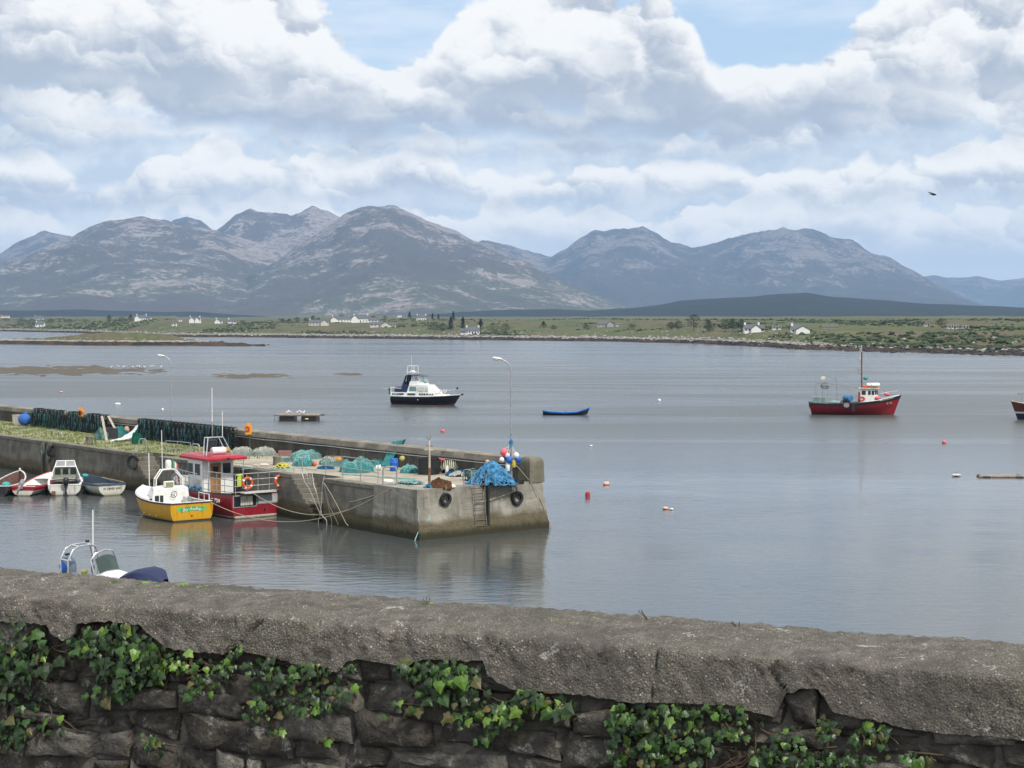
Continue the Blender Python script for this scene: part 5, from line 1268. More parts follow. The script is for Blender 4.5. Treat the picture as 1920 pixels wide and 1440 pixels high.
    text_part('registration', 'C 92', .40, m_bgrey, t, plane_frame((p3 + p4) / 2 + Vector((.1, -.08, 0)), p4 - p3, h.pt(.86, 1, -1) - h.pt(.86, .7, -1)), ext=.02)
trawler()
def edge_boat():
    p = atz(1918, 789, 0); t = thing('yacht', 'dark hulled boat with green canopy entering at the right edge', 'boat', (p.x + 8.9, p.y + 1.5, 0), R(172))
    h = Hull(9, 3.0, [(0, 1.2), (.5, 1.25), (1, 2.2)], keel=-.5, rake=.9, stern=.8, p=2.0)
    bpart(h, t, hullmat('dark_edge_hull', (.13, .035, .03), [(.75, (.02, .02, .05)), (.95, (.7, .7, .68))], da=.1), sole=.7, inner=m_bgrey, rail=m_wood)
    h.deck(.3, 1, .08, .02).build('deck', m_bgrey, t)
    cv = MB(); cv.grid([[(x, y, 3.2 + .25 * math.cos(y * 1.4) - .02 * (x - 5) ** 2) for y in (-.9, -.45, 0, .45, .9)] for x in (1, 3, 5, 7, 8.7)]); cv.build('canopy', M('green_canopy', (.10, .19, .17), .8, .15, 3), t)
    tubes(t, 'canopy_post', [[(8.3, -.3, 2.0), (8.3, -.3, 3.1)]], .04, m_steel); tubes(t, 'canopy_post', [[(2, 0, 1.2), (2, 0, 3.2)]], .05, m_steel)
edge_boat()
def currach():
    p = atz(1018, 778, 0); t = thing('currach', 'long low blue and black rowing currach floating right of the lamp post', 'boat', (p.x, p.y, 0), R(-5))
    h = Hull(5.7, 1.3, [(0, .58), (.2, .42), (.5, .36), (.75, .45), (1, .95)], keel=-.15, rake=.35, stern=.55, p=2.0, full=.45)
    bpart(h, t, hullmat('tarred_hull', (.02, .022, .026), [], da=.15), rail=m_blue, railw=.12, railh=.15, sole=.1, inner=M('sky_blue_paint', (.07, .25, .48), .6, .12, 4))
    cv = MB(); rows = []
    for i in range(15):
        x_ = .02 + .80 * i / 14; a = h.pt(x_, 1, 1, .02); rows.append([(a.x, -a.y, a.z + .02), (a.x, -a.y * .5, a.z + .05 + .04 * math.sin(i * 1.7)), (a.x, a.y * .5, a.z + .04), (a.x, a.y, a.z + .02)])
    cv.grid(rows, flip=True); cv.build('cover', M('sky_blue_paint', (.07, .25, .48), .6, .12, 4), t)
    for xx in (1.6, 2.9): b = MB(); b.box((xx, 0, .46), (.2, 1.1, .05)); b.build('thwart', m_blue, t)
currach()
def gull(loc, rz, label, s=1.0, grp=None):
    t = thing('gull', label, 'bird', loc, rz, grp); mb = MB()
    rows = []
    for x, r, z in ((-.20, .015, .17), (-.12, .06, .18), (0, .085, .20), (.10, .075, .24), (.15, .045, .30), (.18, .04, .34), (.22, .042, .36), (.255, .02, .35)): rows.append([(x * s, r * s * math.cos(a), (z + r * .9 * math.sin(a)) * s) for a in [2 * math.pi * k / 8 for k in range(8)]])
    mb.grid(rows, close=True); sm_obj(mb.build('body', M('gull_white', (.74, .74, .72), .8, .05, 5), t))
    w_ = MB(); w_.grid([[(-.26 * s, y * s, .16 * s), (-.1 * s, y * 1.5 * s, .235 * s), (.08 * s, y * 1.2 * s, .27 * s)] for y in (-.06, 0, .06)]); w_.build('wing', M('gull_grey', (.30, .32, .34), .8, .1, 5), t)
    l = MB(); 
    for y in (-.03, .03): l.tube([(0, y * s, 0), (0, y * s, .14 * s)], .008 * s, 4)
    l.box((0, 0, .13 * s), (.03 * s, .07 * s, .02 * s)); l.build('legs', m_orange, t)
def raft():
    p = atz(517, 789, 0); t = thing('raft', 'timber work raft on black floats with gulls perched on it', 'raft', (p.x, p.y, 0), R(-4))
    for k in range(14):
        b = MB(); b.box((.22 + k * .37, 1.0, .72), (.34, 2.6, .07)); b.build('plank', m_plank, t)
    b = MB(); b.box((2.6, -.32, .65), (5.6, .10, .14)); b.build('front_beam', M('rust_beam', (.22, .13, .09), .8, .3, 4), t); b = MB(); b.box((2.6, 2.3, .65), (5.6, .10, .14)); b.build('back_beam', M('rust_beam', (.22, .13, .09), .8, .3, 4), t)
    for x0, x1 in ((.45, 2.15), (3.1, 4.9)): b = MB(); b.box(((x0 + x1) / 2, 1.0, .22), (x1 - x0, 2.5, .72), bev=.08); b.build('float', m_blackp, t)
    b = MB(); b.box((3.8, -.35, .25), (.42, .2, .16), bev=.05); b.build('yellow_fender', M('cream_yellow', (.6, .58, .3), .6, .1, 4), t)
    tubes(t, 'ladder', [[(-.05, -.3, -.3), (-.05, -.3, .7), (.35, -.3, .7), (.35, -.3, -.3)]], .03, m_blackp); b = MB(); b.box((5.45, 1, .66), (.5, .5, .1)); b.build('mooring_bracket', m_blackp, t)
    for k, (x, y, a, lb) in enumerate(((1.25, .5, .4, 'leftmost gull on the raft'), (1.6, .9, 2.8, 'second gull from the left on the raft'), (2.45, .6, .2, 'middle gull on the raft'), (3.0, .7, 3.0, 'fourth gull along the raft, standing tallest'), (3.35, -.1, 1.0, 'gull at the front edge of the raft'))):
        q = Matrix.Rotation(R(-4), 3, 'Z') @ Vector((x, y, .755)); gull((p.x + q.x, p.y + q.y, q.z), a, lb + ' planks', 1.25, 'gulls on the raft')
raft()
def float_walk():
    p = atz(1836, 895, 0); t = thing('floating_frame', 'low floating timber frame on the water at the right edge', 'float', (p.x, p.y, 0), R(-3))
    for y, z, l in ((0, .06, 3.4), (.95, .05, 3.1)): b = MB(); b.tube([(0, y, z), (l, y, z + .02)], .09, 8); b.build('beam', m_plank, t)
    for x in (.15, 3.1): b = MB(); b.tube([(x, 0, .14), (x, 1.0, .13)], .07, 6); b.build('cross_beam', m_plank, t)
    for x in (.55, 3.0): b = MB(); b.box((x, -.05, .02), (.6, .3, .16), bev=.05); b.build('float', m_blackp, t)
float_walk()
# ---------------------------------------------------------------- mooring buoys
def buoy(px, py, r, mats, label, sq=(1, 1, .9), cone=False):
    r *= .78
    p = atz(px, py, 0); t = thing('buoy', label, 'buoy', (p.x, p.y, 0), random.random() * 6, 'mooring buoys on the bay')
    mb = MB()
    if cone: mb.lathe([(0, -.2), (r * .9, -.15), (r, .1), (r * .95, r * 1.6), (r * .5, r * 1.9), (0, r * 1.95)], (0, 0, 0), 12)
    else: mb.ball((0, 0, r * .45), r, 14, 9, sq)
    sm_obj(mb.build('float', mats[0], t)); b = MB(); b.torus((0, 0, r * (1.9 if cone else 1.32)), r * .18, r * .05, (1, 0, 0), 10, 5); b.build('eye', m_blackp if len(mats) < 2 else mats[1], t)
m_bred = M('dull_red_buoy', (.42, .05, .06), .6, .15, 5); m_bpale = M('pale_pink_buoy', (.66, .42, .34), .7, .2, 5)
for a in [(830, 810, .30, [m_pink], 'pink ball buoy left of the lamp post'), (1770, 831, .28, [m_pink], 'pink ball buoy below the red trawler at right'), (1137, 909, .26, [m_bpale], 'pale pink buoy right of the pier end', (1.5, 1, .8)), (1102, 931, .22, [m_bred], 'upright dull red buoy right of the pier end', (1, 1, 1), True),
          (1248, 955, .20, [m_bpale], 'pale orange float with a white one beside it', (1.3, 1, .7)), (1259, 956, .15, [m_bwhite], 'small white float beside the pale orange one', (1.3, 1, .6)), (1236, 752, .32, [m_bwhite], 'white buoy midway between cruiser and trawler', (1, 1, .9)), (1108, 837, .16, [m_bwhite], 'tiny white buoy right of the lamp post', (1.3, 1, .7)),
          (221, 759, .30, [m_bwhite], 'white float beyond the left creels', (1.9, 1, .8)), (305, 769, .22, [m_bwhite], 'small white buoy beyond the right creels', (.9, 1, 1.2)), (1793, 893, .28, [m_bgrey], 'pale flat buoy left of the floating frame', (2.0, 1.2, .45)), (115, 736, .3, [m_bpale], 'faint pale buoy near the left seaweed bank', (1.2, 1, .6))]: buoy(*a)
rn = random.Random(2)
ORD = 'first second third fourth fifth sixth seventh eighth ninth tenth eleventh twelfth thirteenth fourteenth fifteenth sixteenth'.split()
for k in range(12):
    px = 205 + k * 8.5 + rn.uniform(-3, 3); p = atz(px, 690 + rn.uniform(-1, 1), .25); gull((p.x, p.y, .2), rn.uniform(0, 6), ORD[k] + ' gull from the left in the row along the seaweed bank', 1.8, 'gulls along the seaweed bank')
def swallow():
    p = aty(1751, 365, 60); t = thing('flying_bird', 'small dark bird flying against the clouds at right', 'bird', p, 0)
    mb = MB(); mb.ball((0, 0, 0), .035, 8, 6, (2.6, 1, .9)); mb.build('body', M('bird_dark', (.03, .028, .035), .8, .1, 5), t)
    for sg in (-1, 1):
        w_ = MB(); zz = .06 if sg > 0 else -.05
        w_.extrude([(.05, sg * .02, .01), (.03, sg * .12, .03 + zz * .4), (-.18, sg * .24, .06 + zz), (-.07, sg * .1, .02), (-.05, sg * .02, 0)], (0, 0, .008)); w_.build('wing', M('bird_dark', (.03, .028, .035), .8, .1, 5), t)
    w_ = MB(); w_.extrude([(-.06, -.02, 0), (-.17, -.05, 0), (-.13, 0, 0), (-.17, .05, 0), (-.06, .02, 0)], (0, 0, .006)); w_.build('tail', M('bird_dark', (.03, .028, .035), .8, .1, 5), t)
swallow()

# ================================================================ the near boundary wall
WT = Vector((.9169, -.3990, 0)); WN = Vector((-.3990, -.9169, 0))      # along the wall (to the right) and out of its face towards us
WO = Vector((0, 5.90, 0)) + WN * .45
ZT = 11.0; STREET = 10.2
def wp(s, n, z): return WO + WT * s + WN * n + Vector((0, 0, z))
def wall_sz(px, py, n=0.0):
    r = ray(px, py); o = Vector((0, 0, CAMZ)); c = WO + WN * n; p = o + r * ((c - o).dot(WN) / r.dot(WN)); q = p - WO; return q.dot(WT), p.z
def build_street():
    a, b = wp(-60, .0, 0), wp(60, .0, 0); mb = MB()
    mb.poly([(a.x, a.y, STREET), (a.x - 20, a.y - 60, STREET), (b.x - 20, b.y - 40, STREET), (b.x, b.y, STREET)])
    tag(mb.build('street', M('street_asphalt', (.055, .055, .055), .9, .2, 2, bump=.004, bscale=60)), kind='structure')
    mb = MB(); e0, e1 = wp(-60, -.75, 0), wp(60, -.75, 0); f0, f1 = wp(-60, -1.6, 0), wp(60, -1.6, 0)
    mb.grid([[(a.x, a.y, STREET), (b.x, b.y, STREET)], [(e0.x, e0.y, STREET - .1), (e1.x, e1.y, STREET - .1)], [(f0.x, f0.y, -1.5), (f1.x, f1.y, -1.5)]]); tag(mb.build('embankment', m_quay), kind='structure')
build_street()
def coping_mat():
    m, n, b = newmat('wall_coping_roughcast'); g = n.n.new('ShaderNodeNewGeometry'); P = g.outputs['Position']
    f0 = n.noise(P, 2.2, 5, .6); f1 = n.noise(P, 14, 6, .7); f2 = n.noise(P, 120, 4, .7); v = n.voro(P, 120, 'F1'); vr = n.voro(P, 120, 'F1', out='Color'); v2 = n.voro(P, 160, 'F1')
    c = n.mix(n.smooth(f1, .32, .68), (.105, .094, .080), (.235, .212, .18))
    c = n.mix(n.mul(n.smooth(f0, .42, .62), .5), c, (.21, .20, .155))
    peb = n.mul(n.smooth(v, .42, .34), n.math('GREATER_THAN', n.xyz(vr)[0], n.smooth(f1, .35, .65, .85, .5))); c = n.mix(n.mul(peb, .8), c, n.mix(n.math('POWER', n.xyz(vr)[1], 2.2), (.17, .15, .125), (.70, .67, .60)))
    c = n.mix(n.mul(n.smooth(v2, .40, .56), n.smooth(f0, .35, .65, .25, .7)), c, (.06, .053, .046))
    lich = n.smooth(n.add(n.noise(P, 8, 5, .7, dist=.9), n.mul(n.sub(f2, .5), .25)), .63, .67); c = n.mix(n.mul(lich, .75), c, (.46, .46, .42))
    stain = n.smooth(n.noise(n.vmath('MULTIPLY', P, (1, 1, .5)), 3.4, 5, .65, dist=.5), .50, .64); c = n.mix(n.mul(stain, .55), c, (.085, .078, .068))
    moss = n.mul(n.smooth(n.noise(n.vmath('ADD', P, (1, 4, 7)), 4.5, 6, .75), .60, .70), n.smooth(n.xyz(P)[2], 10.9, 10.99, .25, 1)); c = n.mix(n.mul(moss, .5), c, (.15, .15, .055))
    ye = n.smooth(n.noise(n.vmath('ADD', P, (3, 8, 1)), 5, 5, .7), .62, .74); c = n.mix(n.mul(ye, .35), c, (.22, .19, .11))
    n.put(b.inputs['Base Color'], c); b.inputs['Roughness'].default_value = .93; b.inputs['Specular IOR Level'].default_value = .25
    bp = n.n.new('ShaderNodeBump'); bp.inputs['Distance'].default_value = .0085; n.put(bp.inputs['Height'], n.add(n.add(f2, n.mul(f1, 1.4)), n.mul(n.sub(.5, v), .45))); n.put(b.inputs['Normal'], bp.outputs[0]); return m
def stone_mat(name, c, d):
    m, n, b = newmat(name); g = n.n.new('ShaderNodeNewGeometry'); P = g.outputs['Position']
    f1 = n.noise(P, 11, 6, .68); f2 = n.noise(P, 60, 5, .65); c_ = n.mix(n.smooth(f1, .34, .66), d, c)
    l1 = n.smooth(n.add(n.noise(P, 9, 5, .7, dist=.5), n.mul(n.sub(f2, .5), .25)), .56, .66); c_ = n.mix(n.mul(l1, .75), c_, n.mix(n.smooth(f2, .4, .6), (.20, .195, .175), (.34, .34, .31)))
    mo = n.smooth(n.noise(n.vmath('ADD', P, (5, 2, 9)), 6, 5, .7), .58, .70); c_ = n.mix(n.mul(mo, .6), c_, (.075, .070, .025)); c_ = n.mix(n.mul(n.smooth(f2, .55, .75), .4), c_, tuple(x * .4 for x in d))
    n.put(b.inputs['Base Color'], c_); b.inputs['Roughness'].default_value = .9; b.inputs['Specular IOR Level'].default_value = .3
    bp = n.n.new('ShaderNodeBump'); bp.inputs['Distance'].default_value = .010; n.put(bp.inputs['Height'], n.add(f2, n.mul(f1, 2.2))); n.put(b.inputs['Normal'], bp.outputs[0]); return m
EDGE_PX = [(-300, 1158), (0, 1166), (60, 1168), (88, 1172), (98, 1190), (118, 1200), (135, 1196), (146, 1168), (200, 1165), (262, 1172), (290, 1196), (310, 1214), (360, 1222), (420, 1226), (444, 1212), (460, 1222), (500, 1230), (560, 1246), (604, 1250), (632, 1262), (650, 1240), (672, 1236), (720, 1244), (748, 1248), (800, 1236), (860, 1240), (908, 1238), (914, 1266), (940, 1282), (960, 1292), (1030, 1298), (1100, 1304), (1180, 1316), (1290, 1318), (1370, 1322), (1420, 1336), (1452, 1344), (1474, 1300), (1500, 1292), (1530, 1290), (1545, 1306), (1560, 1334), (1600, 1344), (1640, 1350), (1700, 1366), (1760, 1374), (1850, 1380), (1920, 1388), (2300, 1440)]
EDGE = [wall_sz(px, py) for px, py in EDGE_PX]
CRACK = [wall_sz(px, py) for px, py in ((505, 1112), (482, 1140), (484, 1168), (462, 1190), (450, 1206), (440, 1222))]
CRACK2 = [[wall_sz(px, py) for px, py in q] for q in (((960, 1166), (938, 1176), (930, 1215), (915, 1240)), ((1452, 1188), (1470, 1225), (1440, 1262), (1478, 1300)), ((1220, 1178), (1228, 1225), (1222, 1310)))]
def seg_d(p, a, b):
    ax, ay = a; bx, by = b; dx, dy = bx - ax, by - ay; t = max(0, min(1, ((p[0] - ax) * dx + (p[1] - ay) * dy) / (dx * dx + dy * dy + 1e-9))); return math.hypot(p[0] - ax - t * dx, p[1] - ay - t * dy)
wall = thing('boundary_wall', 'rough rubble boundary wall with thick concrete coping across the foreground', 'wall', tuple(wp(0, 0, STREET)))
def P_(s, n, z): v = wp(s, n, z) - Vector(wall.location); return (v.x, v.y, v.z)
def build_coping():
    S0, S1_, ds = -5.6, 5.0, .0088; N = int((S1_ - S0) / ds); rows = []
    for i in range(N + 1):
        s = S0 + ds * i; zb = interp(EDGE, s) + .006 * fbm(s * 40, 1, 0, 3); r = []
        ch = max(0, fbm(s * 7, 3, 0, 4) - .12) * .05                    # chipped arris
        prof = [(-.10, zb + .012), (-.05, zb + .004), (-.010, zb - .001)] + [(.004 - .020 * k / 13, zb + (10.972 - ch - zb) * k / 13) for k in range(14)] + [(-.020 - ch * .4, 10.980 - ch * .7), (-.030 - ch, 10.985 - ch * .3), (-.05 - ch, 10.989), (-.08, 10.993), (-.12, 10.997), (-.16, 11.000), (-.21, 11.003), (-.26, 11.006), (-.32, 11.009), (-.38, 11.011), (-.43, 11.010), (-.458, 10.998), (-.468, 10.97), (-.47, 10.70)]
        for (n_, z) in prof:
            d = .006 * fbm(s * 5, z * 5 + n_ * 5, 1.5, 3) + .0060 * fbm(s * 24, z * 24, n_ * 24, 3) + .0045 * fbm(s * 70, z * 70, n_ * 70, 2)
            nn = n_ + (d if n_ > -.03 else 0); zz = z + (d * .9 if n_ < -.02 and z > 10.93 else 0) + (.006 * fbm(s * 3, 7, 0, 3) if z > 10.93 else 0)
            if -.55 < s < -.15 or True:
                if -3 < s < 3:
                    cd = min(seg_d((s, z), CRACK[k], CRACK[k + 1]) for k in range(len(CRACK) - 1)) if CRACK[-1][0] - .1 < s < CRACK[0][0] + .1 else 9
                    for ck in CRACK2:
                        if min(q[0] for q in ck) - .05 < s < max(q[0] for q in ck) + .05: cd = min([cd] + [seg_d((s, z), ck[k], ck[k + 1]) + .003 for k in range(len(ck) - 1)])
                    if cd < .009: nn -= .022 * (1 - cd / .009)
            r.append(P_(s, nn, zz))
        rows.append(r)
    o = MB().grid(rows, flip=True).build('coping', coping_mat(), wall); sm(o.data, 60)
build_coping()
MST = [stone_mat('rubble_stone_grey', (.105, .096, .083), (.048, .043, .037)), stone_mat('rubble_stone_brown', (.098, .085, .070), (.042, .037, .031)), stone_mat('rubble_stone_pale', (.20, .185, .16), (.09, .082, .07))]
m_mortar = M('old_mortar', (.105, .097, .083), .95, .45, 12, bump=.01, bscale=30)
def build_stones():
    rnd = random.Random(31); b = MB()
    NB = 420; b.grid([[P_(-5.6 + 10.6 * i / NB, -.048 + .030 * fbm(i * .35, z * 11, 2, 4), z) for i in range(NB + 1)] for z in [STREET - .1 + .02 * q for q in range(44)]], flip=False); b.build('core', m_mortar, wall)
    zr = [10.16, 10.29, 10.40, 10.505, 10.595, 10.70, 10.79, 10.92]
    def zline(k, s): return zr[k] + .075 * fbm(s * 1.9 + k * 5.1, k, 0, 3)
    for k in range(len(zr) - 1):
        s = -5.6 + rnd.uniform(0, .2)
        while s < 4.9:
            big = rnd.random() < .35; ln = rnd.uniform(.24, .50) if big else rnd.uniform(.06, .22); s2 = s + ln; g = rnd.uniform(.004, .010); j = lambda: rnd.uniform(-.024, .024)
            c = [(s + g + j(), zline(k, s) + g + j()), (s2 - g + j(), zline(k, s2) + g + j()), (s2 - g + j(), zline(k + 1, s2) - g + j()), (s + g + j(), zline(k + 1, s) - g + j())]
            if rnd.random() < .25 and ln > .2: c.insert(2, (s2 - g + .015, (c[1][1] + c[2][1]) / 2))
            proud = rnd.uniform(-.045, -.012); sd = rnd.uniform(0, 99); tilt = rnd.uniform(-.02, .02)
            # rounded block: outline subdivided, three rings inwards
            out = []; m = len(c)
            for a in range(m):
                A, B = c[a], c[(a + 1) % m]; q = max(3, int(math.hypot(B[0] - A[0], B[1] - A[1]) / .035))
                out += [(A[0] + (B[0] - A[0]) * t / q, A[1] + (B[1] - A[1]) * t / q) for t in range(q)]
            cx, cz = sum(p[0] for p in out) / len(out), sum(p[1] for p in out) / len(out); mb = MB(); R_ = []
            for f, n_ in ((1.0, -.10), (1.0, proud - .030), (.965, proud - .008), (.90, proud), (.62, proud + .008), (.30, proud + .010)):
                ring = []
                for (x, z) in out:
                    x2, z2 = cx + (x - cx) * f, cz + (z - cz) * f; wv = .006 * fbm(x * 30 + sd, z * 30, sd, 2)
                    ring.append(P_(x2 + wv, n_ + tilt * (x2 - cx) * 2 + (.014 * fbm(x2 * 9 + sd, z2 * 9, sd, 3) + .005 * fbm(x2 * 34, z2 * 34, sd, 2) if n_ > -.1 else 0), z2 + wv))
                R_.append(ring)
            mb.grid(R_, close=True); mb.poly(R_[-1]); mt = MST[0] if rnd.random() < .5 else MST[1 if rnd.random() < .6 else 2]
            o = mb.build('stone', mt, wall); sm(o.data, 45); s = s2
build_stones()

# ---------------------------------------------------------------- ivy
def leafmat(name, c, c2):
    m, n, b = newmat(name); g = n.n.new('ShaderNodeNewGeometry'); oi = n.n.new('ShaderNodeObjectInfo')
    f = n.noise(g.outputs['Position'], 40, 3, .6); c_ = n.mix(oi.outputs['Random'], c, c2); c_ = n.mix(n.mul(n.smooth(f, .35, .7), .4), c_, tuple(x * .55 for x in c))
    n.put(b.inputs['Base Color'], c_); b.inputs['Roughness'].default_value = .42; b.inputs['Specular IOR Level'].default_value = .45
    b.inputs['Subsurface Weight'].default_value = 0; return m
LM = [leafmat('ivy_leaf_dark', (.012, .030, .009), (.026, .052, .014)), leafmat('ivy_leaf_mid', (.030, .078, .015), (.055, .115, .022)), leafmat('ivy_leaf_light', (.09, .19, .025), (.17, .27, .04)), leafmat('ivy_leaf_olive', (.07, .075, .022), (.13, .10, .035))]
def leaf_mesh(k, mat):
    sh = [[(0, 0), (.20, -.12), (.40, -.08), (.50, .06), (.42, .24), (.50, .40), (.46, .50), (.26, .60), (.12, .84), (0, 1.0), (-.12, .84), (-.26, .60), (-.46, .50), (-.50, .40), (-.42, .24), (-.50, .06), (-.40, -.08), (-.20, -.12)], [(0, 0), (.30, -.08), (.55, .15), (.38, .45), (.18, .72), (0, .98), (-.18, .72), (-.38, .45), (-.55, .15), (-.30, -.08)], [(0, 0), (.18, -.12), (.36, -.08), (.42, .05), (.38, .2), (.52, .30), (.54, .40), (.32, .50), (.18, .72), (.05, .98), (-.05, .98), (-.18, .72), (-.32, .50), (-.54, .40), (-.52, .30), (-.38, .2), (-.42, .05), (-.36, -.08), (-.18, -.12)]][k % 3]
    mb = MB(); mid = (0, .38, .07)
    z = lambda x, y: -.35 * x * x + .06 * math.sin(y * 4 + k) - .10 * max(0, y - .5)
    P = [(x, y, z(x, y)) for x, y in sh]; n = len(P)
    for i in range(n): mb.poly([P[i], P[(i + 1) % n], mid])
    mb.tube([(0, 0, 0), (.02, -.25, -.06), (.0, -.5, -.14)], .018, 3, cap=False)
    return mb.mesh('leaf', mat, True)
LEAF = [[leaf_mesh(k, m) for k in range(3)] for m in LM]
m_runner = M('ivy_stem', (.075, .052, .032), .9, .3, 20)
def ivy(label, blobs, seed, weights=(5, 5, 2, 1), size=(.030, .058), cap=300, sprays=()):
    """blobs: (px, py, rx, ry, leaves) on the face of the wall"""
    rnd = random.Random(seed); s0, z0 = wall_sz(blobs[0][0], blobs[0][1]); t = thing('ivy', label, 'ivy', tuple(wp(s0, 0, z0)), 0, 'ivy growing on the boundary wall'); O = Vector(t.location); cnt = 0
    runners = MB()
    for (px, py, rx, ry, n) in blobs:
        for k in range(n):
            if cnt >= cap: break
            a, r = rnd.uniform(0, 6.28), rnd.random() ** .6; x, y = px + rx * r * math.cos(a), py + ry * r * math.sin(a)
            s, z = wall_sz(x, y); zb = interp(EDGE, s); under = z < zb + .004
            n_ = rnd.uniform(-.020, .045) if under else rnd.uniform(.014, .03)
            if not under and z > zb + .05 and rnd.random() < .8: continue
            mi = rnd.choices(range(4), (weights[0] * 1.5, weights[1], weights[2] * .6, weights[3]))[0]; o = bpy.data.objects.new('leaf', LEAF[mi][rnd.randrange(3)]); col.objects.link(o); o.parent = t
            sc = rnd.uniform(*size) * rnd.choice((.42, .5, .6, .7, .85)) * (1.15 if mi == 2 and rnd.random() < .5 else 1) * (.75 if rnd.random() < .3 else 1)
            down = Vector((0, 0, -1)) * math.cos(rnd.gauss(0, .75)) + WT * math.sin(rnd.gauss(0, .8)); nrm = (WN + Vector((0, 0, rnd.uniform(.0, .9))) + WT * rnd.gauss(0, .38)).normalized()
            yv = (down - nrm * down.dot(nrm)).normalized(); xv = yv.cross(nrm); mt = Matrix((xv, yv, nrm)).transposed().to_4x4(); mt = Matrix.Translation(wp(s, n_, z) - O) @ mt @ Matrix.Scale(sc, 4); o.matrix_local = mt; cnt += 1
        for k in range(max(1, n // 12)):
            pts = []; x, y, d = px + rnd.uniform(-rx, rx) * .7, py - ry * .6, rnd.uniform(.9, 2.2)
            for q in range(9): s, z = wall_sz(x, y); pts.append(wp(s, -.014 if z < interp(EDGE, s) else .012, z) - O); d += rnd.gauss(0, .35); x += rx * .22 * math.cos(d) * 1.1; y += ry * .22 * abs(math.sin(d))
            runners.tube(pts, rnd.uniform(.002, .005), 4)
    tag(runners.build('runners', m_runner, t), kind='stuff'); return t
ivy('dense dark ivy mass at the left edge of the wall', [(20, 1210, 70, 50, 85), (15, 1290, 75, 70, 122), (70, 1240, 40, 45, 37), (30, 1370, 55, 35, 49), (95, 1362, 34, 26, 37), (75, 1185, 22, 14, 10)], 1, (7, 5, 1, 1), (.036, .062))
ivy('dense ivy curtain hanging left of the coping crack', [(215, 1205, 80, 38, 134), (240, 1260, 70, 45, 104), (285, 1240, 30, 45, 37), (200, 1290, 50, 25, 32), (300, 1290, 26, 18, 17)], 2, (6, 6, 2, 1), (.036, .064))
ivy('small leaved ivy below the coping crack', [(335, 1240, 40, 24, 44), (400, 1262, 34, 26, 37), (448, 1215, 14, 14, 11), (440, 1245, 26, 18, 22), (380, 1290, 40, 14, 17), (500, 1250, 34, 20, 27), (285, 1394, 26, 24, 29)], 3, (4, 6, 3, 2), (.024, .042))
ivy('straggling ivy on the joints left of centre', [(520, 1290, 46, 34, 63), (580, 1262, 44, 22, 41), (600, 1312, 44, 24, 41), (650, 1290, 24, 30, 20), (490, 1330, 26, 26, 20), (655, 1256, 16, 10, 10), (610, 1386, 8, 7, 5), (560, 1330, 40, 16, 22), (520, 1370, 18, 14, 7)], 4, (4, 6, 3, 2), (.024, .044))
ivy('bright large leaved ivy under the broken coping at centre', [(790, 1252, 44, 22, 44), (860, 1262, 46, 30, 54), (830, 1295, 40, 24, 32), (890, 1310, 40, 30, 32), (760, 1330, 30, 20, 12), (925, 1340, 26, 26, 17), (870, 1345, 30, 16, 15), (915, 1385, 16, 16, 7)], 5, (4, 7, 3, 2), (.030, .056))
ivy('row of light green ivy under the coping right of centre', [(985, 1310, 42, 22, 41), (1040, 1322, 30, 18, 24), (960, 1345, 22, 20, 15), (1065, 1330, 12, 10, 7)], 6, (3, 6, 4, 1), (.032, .058))
ivy('large thick ivy mass on the right half of the wall', [(1180, 1345, 50, 28, 61), (1200, 1395, 52, 45, 93), (1290, 1390, 56, 45, 85), (1270, 1330, 46, 16, 32), (1380, 1365, 46, 40, 63), (1400, 1420, 60, 30, 68)], 7, (5, 6, 3, 1), (.030, .052))
ivy('lower ivy spreading right from the thick mass', [(1450, 1420, 50, 28, 61), (1520, 1425, 46, 22, 49), (1340, 1330, 30, 12, 15), (1392, 1322, 8, 8, 5), (1480, 1380, 40, 24, 27)], 8, (4, 6, 3, 1), (.026, .044))
ivy('sparse ivy sprigs in the hollow at far right', [(1550, 1362, 30, 22, 27), (1630, 1380, 36, 28, 32), (1590, 1415, 46, 20, 29), (1700, 1420, 36, 14, 12), (1740, 1425, 8, 8, 5)], 9, (3, 6, 3, 2), (.026, .046))
# ---------------------------------------------------------------- weeds on top of the wall
def top_weed(px, py, label, n, spread, size, mats=(1, 2, 3), twig=0):
    # on the crown of the coping, seen against the water
    r = ray(px, py); o = Vector((0, 0, CAMZ)); c = WO + WN * -.36; p = o + r * ((c - o).dot(WN) / r.dot(WN)); q = p - WO; s = q.dot(WT); base = wp(s, -.36, 10.995); rnd = random.Random(int(px))
    t = thing('weed', label, 'plant', tuple(base), 0, 'weeds on top of the boundary wall')
    for k in range(n):
        ob = bpy.data.objects.new('leaf', LEAF[rnd.choice(mats)][rnd.randrange(3)]); col.objects.link(ob); ob.parent = t
        a = rnd.uniform(0, 6.28); nrm = Vector((rnd.gauss(0, .4), -.6 + rnd.gauss(0, .3), .9)).normalized(); y = Vector((math.cos(a), math.sin(a), .05)); y = (y - nrm * y.dot(nrm)).normalized(); x = y.cross(nrm)
        ob.matrix_local = Matrix.Translation(WT * rnd.uniform(-spread, spread) + WN * rnd.uniform(-.05, .06) + Vector((0, 0, rnd.uniform(.0, .010)))) @ Matrix((x, y, nrm)).transposed().to_4x4() @ Matrix.Scale(rnd.uniform(*size), 4)
    if twig:
        for k in range(3): d = rnd.uniform(-1.0, .5); MB().tube([(0, 0, 0), (d * twig * .3, 0, twig * .5), (d * twig * .8, .01, twig * rnd.uniform(.7, 1.0)), (d * twig * .9, .0, twig * rnd.uniform(.85, 1.1))], .0012, 4).build('stem', m_runner, t)
    return t
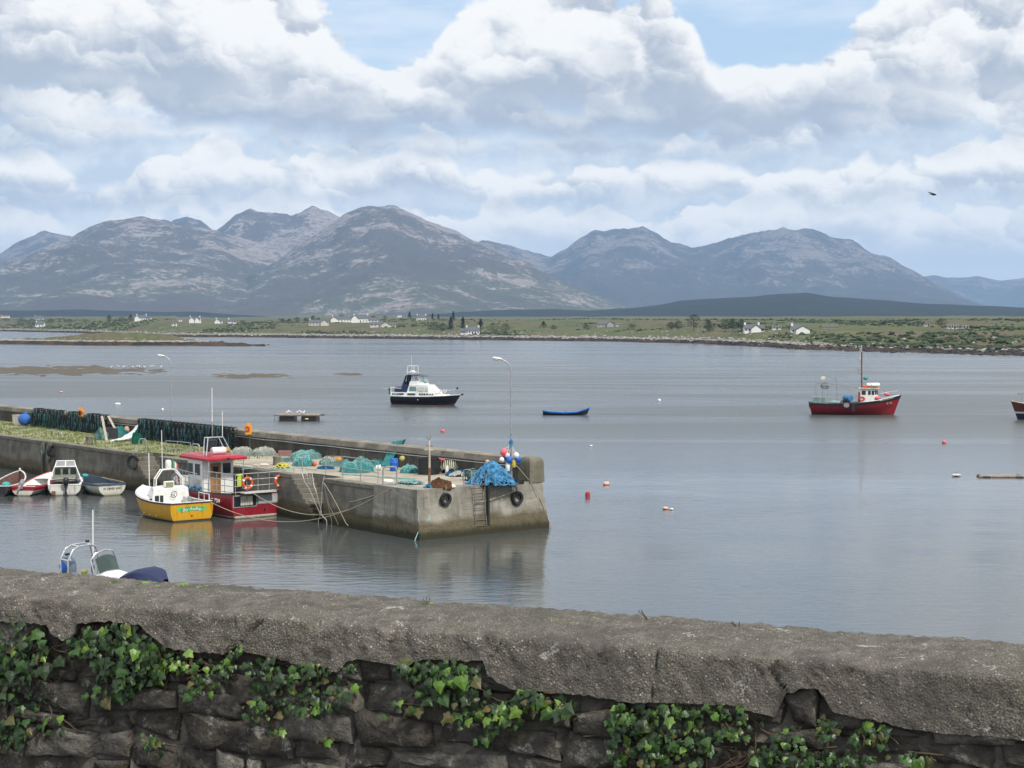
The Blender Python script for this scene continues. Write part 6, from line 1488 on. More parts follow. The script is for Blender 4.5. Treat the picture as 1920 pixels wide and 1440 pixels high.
top_weed(350, 1092, 'green creeping weed on the wall top below the inflatable bow', 34, .10, (.018, .036), (1, 2, 2, 3)); top_weed(420, 1099, 'smaller green weed patch right of the creeping one', 12, .05, (.016, .03), (1, 2, 3)); top_weed(255, 1085, 'bright green sprig on the wall top under the inflatable', 16, .06, (.016, .034), (1, 2)); top_weed(120, 1075, 'mossy weed strip on the wall top at left', 16, .09, (.012, .024), (3, 1)); top_weed(200, 1082, 'mossy sprigs on the wall top beside the inflatable console', 14, .08, (.012, .024), (3, 1, 2))
top_weed(800, 1135, 'leafy sprig with stems on the wall top at centre', 9, .025, (.014, .028), (1, 0, 2), .035); top_weed(1215, 1160, 'dry twig standing on the wall top right of centre', 2, .02, (.010, .016), (3,), .05); top_weed(1385, 1172, 'bent dry twig on the wall top left of the brown sprig', 1, .01, (.010, .014), (3,), .03); top_weed(1512, 1184, 'brown sprig on the wall top at right', 4, .012, (.012, .02), (3, 0)); top_weed(1640, 1195, 'tiny green weed on the wall top at right', 6, .03, (.010, .018), (1, 3)); top_weed(1825, 1208, 'tiny brown weed on the wall top near the right edge', 5, .03, (.010, .018), (3,)); top_weed(640, 1122, 'tiny green weed on the wall top left of centre', 6, .03, (.012, .02), (1, 2)); top_weed(560, 1113, 'small moss tuft on the wall top above the crack', 6, .02, (.010, .018), (3, 1))

# ================================================================ things on the pier
def catenary(a, b, sag, n=24):
    a, b = Vector(a), Vector(b); return [a.lerp(b, i / n) + Vector((0, 0, -sag * 4 * (i / n) * (1 - i / n))) for i in range(n + 1)]
def scale_at(p): return FPX / p.y
def lamp(base, h, label):
    t = thing('street_lamp', label, 'lamp', base, 0, 'lamp posts on the pier')
    MB().tube([(0, 0, 0), (0, 0, 1.05)], .10, 10).build('base_column', m_galv, t); MB().tube([(0, 0, 1.05), (0, 0, h - 1.0)], .055, 8, r2=.04).build('post', m_rust if h > 7.4 else m_galv, t)
    arc = [(-.62 * (1 - math.cos(a)), 0, h - 1.0 + .72 * math.sin(a)) for a in [math.pi / 2 * k / 8 for k in range(9)]]
    sm_obj(MB().tube(arc, .038, 8).build('arm', m_galv, t))
    mb = MB(); rows = []
    for x, r in ((-.5, .03), (-.58, .07), (-.7, .10), (-.95, .11), (-1.05, .07), (-1.08, .02)): rows.append([(x, r * math.cos(a), h - .24 + (-x - .5) * .12 + r * .7 * math.sin(a)) for a in [2 * math.pi * k / 10 for k in range(10)]])
    mb.grid(rows, close=True); sm_obj(mb.build('lamp_head', m_bwhite, t)); b = MB(); b.ball((-.85, 0, h - .30), .09, 8, 5, (1.8, 1, .6)); b.build('lens', M('lamp_lens', (.5, .5, .48), .2, .05, 3), t)
p = dk(958, 904); lamp(p, 7.35, 'tall curved lamp post rising from the blue rope heap at the pier end')
lamp(pr(u_at(321, DW + .2), DW + .2, ZQ + .6), 6.2, 'distant thin curved lamp post behind the right creel stack')

def heap(name, px, py, wpx, hpx, mat, label, cat, dep=1.0, seed=0, strands=60, smat=None, grp=None, sr=.014, z=ZQ):
    """a slumped pile: a lumpy mound with loose strands over it"""
    p = dk(px, py, z); s = scale_at(p); wx, hz = wpx / s / 2, hpx / s * .74; wy = wx * dep
    t = thing(name, label, cat, (p.x, p.y + wy * .6, z), 0, grp); rnd = random.Random(seed * 77 + 5); rows = []
    def H(x, y):
        r = math.sqrt(x * x + y * y); e = max(0, 1 - r ** 2.2); return hz * e ** .38 * (.88 + .42 * fbm(x * 1.9 + seed, y * 1.9, seed, 4)) + .015
    N = 44
    for i in range(21):
        r = i / 20; rows.append([(wx * r * math.cos(a) * (1 + .16 * fbm(math.cos(a) + seed, math.sin(a), 1, 3)), wy * r * math.sin(a), H(r * math.cos(a), r * math.sin(a)) + .07 * fbm(r * 7 * math.cos(a), r * 7 * math.sin(a), seed, 4) * (r < .97)) for a in [2 * math.pi * k / N for k in range(N)]])
    me = MB().grid(rows, close=True, flip=False); sm_obj(me.build('mound', mat, t))
    st = MB()
    for k in range(strands):
        a, r = rnd.uniform(0, 6.28), rnd.random() ** .5 * .85; x, y = r * math.cos(a), r * math.sin(a); d = rnd.uniform(0, 6.28); pts = []
        for q in range(9):
            if math.hypot(x, y) > 1.05: break
            pts.append((x * wx, y * wy, H(x, y) + rnd.uniform(.01, .06))); d += rnd.gauss(0, .7); x += .13 * math.cos(d); y += .13 * math.sin(d)
        if len(pts) > 2: st.tube(pts, sr, 4)
    if strands: tag(st.build('loose_strands', smat or mat, t), kind='stuff')
    return t
def net_mat(name, c, c2, sc=6):
    if name in MATS: return MATS[name]
    m, n, b = newmat(name); g = n.n.new('ShaderNodeNewGeometry'); P = g.outputs['Position']
    f = n.noise(P, sc, 5, .7, dist=1.5); v = n.voro(P, sc * 4.5, 'DISTANCE_TO_EDGE'); ln = n.smooth(v, .03, .16, 1, 0)
    c_ = n.mix(n.smooth(f, .32, .66), c2, c); c_ = n.mix(n.mul(ln, .55), c_, tuple(min(1, x * 1.5) for x in c)); c_ = n.mix(n.mul(n.smooth(v, .2, .5), .5), c_, tuple(x * .4 for x in c2))
    n.put(b.inputs['Base Color'], c_); b.inputs['Roughness'].default_value = .95; b.inputs['Specular IOR Level'].default_value = .1
    bp = n.n.new('ShaderNodeBump'); bp.inputs['Distance'].default_value = .05; n.put(bp.inputs['Height'], n.add(f, ln)); n.put(b.inputs['Normal'], bp.outputs[0]); MATS[name] = m; return m
n_pale = net_mat('pale_net', (.40, .46, .42), (.20, .26, .24)); n_teal = net_mat('teal_net', (.10, .42, .42), (.03, .17, .18)); n_mix = net_mat('mixed_net', (.26, .46, .42), (.10, .22, .22)); n_green = net_mat('green_net', (.03, .22, .15), (.015, .09, .07))
n_brown = net_mat('brown_net', (.24, .12, .06), (.10, .05, .03)); n_blue = net_mat('blue_net', (.05, .26, .50), (.02, .10, .22))
G = 'fishing nets heaped on the pier'; m_ltr0 = M('faded_teal_twine', (.24, .50, .47), .9, .3, 8)
for a in [('net_heap', 453, 855, 40, 22, n_pale, 'pale grey green net heap nearest the red boat roof', 'net', 1.2, 1), ('net_heap', 492, 854, 46, 17, n_pale, 'low pale net heap left of the pink fish box', 'net', 1.2, 2), ('net_heap', 575, 860, 68, 17, n_mix, 'wide flat pale net heap behind the teal one', 'net', 1.2, 3),
          ('net_heap', 568, 874, 42, 23, n_teal, 'small bright teal net heap right of the stone bollard', 'net', 1.0, 4), ('net_heap', 613, 871, 32, 17, n_mix, 'pale net heap between the two teal heaps', 'net', 1.1, 5), ('net_heap', 668, 886, 66, 32, n_teal, 'large teal and pale net heap behind the middle railing', 'net', .9, 6),
          ('net_heap', 767, 887, 34, 18, n_teal, 'teal net heap between blue barrel and black tub', 'net', 1.0, 7), ('net_heap', 825, 917, 46, 22, n_brown, 'rust brown net heap at the foot of the weathered post', 'net', .7, 8), ('net_heap', 857, 893, 44, 12, n_blue, 'flat blue net heap behind the brown one', 'net', .8, 9),
          ('net_heap', 545, 866, 52, 7, n_mix, 'thin spread of pale net between bollard and teal heap', 'net', 1.0, 21), ('net_heap', 636, 874, 46, 9, n_mix, 'thin pale net spread left of the large teal heap', 'net', 1.0, 22), ('net_heap', 706, 874, 34, 13, n_teal, 'low teal net between large heap and blue barrel', 'net', 1.0, 23), ('net_heap', 700, 862, 44, 12, n_mix, 'pale net against the parapet behind the blue barrels', 'net', .8, 24), ('net_heap', 590, 849, 50, 10, n_pale, 'pale net strip along the foot of the parapet', 'net', .6, 25),
          ('net_heap', 610, 880, 34, 6, n_blue, 'flat blue sheet of netting before the pale heaps', 'net', .6, 10)]:
    heap(*a, grp=G, smat={1: m_rope_w, 2: m_rope_w, 3: m_ltr0, 4: m_ltr0, 5: m_rope_w, 6: m_ltr0, 7: m_ltr0}.get(a[9]), sr=.011)
def rope_heap(px, py, wpx, hpx, mat, label, n=70, r=.028, seed=1, flat=1.0, name='rope_heap', loop=.35):
    p = dk(px, py); s = scale_at(p); wx, hz = wpx / s / 2, hpx / s * .9; rnd = random.Random(seed); t = thing(name, label, 'rope', (p.x, p.y + wx * .45, ZQ), 0)
    core = MB(); rows = []
    for i in range(7):
        q = i / 6; rows.append([(wx * .92 * q * math.cos(a), wx * .7 * q * math.sin(a), hz * .88 * (1 - q ** 1.5) + .02 + .04 * fbm(i, a, 2)) for a in [2 * math.pi * k / 16 for k in range(16)]])
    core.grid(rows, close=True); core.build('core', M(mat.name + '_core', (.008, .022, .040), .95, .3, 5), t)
    mb = MB()
    for k in range(n):
        a0 = rnd.uniform(0, 6.28); rr = rnd.random() ** .6; x, y, d, cv = rr * math.cos(a0), rr * math.sin(a0), rnd.uniform(0, 6.28), rnd.uniform(-1, 1); pts = []
        for q in range(16):
            R0 = math.hypot(x, y)
            if R0 > 1.05: d = math.atan2(-y, -x) + rnd.uniform(-.8, .8)
            pts.append((x * wx, y * wx * .75, hz * max(0, 1 - R0 ** 1.5) * flat + .03 + rnd.uniform(0, .10)))
            d += cv * .6 + rnd.gauss(0, .25); x += loop * .3 * math.cos(d); y += loop * .3 * math.sin(d)
        mb.tube(pts, r, 5)
    sm_obj(mb.build('coils', mat, t)); return t
m_brope = M('bright_blue_rope', (.055, .21, .38), .8, .55, 4); m_ltrope = M('pale_teal_rope', (.25, .46, .45), .9, .2, 8); m_yrope = M('yellow_rope', (.58, .52, .10), .85, .2, 8)
rope_heap(922, 911, 92, 46, m_brope, 'tall heap of bright blue rope beneath the lamp post', 130, .030, 3, 1, loop=.32)
rope_heap(806, 917, 22, 8, m_brope, 'small tangle of bright blue rope at the weathered post foot', 22, .022, 4)
rope_heap(768, 909, 54, 5, m_ltrope, 'pale teal rope strewn along the pier edge', 24, .018, 5)
rope_heap(527, 879, 32, 9, m_yrope, 'yellow rope tangle in front of the stone bollard', 34, .022, 6)
rope_heap(858, 894, 30, 8, m_rope_w, 'white rope coils lying before the teal creel', 26, .024, 7)
for k, (pts, lb) in enumerate((([(452, 881), (490, 877), (530, 880), (560, 878), (600, 883)], 'thin pale teal rope lying along the deck before the nets'), ([(430, 868), (470, 872), (500, 880), (545, 884)], 'thin weathered rope lying across the bare deck'), ([(640, 890), (690, 893), (735, 897), (790, 899)], 'thin teal rope lying along the deck inside the railing'))):
    Q = [dk(*q) for q in pts]; P2 = []
    for a_, b_ in zip(Q, Q[1:]): P2 += [a_.lerp(b_, t_ / 6) + Vector((random.uniform(-.06, .06), random.uniform(-.25, .25), .03)) for t_ in range(6)]
    o_ = MB().tube(P2, .022, 5).build('rope', (m_ltrope, m_rope_g, m_teal)[k]); tag(o_, lb, 'rope')
# boxes, tubs, barrels
def barrel(px, py, d, h, mat, label, lie=None, cat='barrel', name='barrel'):
    p = dk(px, py); t = thing(name, label, cat, (p.x, p.y + d / 2, ZQ + (d / 2 if lie is not None else 0)), 0, 'plastic barrels on the pier'); r = d / 2
    ax = (math.cos(lie), math.sin(lie), 0) if lie is not None else (0, 0, 1)
    prof = [(0, 0), (r * .9, 0), (r * .97, .04), (r, h * .3), (r * 1.03, h * .32), (r * 1.03, h * .35), (r, h * .37), (r, h * .63), (r * 1.03, h * .65), (r * 1.03, h * .68), (r, h * .7), (r * .97, h - .05), (r * .9, h)]
    c = Vector((0, 0, 0)) if lie is None else -Vector(ax) * h / 2
    sm(MB().lathe(prof, c, 16, ax, cap=False).build('body', mat, t).data, 35); b = MB(); b.lathe([(0, 0), (r * .86, 0), (r * .86, .02), (0, .03)], c + Vector(ax) * (h - .01), 16, ax); b.build('lid', mat, t); return t
barrel(738, 884, .52, .78, m_blue, 'upright blue plastic barrel beside the railing hoop'); barrel(689, 866, .55, .62, m_blue, 'blue barrel tilted against the parapet behind the large teal net'); barrel(668, 861, .42, .7, m_blue, 'blue barrel lying left of the tilted one', .3)
def tub(px, py, wpx, hpx, mat, label, dep=.9, rim=.05, name='tub', cat='tub', taper=.93):
    p = dk(px, py); s = scale_at(p); w_, h = wpx / s, hpx / s * .93; t = thing(name, label, cat, (p.x, p.y + w_ * dep / 2, ZQ), R(-25)); hw, hd = w_ / 2 * .85, w_ * dep / 2 * .85
    def ring(k, z): return [(x * hw * k, y * hd * k, z) for x, y in ((-1, -.8), (-.8, -1), (.8, -1), (1, -.8), (1, .8), (.8, 1), (-.8, 1), (-1, .8))]
    mb = MB(); rows = [ring(taper, 0), ring(1, h - .06), ring(1.05, h - .06), ring(1.05, h), ring(.94, h), ring(.88, .08)]; mb.grid(rows, close=True); mb.poly(rows[0][::-1]); mb.poly(rows[-1]); mb.build('shell', mat, t)
    for q in (-.5, .5): b = MB(); b.box((q * hw, -hd * .98, h * .5), (.06, .04, h * .7)); b.build('rib', mat, t)
    return t
tub(803, 891, 42, 34, m_blackp, 'big black fish tub behind the weathered post', .9); tub(845, 888, 38, 24, m_blackp, 'black crate draped with pale rope right of the big tub', .8, name='crate', cat='crate')
tub(33, 797, 24, 20, M('pale_tub', (.52, .47, .42), .7, .12, 3), 'pale square tub at the left end of the pier', .9); tub(533, 855, 26, 10, M('pink_fish_box', (.36, .20, .18), .8, .2, 3), 'faded pink fish box between the pale nets', .7, name='fish_box', cat='box')
def draped_rope():
    p = dk(845, 888); t = thing('rope', 'pale rope looped over the black crate', 'rope', (p.x - .1, p.y - .05, ZQ)); mb = MB(); rnd = random.Random(8)
    for k in range(9):
        x = -.5 + k * .12; pts = [(x, .35, .78), (x + .03, .05, .82), (x + .05, -.12, .72), (x + .02, -.2, .40 - .02 * (k % 4)), (x + .12, -.2, .25 + .04 * (k % 3)), (x + .2, -.2, .42), (x + .2, -.12, .74)]; mb.tube(pts, .022, 5)
    mb.build('loops', M('cream_rope', (.58, .57, .42), .9, .15, 8), t)
draped_rope()
def small(name, px, py, label, cat, f, z=ZQ): p = dk(px, py, z); t = thing(name, label, cat, (p.x, p.y, z)); f(t); return t
def _bollard(t):
    sm(MB().lathe([(0, 0), (.27, 0), (.25, .1), (.23, .42), (.27, .5), (.27, .56), (.2, .6), (0, .61)], (0, 0, 0), 14).build('post', m_cope, t).data, 35)
small('bollard', 519, 872, 'squat concrete bollard beside the yellow rope', 'bollard', _bollard); small('bollard', 167, 832, 'squat concrete bollard on the grassy inner pier', 'bollard', _bollard)
def _bucket(t): MB().lathe([(0, 0), (.15, 0), (.18, .3), (.19, .3), (.17, .28), (.14, .03), (0, .03)], (0, .2, .14), 12, (1, 0, .1)).build('shell', m_bwhite, t)
small('bucket', 705, 882, 'white bucket on its side beside the large teal net', 'bucket', _bucket)
def _ring(t): sm_obj(MB().torus((0, 0, .07), .27, .08, (0, 0, 1), 18, 7).build('ring', m_bwhite, t))
small('float_ring', 727, 904, 'white ring float lying beside the railing hoop', 'float', _ring)
def _white(t): MB().lathe([(0, -.26), (.09, -.24), (.11, 0), (.09, .24), (0, .26)], (0, 0, .30), 10, (0, 0, 1)).build('float', m_bwhite, t)
small('float', 838, 890, 'white bottle shaped float standing against the black crate', 'float', _white)
def _redball(t): MB().ball((0, 0, .14), .14, 10, 7).build('float', m_orange, t)
small('float', 590, 874, 'small red float beside the bright teal net', 'float', _redball)
def _redlid(t): MB().box((0, 0, .9), (.42, .3, .12), rot=(.2, .3, .2), bev=.03).build('lid', m_red, t)
small('lid', 828, 889, 'red lid lodged between big tub and rope draped crate', 'lid', _redlid)
def _jug(t): MB().lathe([(0, -.28), (.08, -.26), (.09, .15), (.04, .24), (.04, .3), (0, .3)], (0, 0, .09), 10, (1, .2, 0)).build('jug', M('pinkish_white', (.66, .55, .48), .6, .1, 5), t)
small('float', 496, 874, 'pale pinkish bottle float lying left of the bollard', 'float', _jug)
def _orangebag(t): MB().ball((0, 0, .2), .28, 10, 7, (1.1, 1, .8)).build('bag', M('ochre_bag', (.45, .24, .05), .9, .2, 5), t)
small('bag', 424, 849, 'ochre bag beside the creels above the red boat roof', 'bag', _orangebag); small('bag', 633, 867, 'ochre bundle between pale net and large teal net', 'bag', _orangebag)
def _whitefl(t): MB().ball((0, 0, .12), .15, 10, 6, (1.3, 1, .8)).build('float', m_bwhite, t)
small('float', 848, 916, 'small white float right of the brown net', 'float', _whitefl); small('float', 149, 808, 'small white float on the grass below the left creels', 'float', _whitefl)
def _yfl(t): MB().lathe([(0, -.2), (.14, -.1), (.16, 0), (.14, .1), (0, .2)], (0, 0, .75), 10, (1, 0, .3)).build('float', M('yellow_black_float', (.50, .42, .12), .6, .3, 6), t)
small('float', 754, 882, 'yellow striped float on top of the teal net by the barrel', 'float', _yfl)
def _mat(t): 
    for k in range(4): MB().torus((-.1 + .05 * k, .1, .06 + .07 * k), .36 - .03 * k, .05, (0, .1, 1), 18, 6).build('coil', m_black, t)
small('hose_coil', 972, 909, 'coil of black hose lying beside the lamp post base', 'hose', _mat)
def hung_net():
    t = thing('hanging_net', 'green and teal trawl net draped over the parapet', 'net', pr(u_at(736, DW), DW, ZQ)); rows = []
    for i in range(12):
        v = i / 11; row = []
        for j in range(12):
            s = j / 11 - .5; base = -U * (s * (1.15 - .35 * v)) + W * (.35 - .8 * v ** 1.3 + .10 * math.sin(j * 1.9 + i * .4)); z = 1.55 - 1.5 * v + .12 * (1 - v) * (1 if j > 5 else 0) + .08 * fbm(i * .5, j * .6, 3)
            row.append(base + Vector((-.08 * v, 0, z)))
        rows.append(row)
    MB().grid(rows).build('net', n_teal, t); MB().grid([[p + W * -.02 + Vector((.18, 0, .05)) for p in r[7:]] for r in rows[:7]]).build('green_panel', n_green, t)
    mb = MB(); 
    for j in range(0, 12, 1): mb.tube([p - W * .04 for p in [r[j] for r in rows]], .02, 4)
    tag(mb.build('net_ropes', M('bright_teal_rope', (.06, .36, .36), .8, .25, 8), t), kind='stuff')
hung_net()
# buoys tied to the lamp post
def tied_buoys():
    p = dk(958, 904); rnd = random.Random(3)
    L = [(945, 848, .22, m_pink, 'bright pink buoy, highest of the bunch on the lamp post'), (951, 854, .15, M('flesh_white', (.70, .60, .54), .6, .1, 5), 'cream buoy under the pink one on the lamp post'), (941, 862, .15, m_bwhite, 'white buoy at the left of the lamp post bunch'), (955, 862, .20, m_blue, 'round blue buoy in the middle of the lamp post bunch'), (968, 854, .17, m_bwhite, 'white buoy at the upper right of the lamp post bunch'), (971, 861, .20, m_blue, 'blue buoy at the right of the lamp post bunch'), (948, 858, .16, M('navy_float', (.03, .05, .20), .5, .1, 5), 'dark navy buoy left of the middle blue one')]
    for px, py, r, m, lb in L:
        q = aty(px, py, p.y - .3 - rnd.uniform(0, .2)); t = thing('buoy', lb, 'buoy', q, 0, 'buoys tied to the lamp post'); sm_obj(MB().ball((0, 0, 0), r, 12, 8, (1, 1, 1.08)).build('float', m, t))
        top = Vector((p.x, p.y, 4.95)) - q; MB().tube([(0, 0, r), (top.x * .6, top.y * .6, top.z * .5), tuple(top)], .014, 4).build('lanyard', m_rope_w, t)
    for px, py, m, lb in ((963, 869, M('yellow_float', (.52, .40, .06), .6, .15, 5), 'yellow cylinder float hanging lowest in the lamp post bunch'), (952, 876, m_bwhite, 'white cylinder float hanging below the lamp post bunch')):
        q = aty(px, py, p.y - .35); t = thing('float', lb, 'buoy', q, 0, 'buoys tied to the lamp post'); sm_obj(MB().lathe([(0, -.24), (.10, -.22), (.13, -.1), (.13, .16), (.07, .26), (0, .28)], (0, 0, 0), 12).build('body', m, t)); top = Vector((p.x, p.y, 4.9)) - q; MB().tube([(0, 0, .26), tuple(top)], .014, 4).build('lanyard', m_rope_w, t)
    t = thing('rope', 'blue rope knotted round the lamp post above the buoys', 'rope', (p.x, p.y, 0)); mb = MB()
    for k in range(5): mb.torus((0, 0, 4.75 + .07 * k), .09, .035, (.2 * math.sin(k), .2, 1), 12, 5)
    mb.tube([(0, -.08, 4.9), (.05, -.15, 5.1), (-.04, -.1, 5.3), (.03, -.05, 5.45)], .03, 5); mb.tube([(0, -.1, 4.8), (-.1, -.2, 4.5), (-.2, -.25, 4.1)], .03, 5); mb.build('knot', m_brope, t)
tied_buoys()
def post_old():
    p = dk(805, 910); t = thing('old_post', 'weathered pale mooring post with rusted cross fittings', 'post', p); M_pw = M('peeling_white_post', (.46, .41, .33), .85, .35, 5, streak=True)
    MB().tube([(0, 0, 0), (.01, 0, 1.0)], .075, 8).build('foot', m_rust, t); MB().tube([(.01, 0, 1.0), (.0, 0, 2.55)], .065, 8, r2=.05).build('shaft', M_pw, t)
    MB().tube([(-.28, 0, 2.02), (.28, 0, 1.98)], .03, 6).build('cross_bar', M_pw, t); MB().tube([(-.16, 0, 2.25), (.2, 0, 2.22)], .028, 6).build('cross_bar', m_rust, t); MB().tube([(0, 0, 2.5), (-.16, 0, 2.75)], .02, 5).build('spike', m_rust, t); MB().tube([(0, 0, 2.5), (.08, 0, 2.8)], .02, 5).build('spike', m_rust, t)
post_old()
def leaning_stick():
    p = dk(893, 899); q = aty(914, 866, p.y + .6); t = thing('marker_stick', 'leaning stick with a small pink float at its tip', 'stick', p); d = q - p
    MB().tube([(0, 0, 0), tuple(d)], .025, 6).build('stick', m_blackp, t); MB().ball(tuple(d), .13, 10, 7).build('float', m_bpale, t)
leaning_stick()
# railings
def rail_thing(label, posts, tops, rails=2, r=.03, name='railing'):
    """posts: base pixels on the deck; tops: heights"""
    P = [dk(*q) for q in posts]; t = thing(name, label, 'railing', P[0]); o = P[0]
    for p, h in zip(P, tops): MB().tube([p - o, p - o + Vector((0, 0, h))], r, 6).build('post', m_galv, t)
    for k in range(rails):
        f = 1 - .5 * k; MB().tube([p - o + Vector((0, 0, h * f)) for p, h in zip(P, tops)], r * .9, 6).build('rail', m_galv, t)
    return t
def hoop(label, a, b, h, r=.04):
    A, B = dk(*a), dk(*b); t = thing('railing_hoop', label, 'railing', A); d = B - A; e = min(.18, h * .3)
    mb = MB(); mb.tube([(0, 0, 0), (0, 0, h - e), tuple(d * .06 + Vector((0, 0, h - e * .3))), tuple(d * .2 + Vector((0, 0, h))), tuple(d * .8 + Vector((0, 0, h))), tuple(d * .94 + Vector((0, 0, h - e * .3))), tuple(d + Vector((0, 0, h - e))), tuple(d)], r, 7); sm_obj(mb.build('tube', m_galv, t)); return t
rail_thing('two bar railing along the quay edge between steps and hoop', [(611, 890), (643, 897), (676, 902), (709, 907)], [1.12, 1.3, 1.3, 1.25]); rail_thing('short steel frame rail at the head of the near steps', [(551, 887), (567, 887)], [.95, .95], 1)
rail_thing('three post railing beside the right creel stack', [(311, 853), (333, 855), (357, 858)], [.98, 1.0, 1.0], 2); hoop('steel hoop beside the blue barrel at the ladder head', (718, 911), (744, 911), 1.08, .045); hoop('low steel hoop on the grass at the left', (86, 820), (116, 823), .55); hoop('tall steel hoop above the inner steps', (261, 851), (274, 851), 1.05); hoop('small hoop left of the red boat gantry', (360, 860), (374, 861), 1.0); hoop('thin dark hoop at the end ladder head', (869, 914), (884, 914), 1.0, .025)
# end face ladders, tyres
def endpt(px, py, off=.12):
    """a point on the end face of the pier"""
    n = -U; r = ray(px, py); o = Vector((0, 0, CAMZ)); c = pr(-.02, 0, 0) + n * off; return o + r * ((c - o).dot(n) / r.dot(n))
m_lad = M('dull_ladder_steel', (.15, .135, .115), .8, .3, 6)
def end_ladder():
    a = endpt(889, 921, .20); b = endpt(909, 921, .20); t = thing('ladder', 'rusty steel ladder fixed down the end face of the pier', 'ladder', a); d = b - a; d.z = 0
    for k, q in enumerate((Vector(), d)):
        MB().tube([tuple(q + Vector((0, 0, -3.2)) - U * .22), tuple(q), tuple(q + Vector((0, 0, .95))), tuple(q + Vector((0, 0, 1.05)) + U * .25)], .026, 6).build('stile', m_lad, t)
    for k in range(9): z = .35 - k * .33; MB().tube([Vector((0, 0, z)) - U * .22 * max(0, -z / 3.2), d + Vector((0, 0, z)) - U * .22 * max(0, -z / 3.2)], .018, 5).build('rung', m_lad, t)
    MB().box(tuple(d * 1.25 + Vector((0, 0, -1.4)) - U * .05), (.14, .14, 3.3), rot=(0, 0, UANG)).build('fender_post', m_black, t)
end_ladder()
def tyre(c, axis, label, R_=.36, r=.115):
    t = MB(); q = Vector((0, 0, 1)).rotation_difference(Vector(axis).normalized())
    prof = [(R_ - .17, -.06), (R_ - .12, -.10), (R_ - .03, -.105), (R_, -.06), (R_, .06), (R_ - .03, .105), (R_ - .12, .10), (R_ - .17, .06), (R_ - .13, .03), (R_ - .13, -.03)]; N = 24
    rows = [[q @ Vector((x * math.cos(2 * math.pi * i / N), x * math.sin(2 * math.pi * i / N), z)) for x, z in prof] for i in range(N + 1)]
    t.grid(rows, close=True); o = t.build('tyre', m_black); o.location = c; sm(o.data, 50); tag(o, label, 'tyre', 'tyre fenders on the pier')
    rp = MB(); rp.tube([(0, 0, R_ - .14), (.02, 0, R_ + .45)], .018, 5); rp.build('hanging_rope', m_rope_g, o); return o
tyre(endpt(836, 936, .20), tuple(-U), 'black tyre fender hanging on the end face left of the ladder'); tyre(endpt(970, 934, .20), tuple(-U), 'black tyre fender hanging on the end face right of the ladder', .40)
def quaypt(px, py, off=.2):
    n = -W; r = ray(px, py); o = Vector((0, 0, CAMZ)); c = pr(0, 0, 0) + n * off; return o + r * ((c - o).dot(n) / r.dot(n))
tyre(quaypt(250, 867, .25), tuple(-W - U * .5), 'large dark tyre fender hung beside the inner steps', .52); tyre(quaypt(96, 846, .2), tuple(-W * .6 + U), 'dark tyre hung edge on beside the timber posts', .45); tyre(quaypt(448, 899, .3), tuple(-W), 'black tyre fender squeezed behind the red boat stern rail', .45)
for px, lb in ((81, 'left timber fender post against the quay wall'), (92, 'right timber fender post with blue rope on the quay wall')):
    q = quaypt(px, 860, .16); t = thing('fender_post', lb, 'post', (q.x, q.y, -.5), UANG); MB().box((0, 0, 1.6), (.26, .22, 3.2), bev=.03).build('timber', M('wet_timber', (.12, .105, .08), .9, .3, 4, streak=True), t)
    MB().tube([(-.1, .12, 3.0), (.1, .13, 2.5), (-.1, .13, 2.2), (.05, .13, 1.8)], .03, 5).build('rope', m_teal, t)
# lifebuoy cabinets
for px, py, w_, lb in ((151, 781, DW - .15, 'orange lifebuoy cabinet on a pole above the left creel stack'), (465, 812, DW - .15, 'orange lifebuoy cabinet on a pole right of the right creel stack')):
    c = pr(u_at(px, w_), w_, ZQ); t = thing('lifebuoy_cabinet', lb, 'cabinet', c, R(15), 'lifebuoy cabinets on the pier'); MB().tube([(.12, .12, 0), (.12, .12, 2.05)], .045, 7).build('pole', m_grey, t)
    m_oy = M('cabinet_orange', (.70, .30, .03), .5, .12, 4); mb = MB(); mb.extrude([(-.24, -.2, 1.12), (.24, -.2, 1.12), (.24, -.2, 1.72), (.12, -.2, 1.92), (-.12, -.2, 1.92), (-.24, -.2, 1.72)][::-1], (0, .3, 0)); mb.build('box', m_oy, t); MB().torus((-.1, -.24, 1.55), .15, .055, (-.5, -1, 0), 16, 6).build('lifebuoy', m_orange, t)
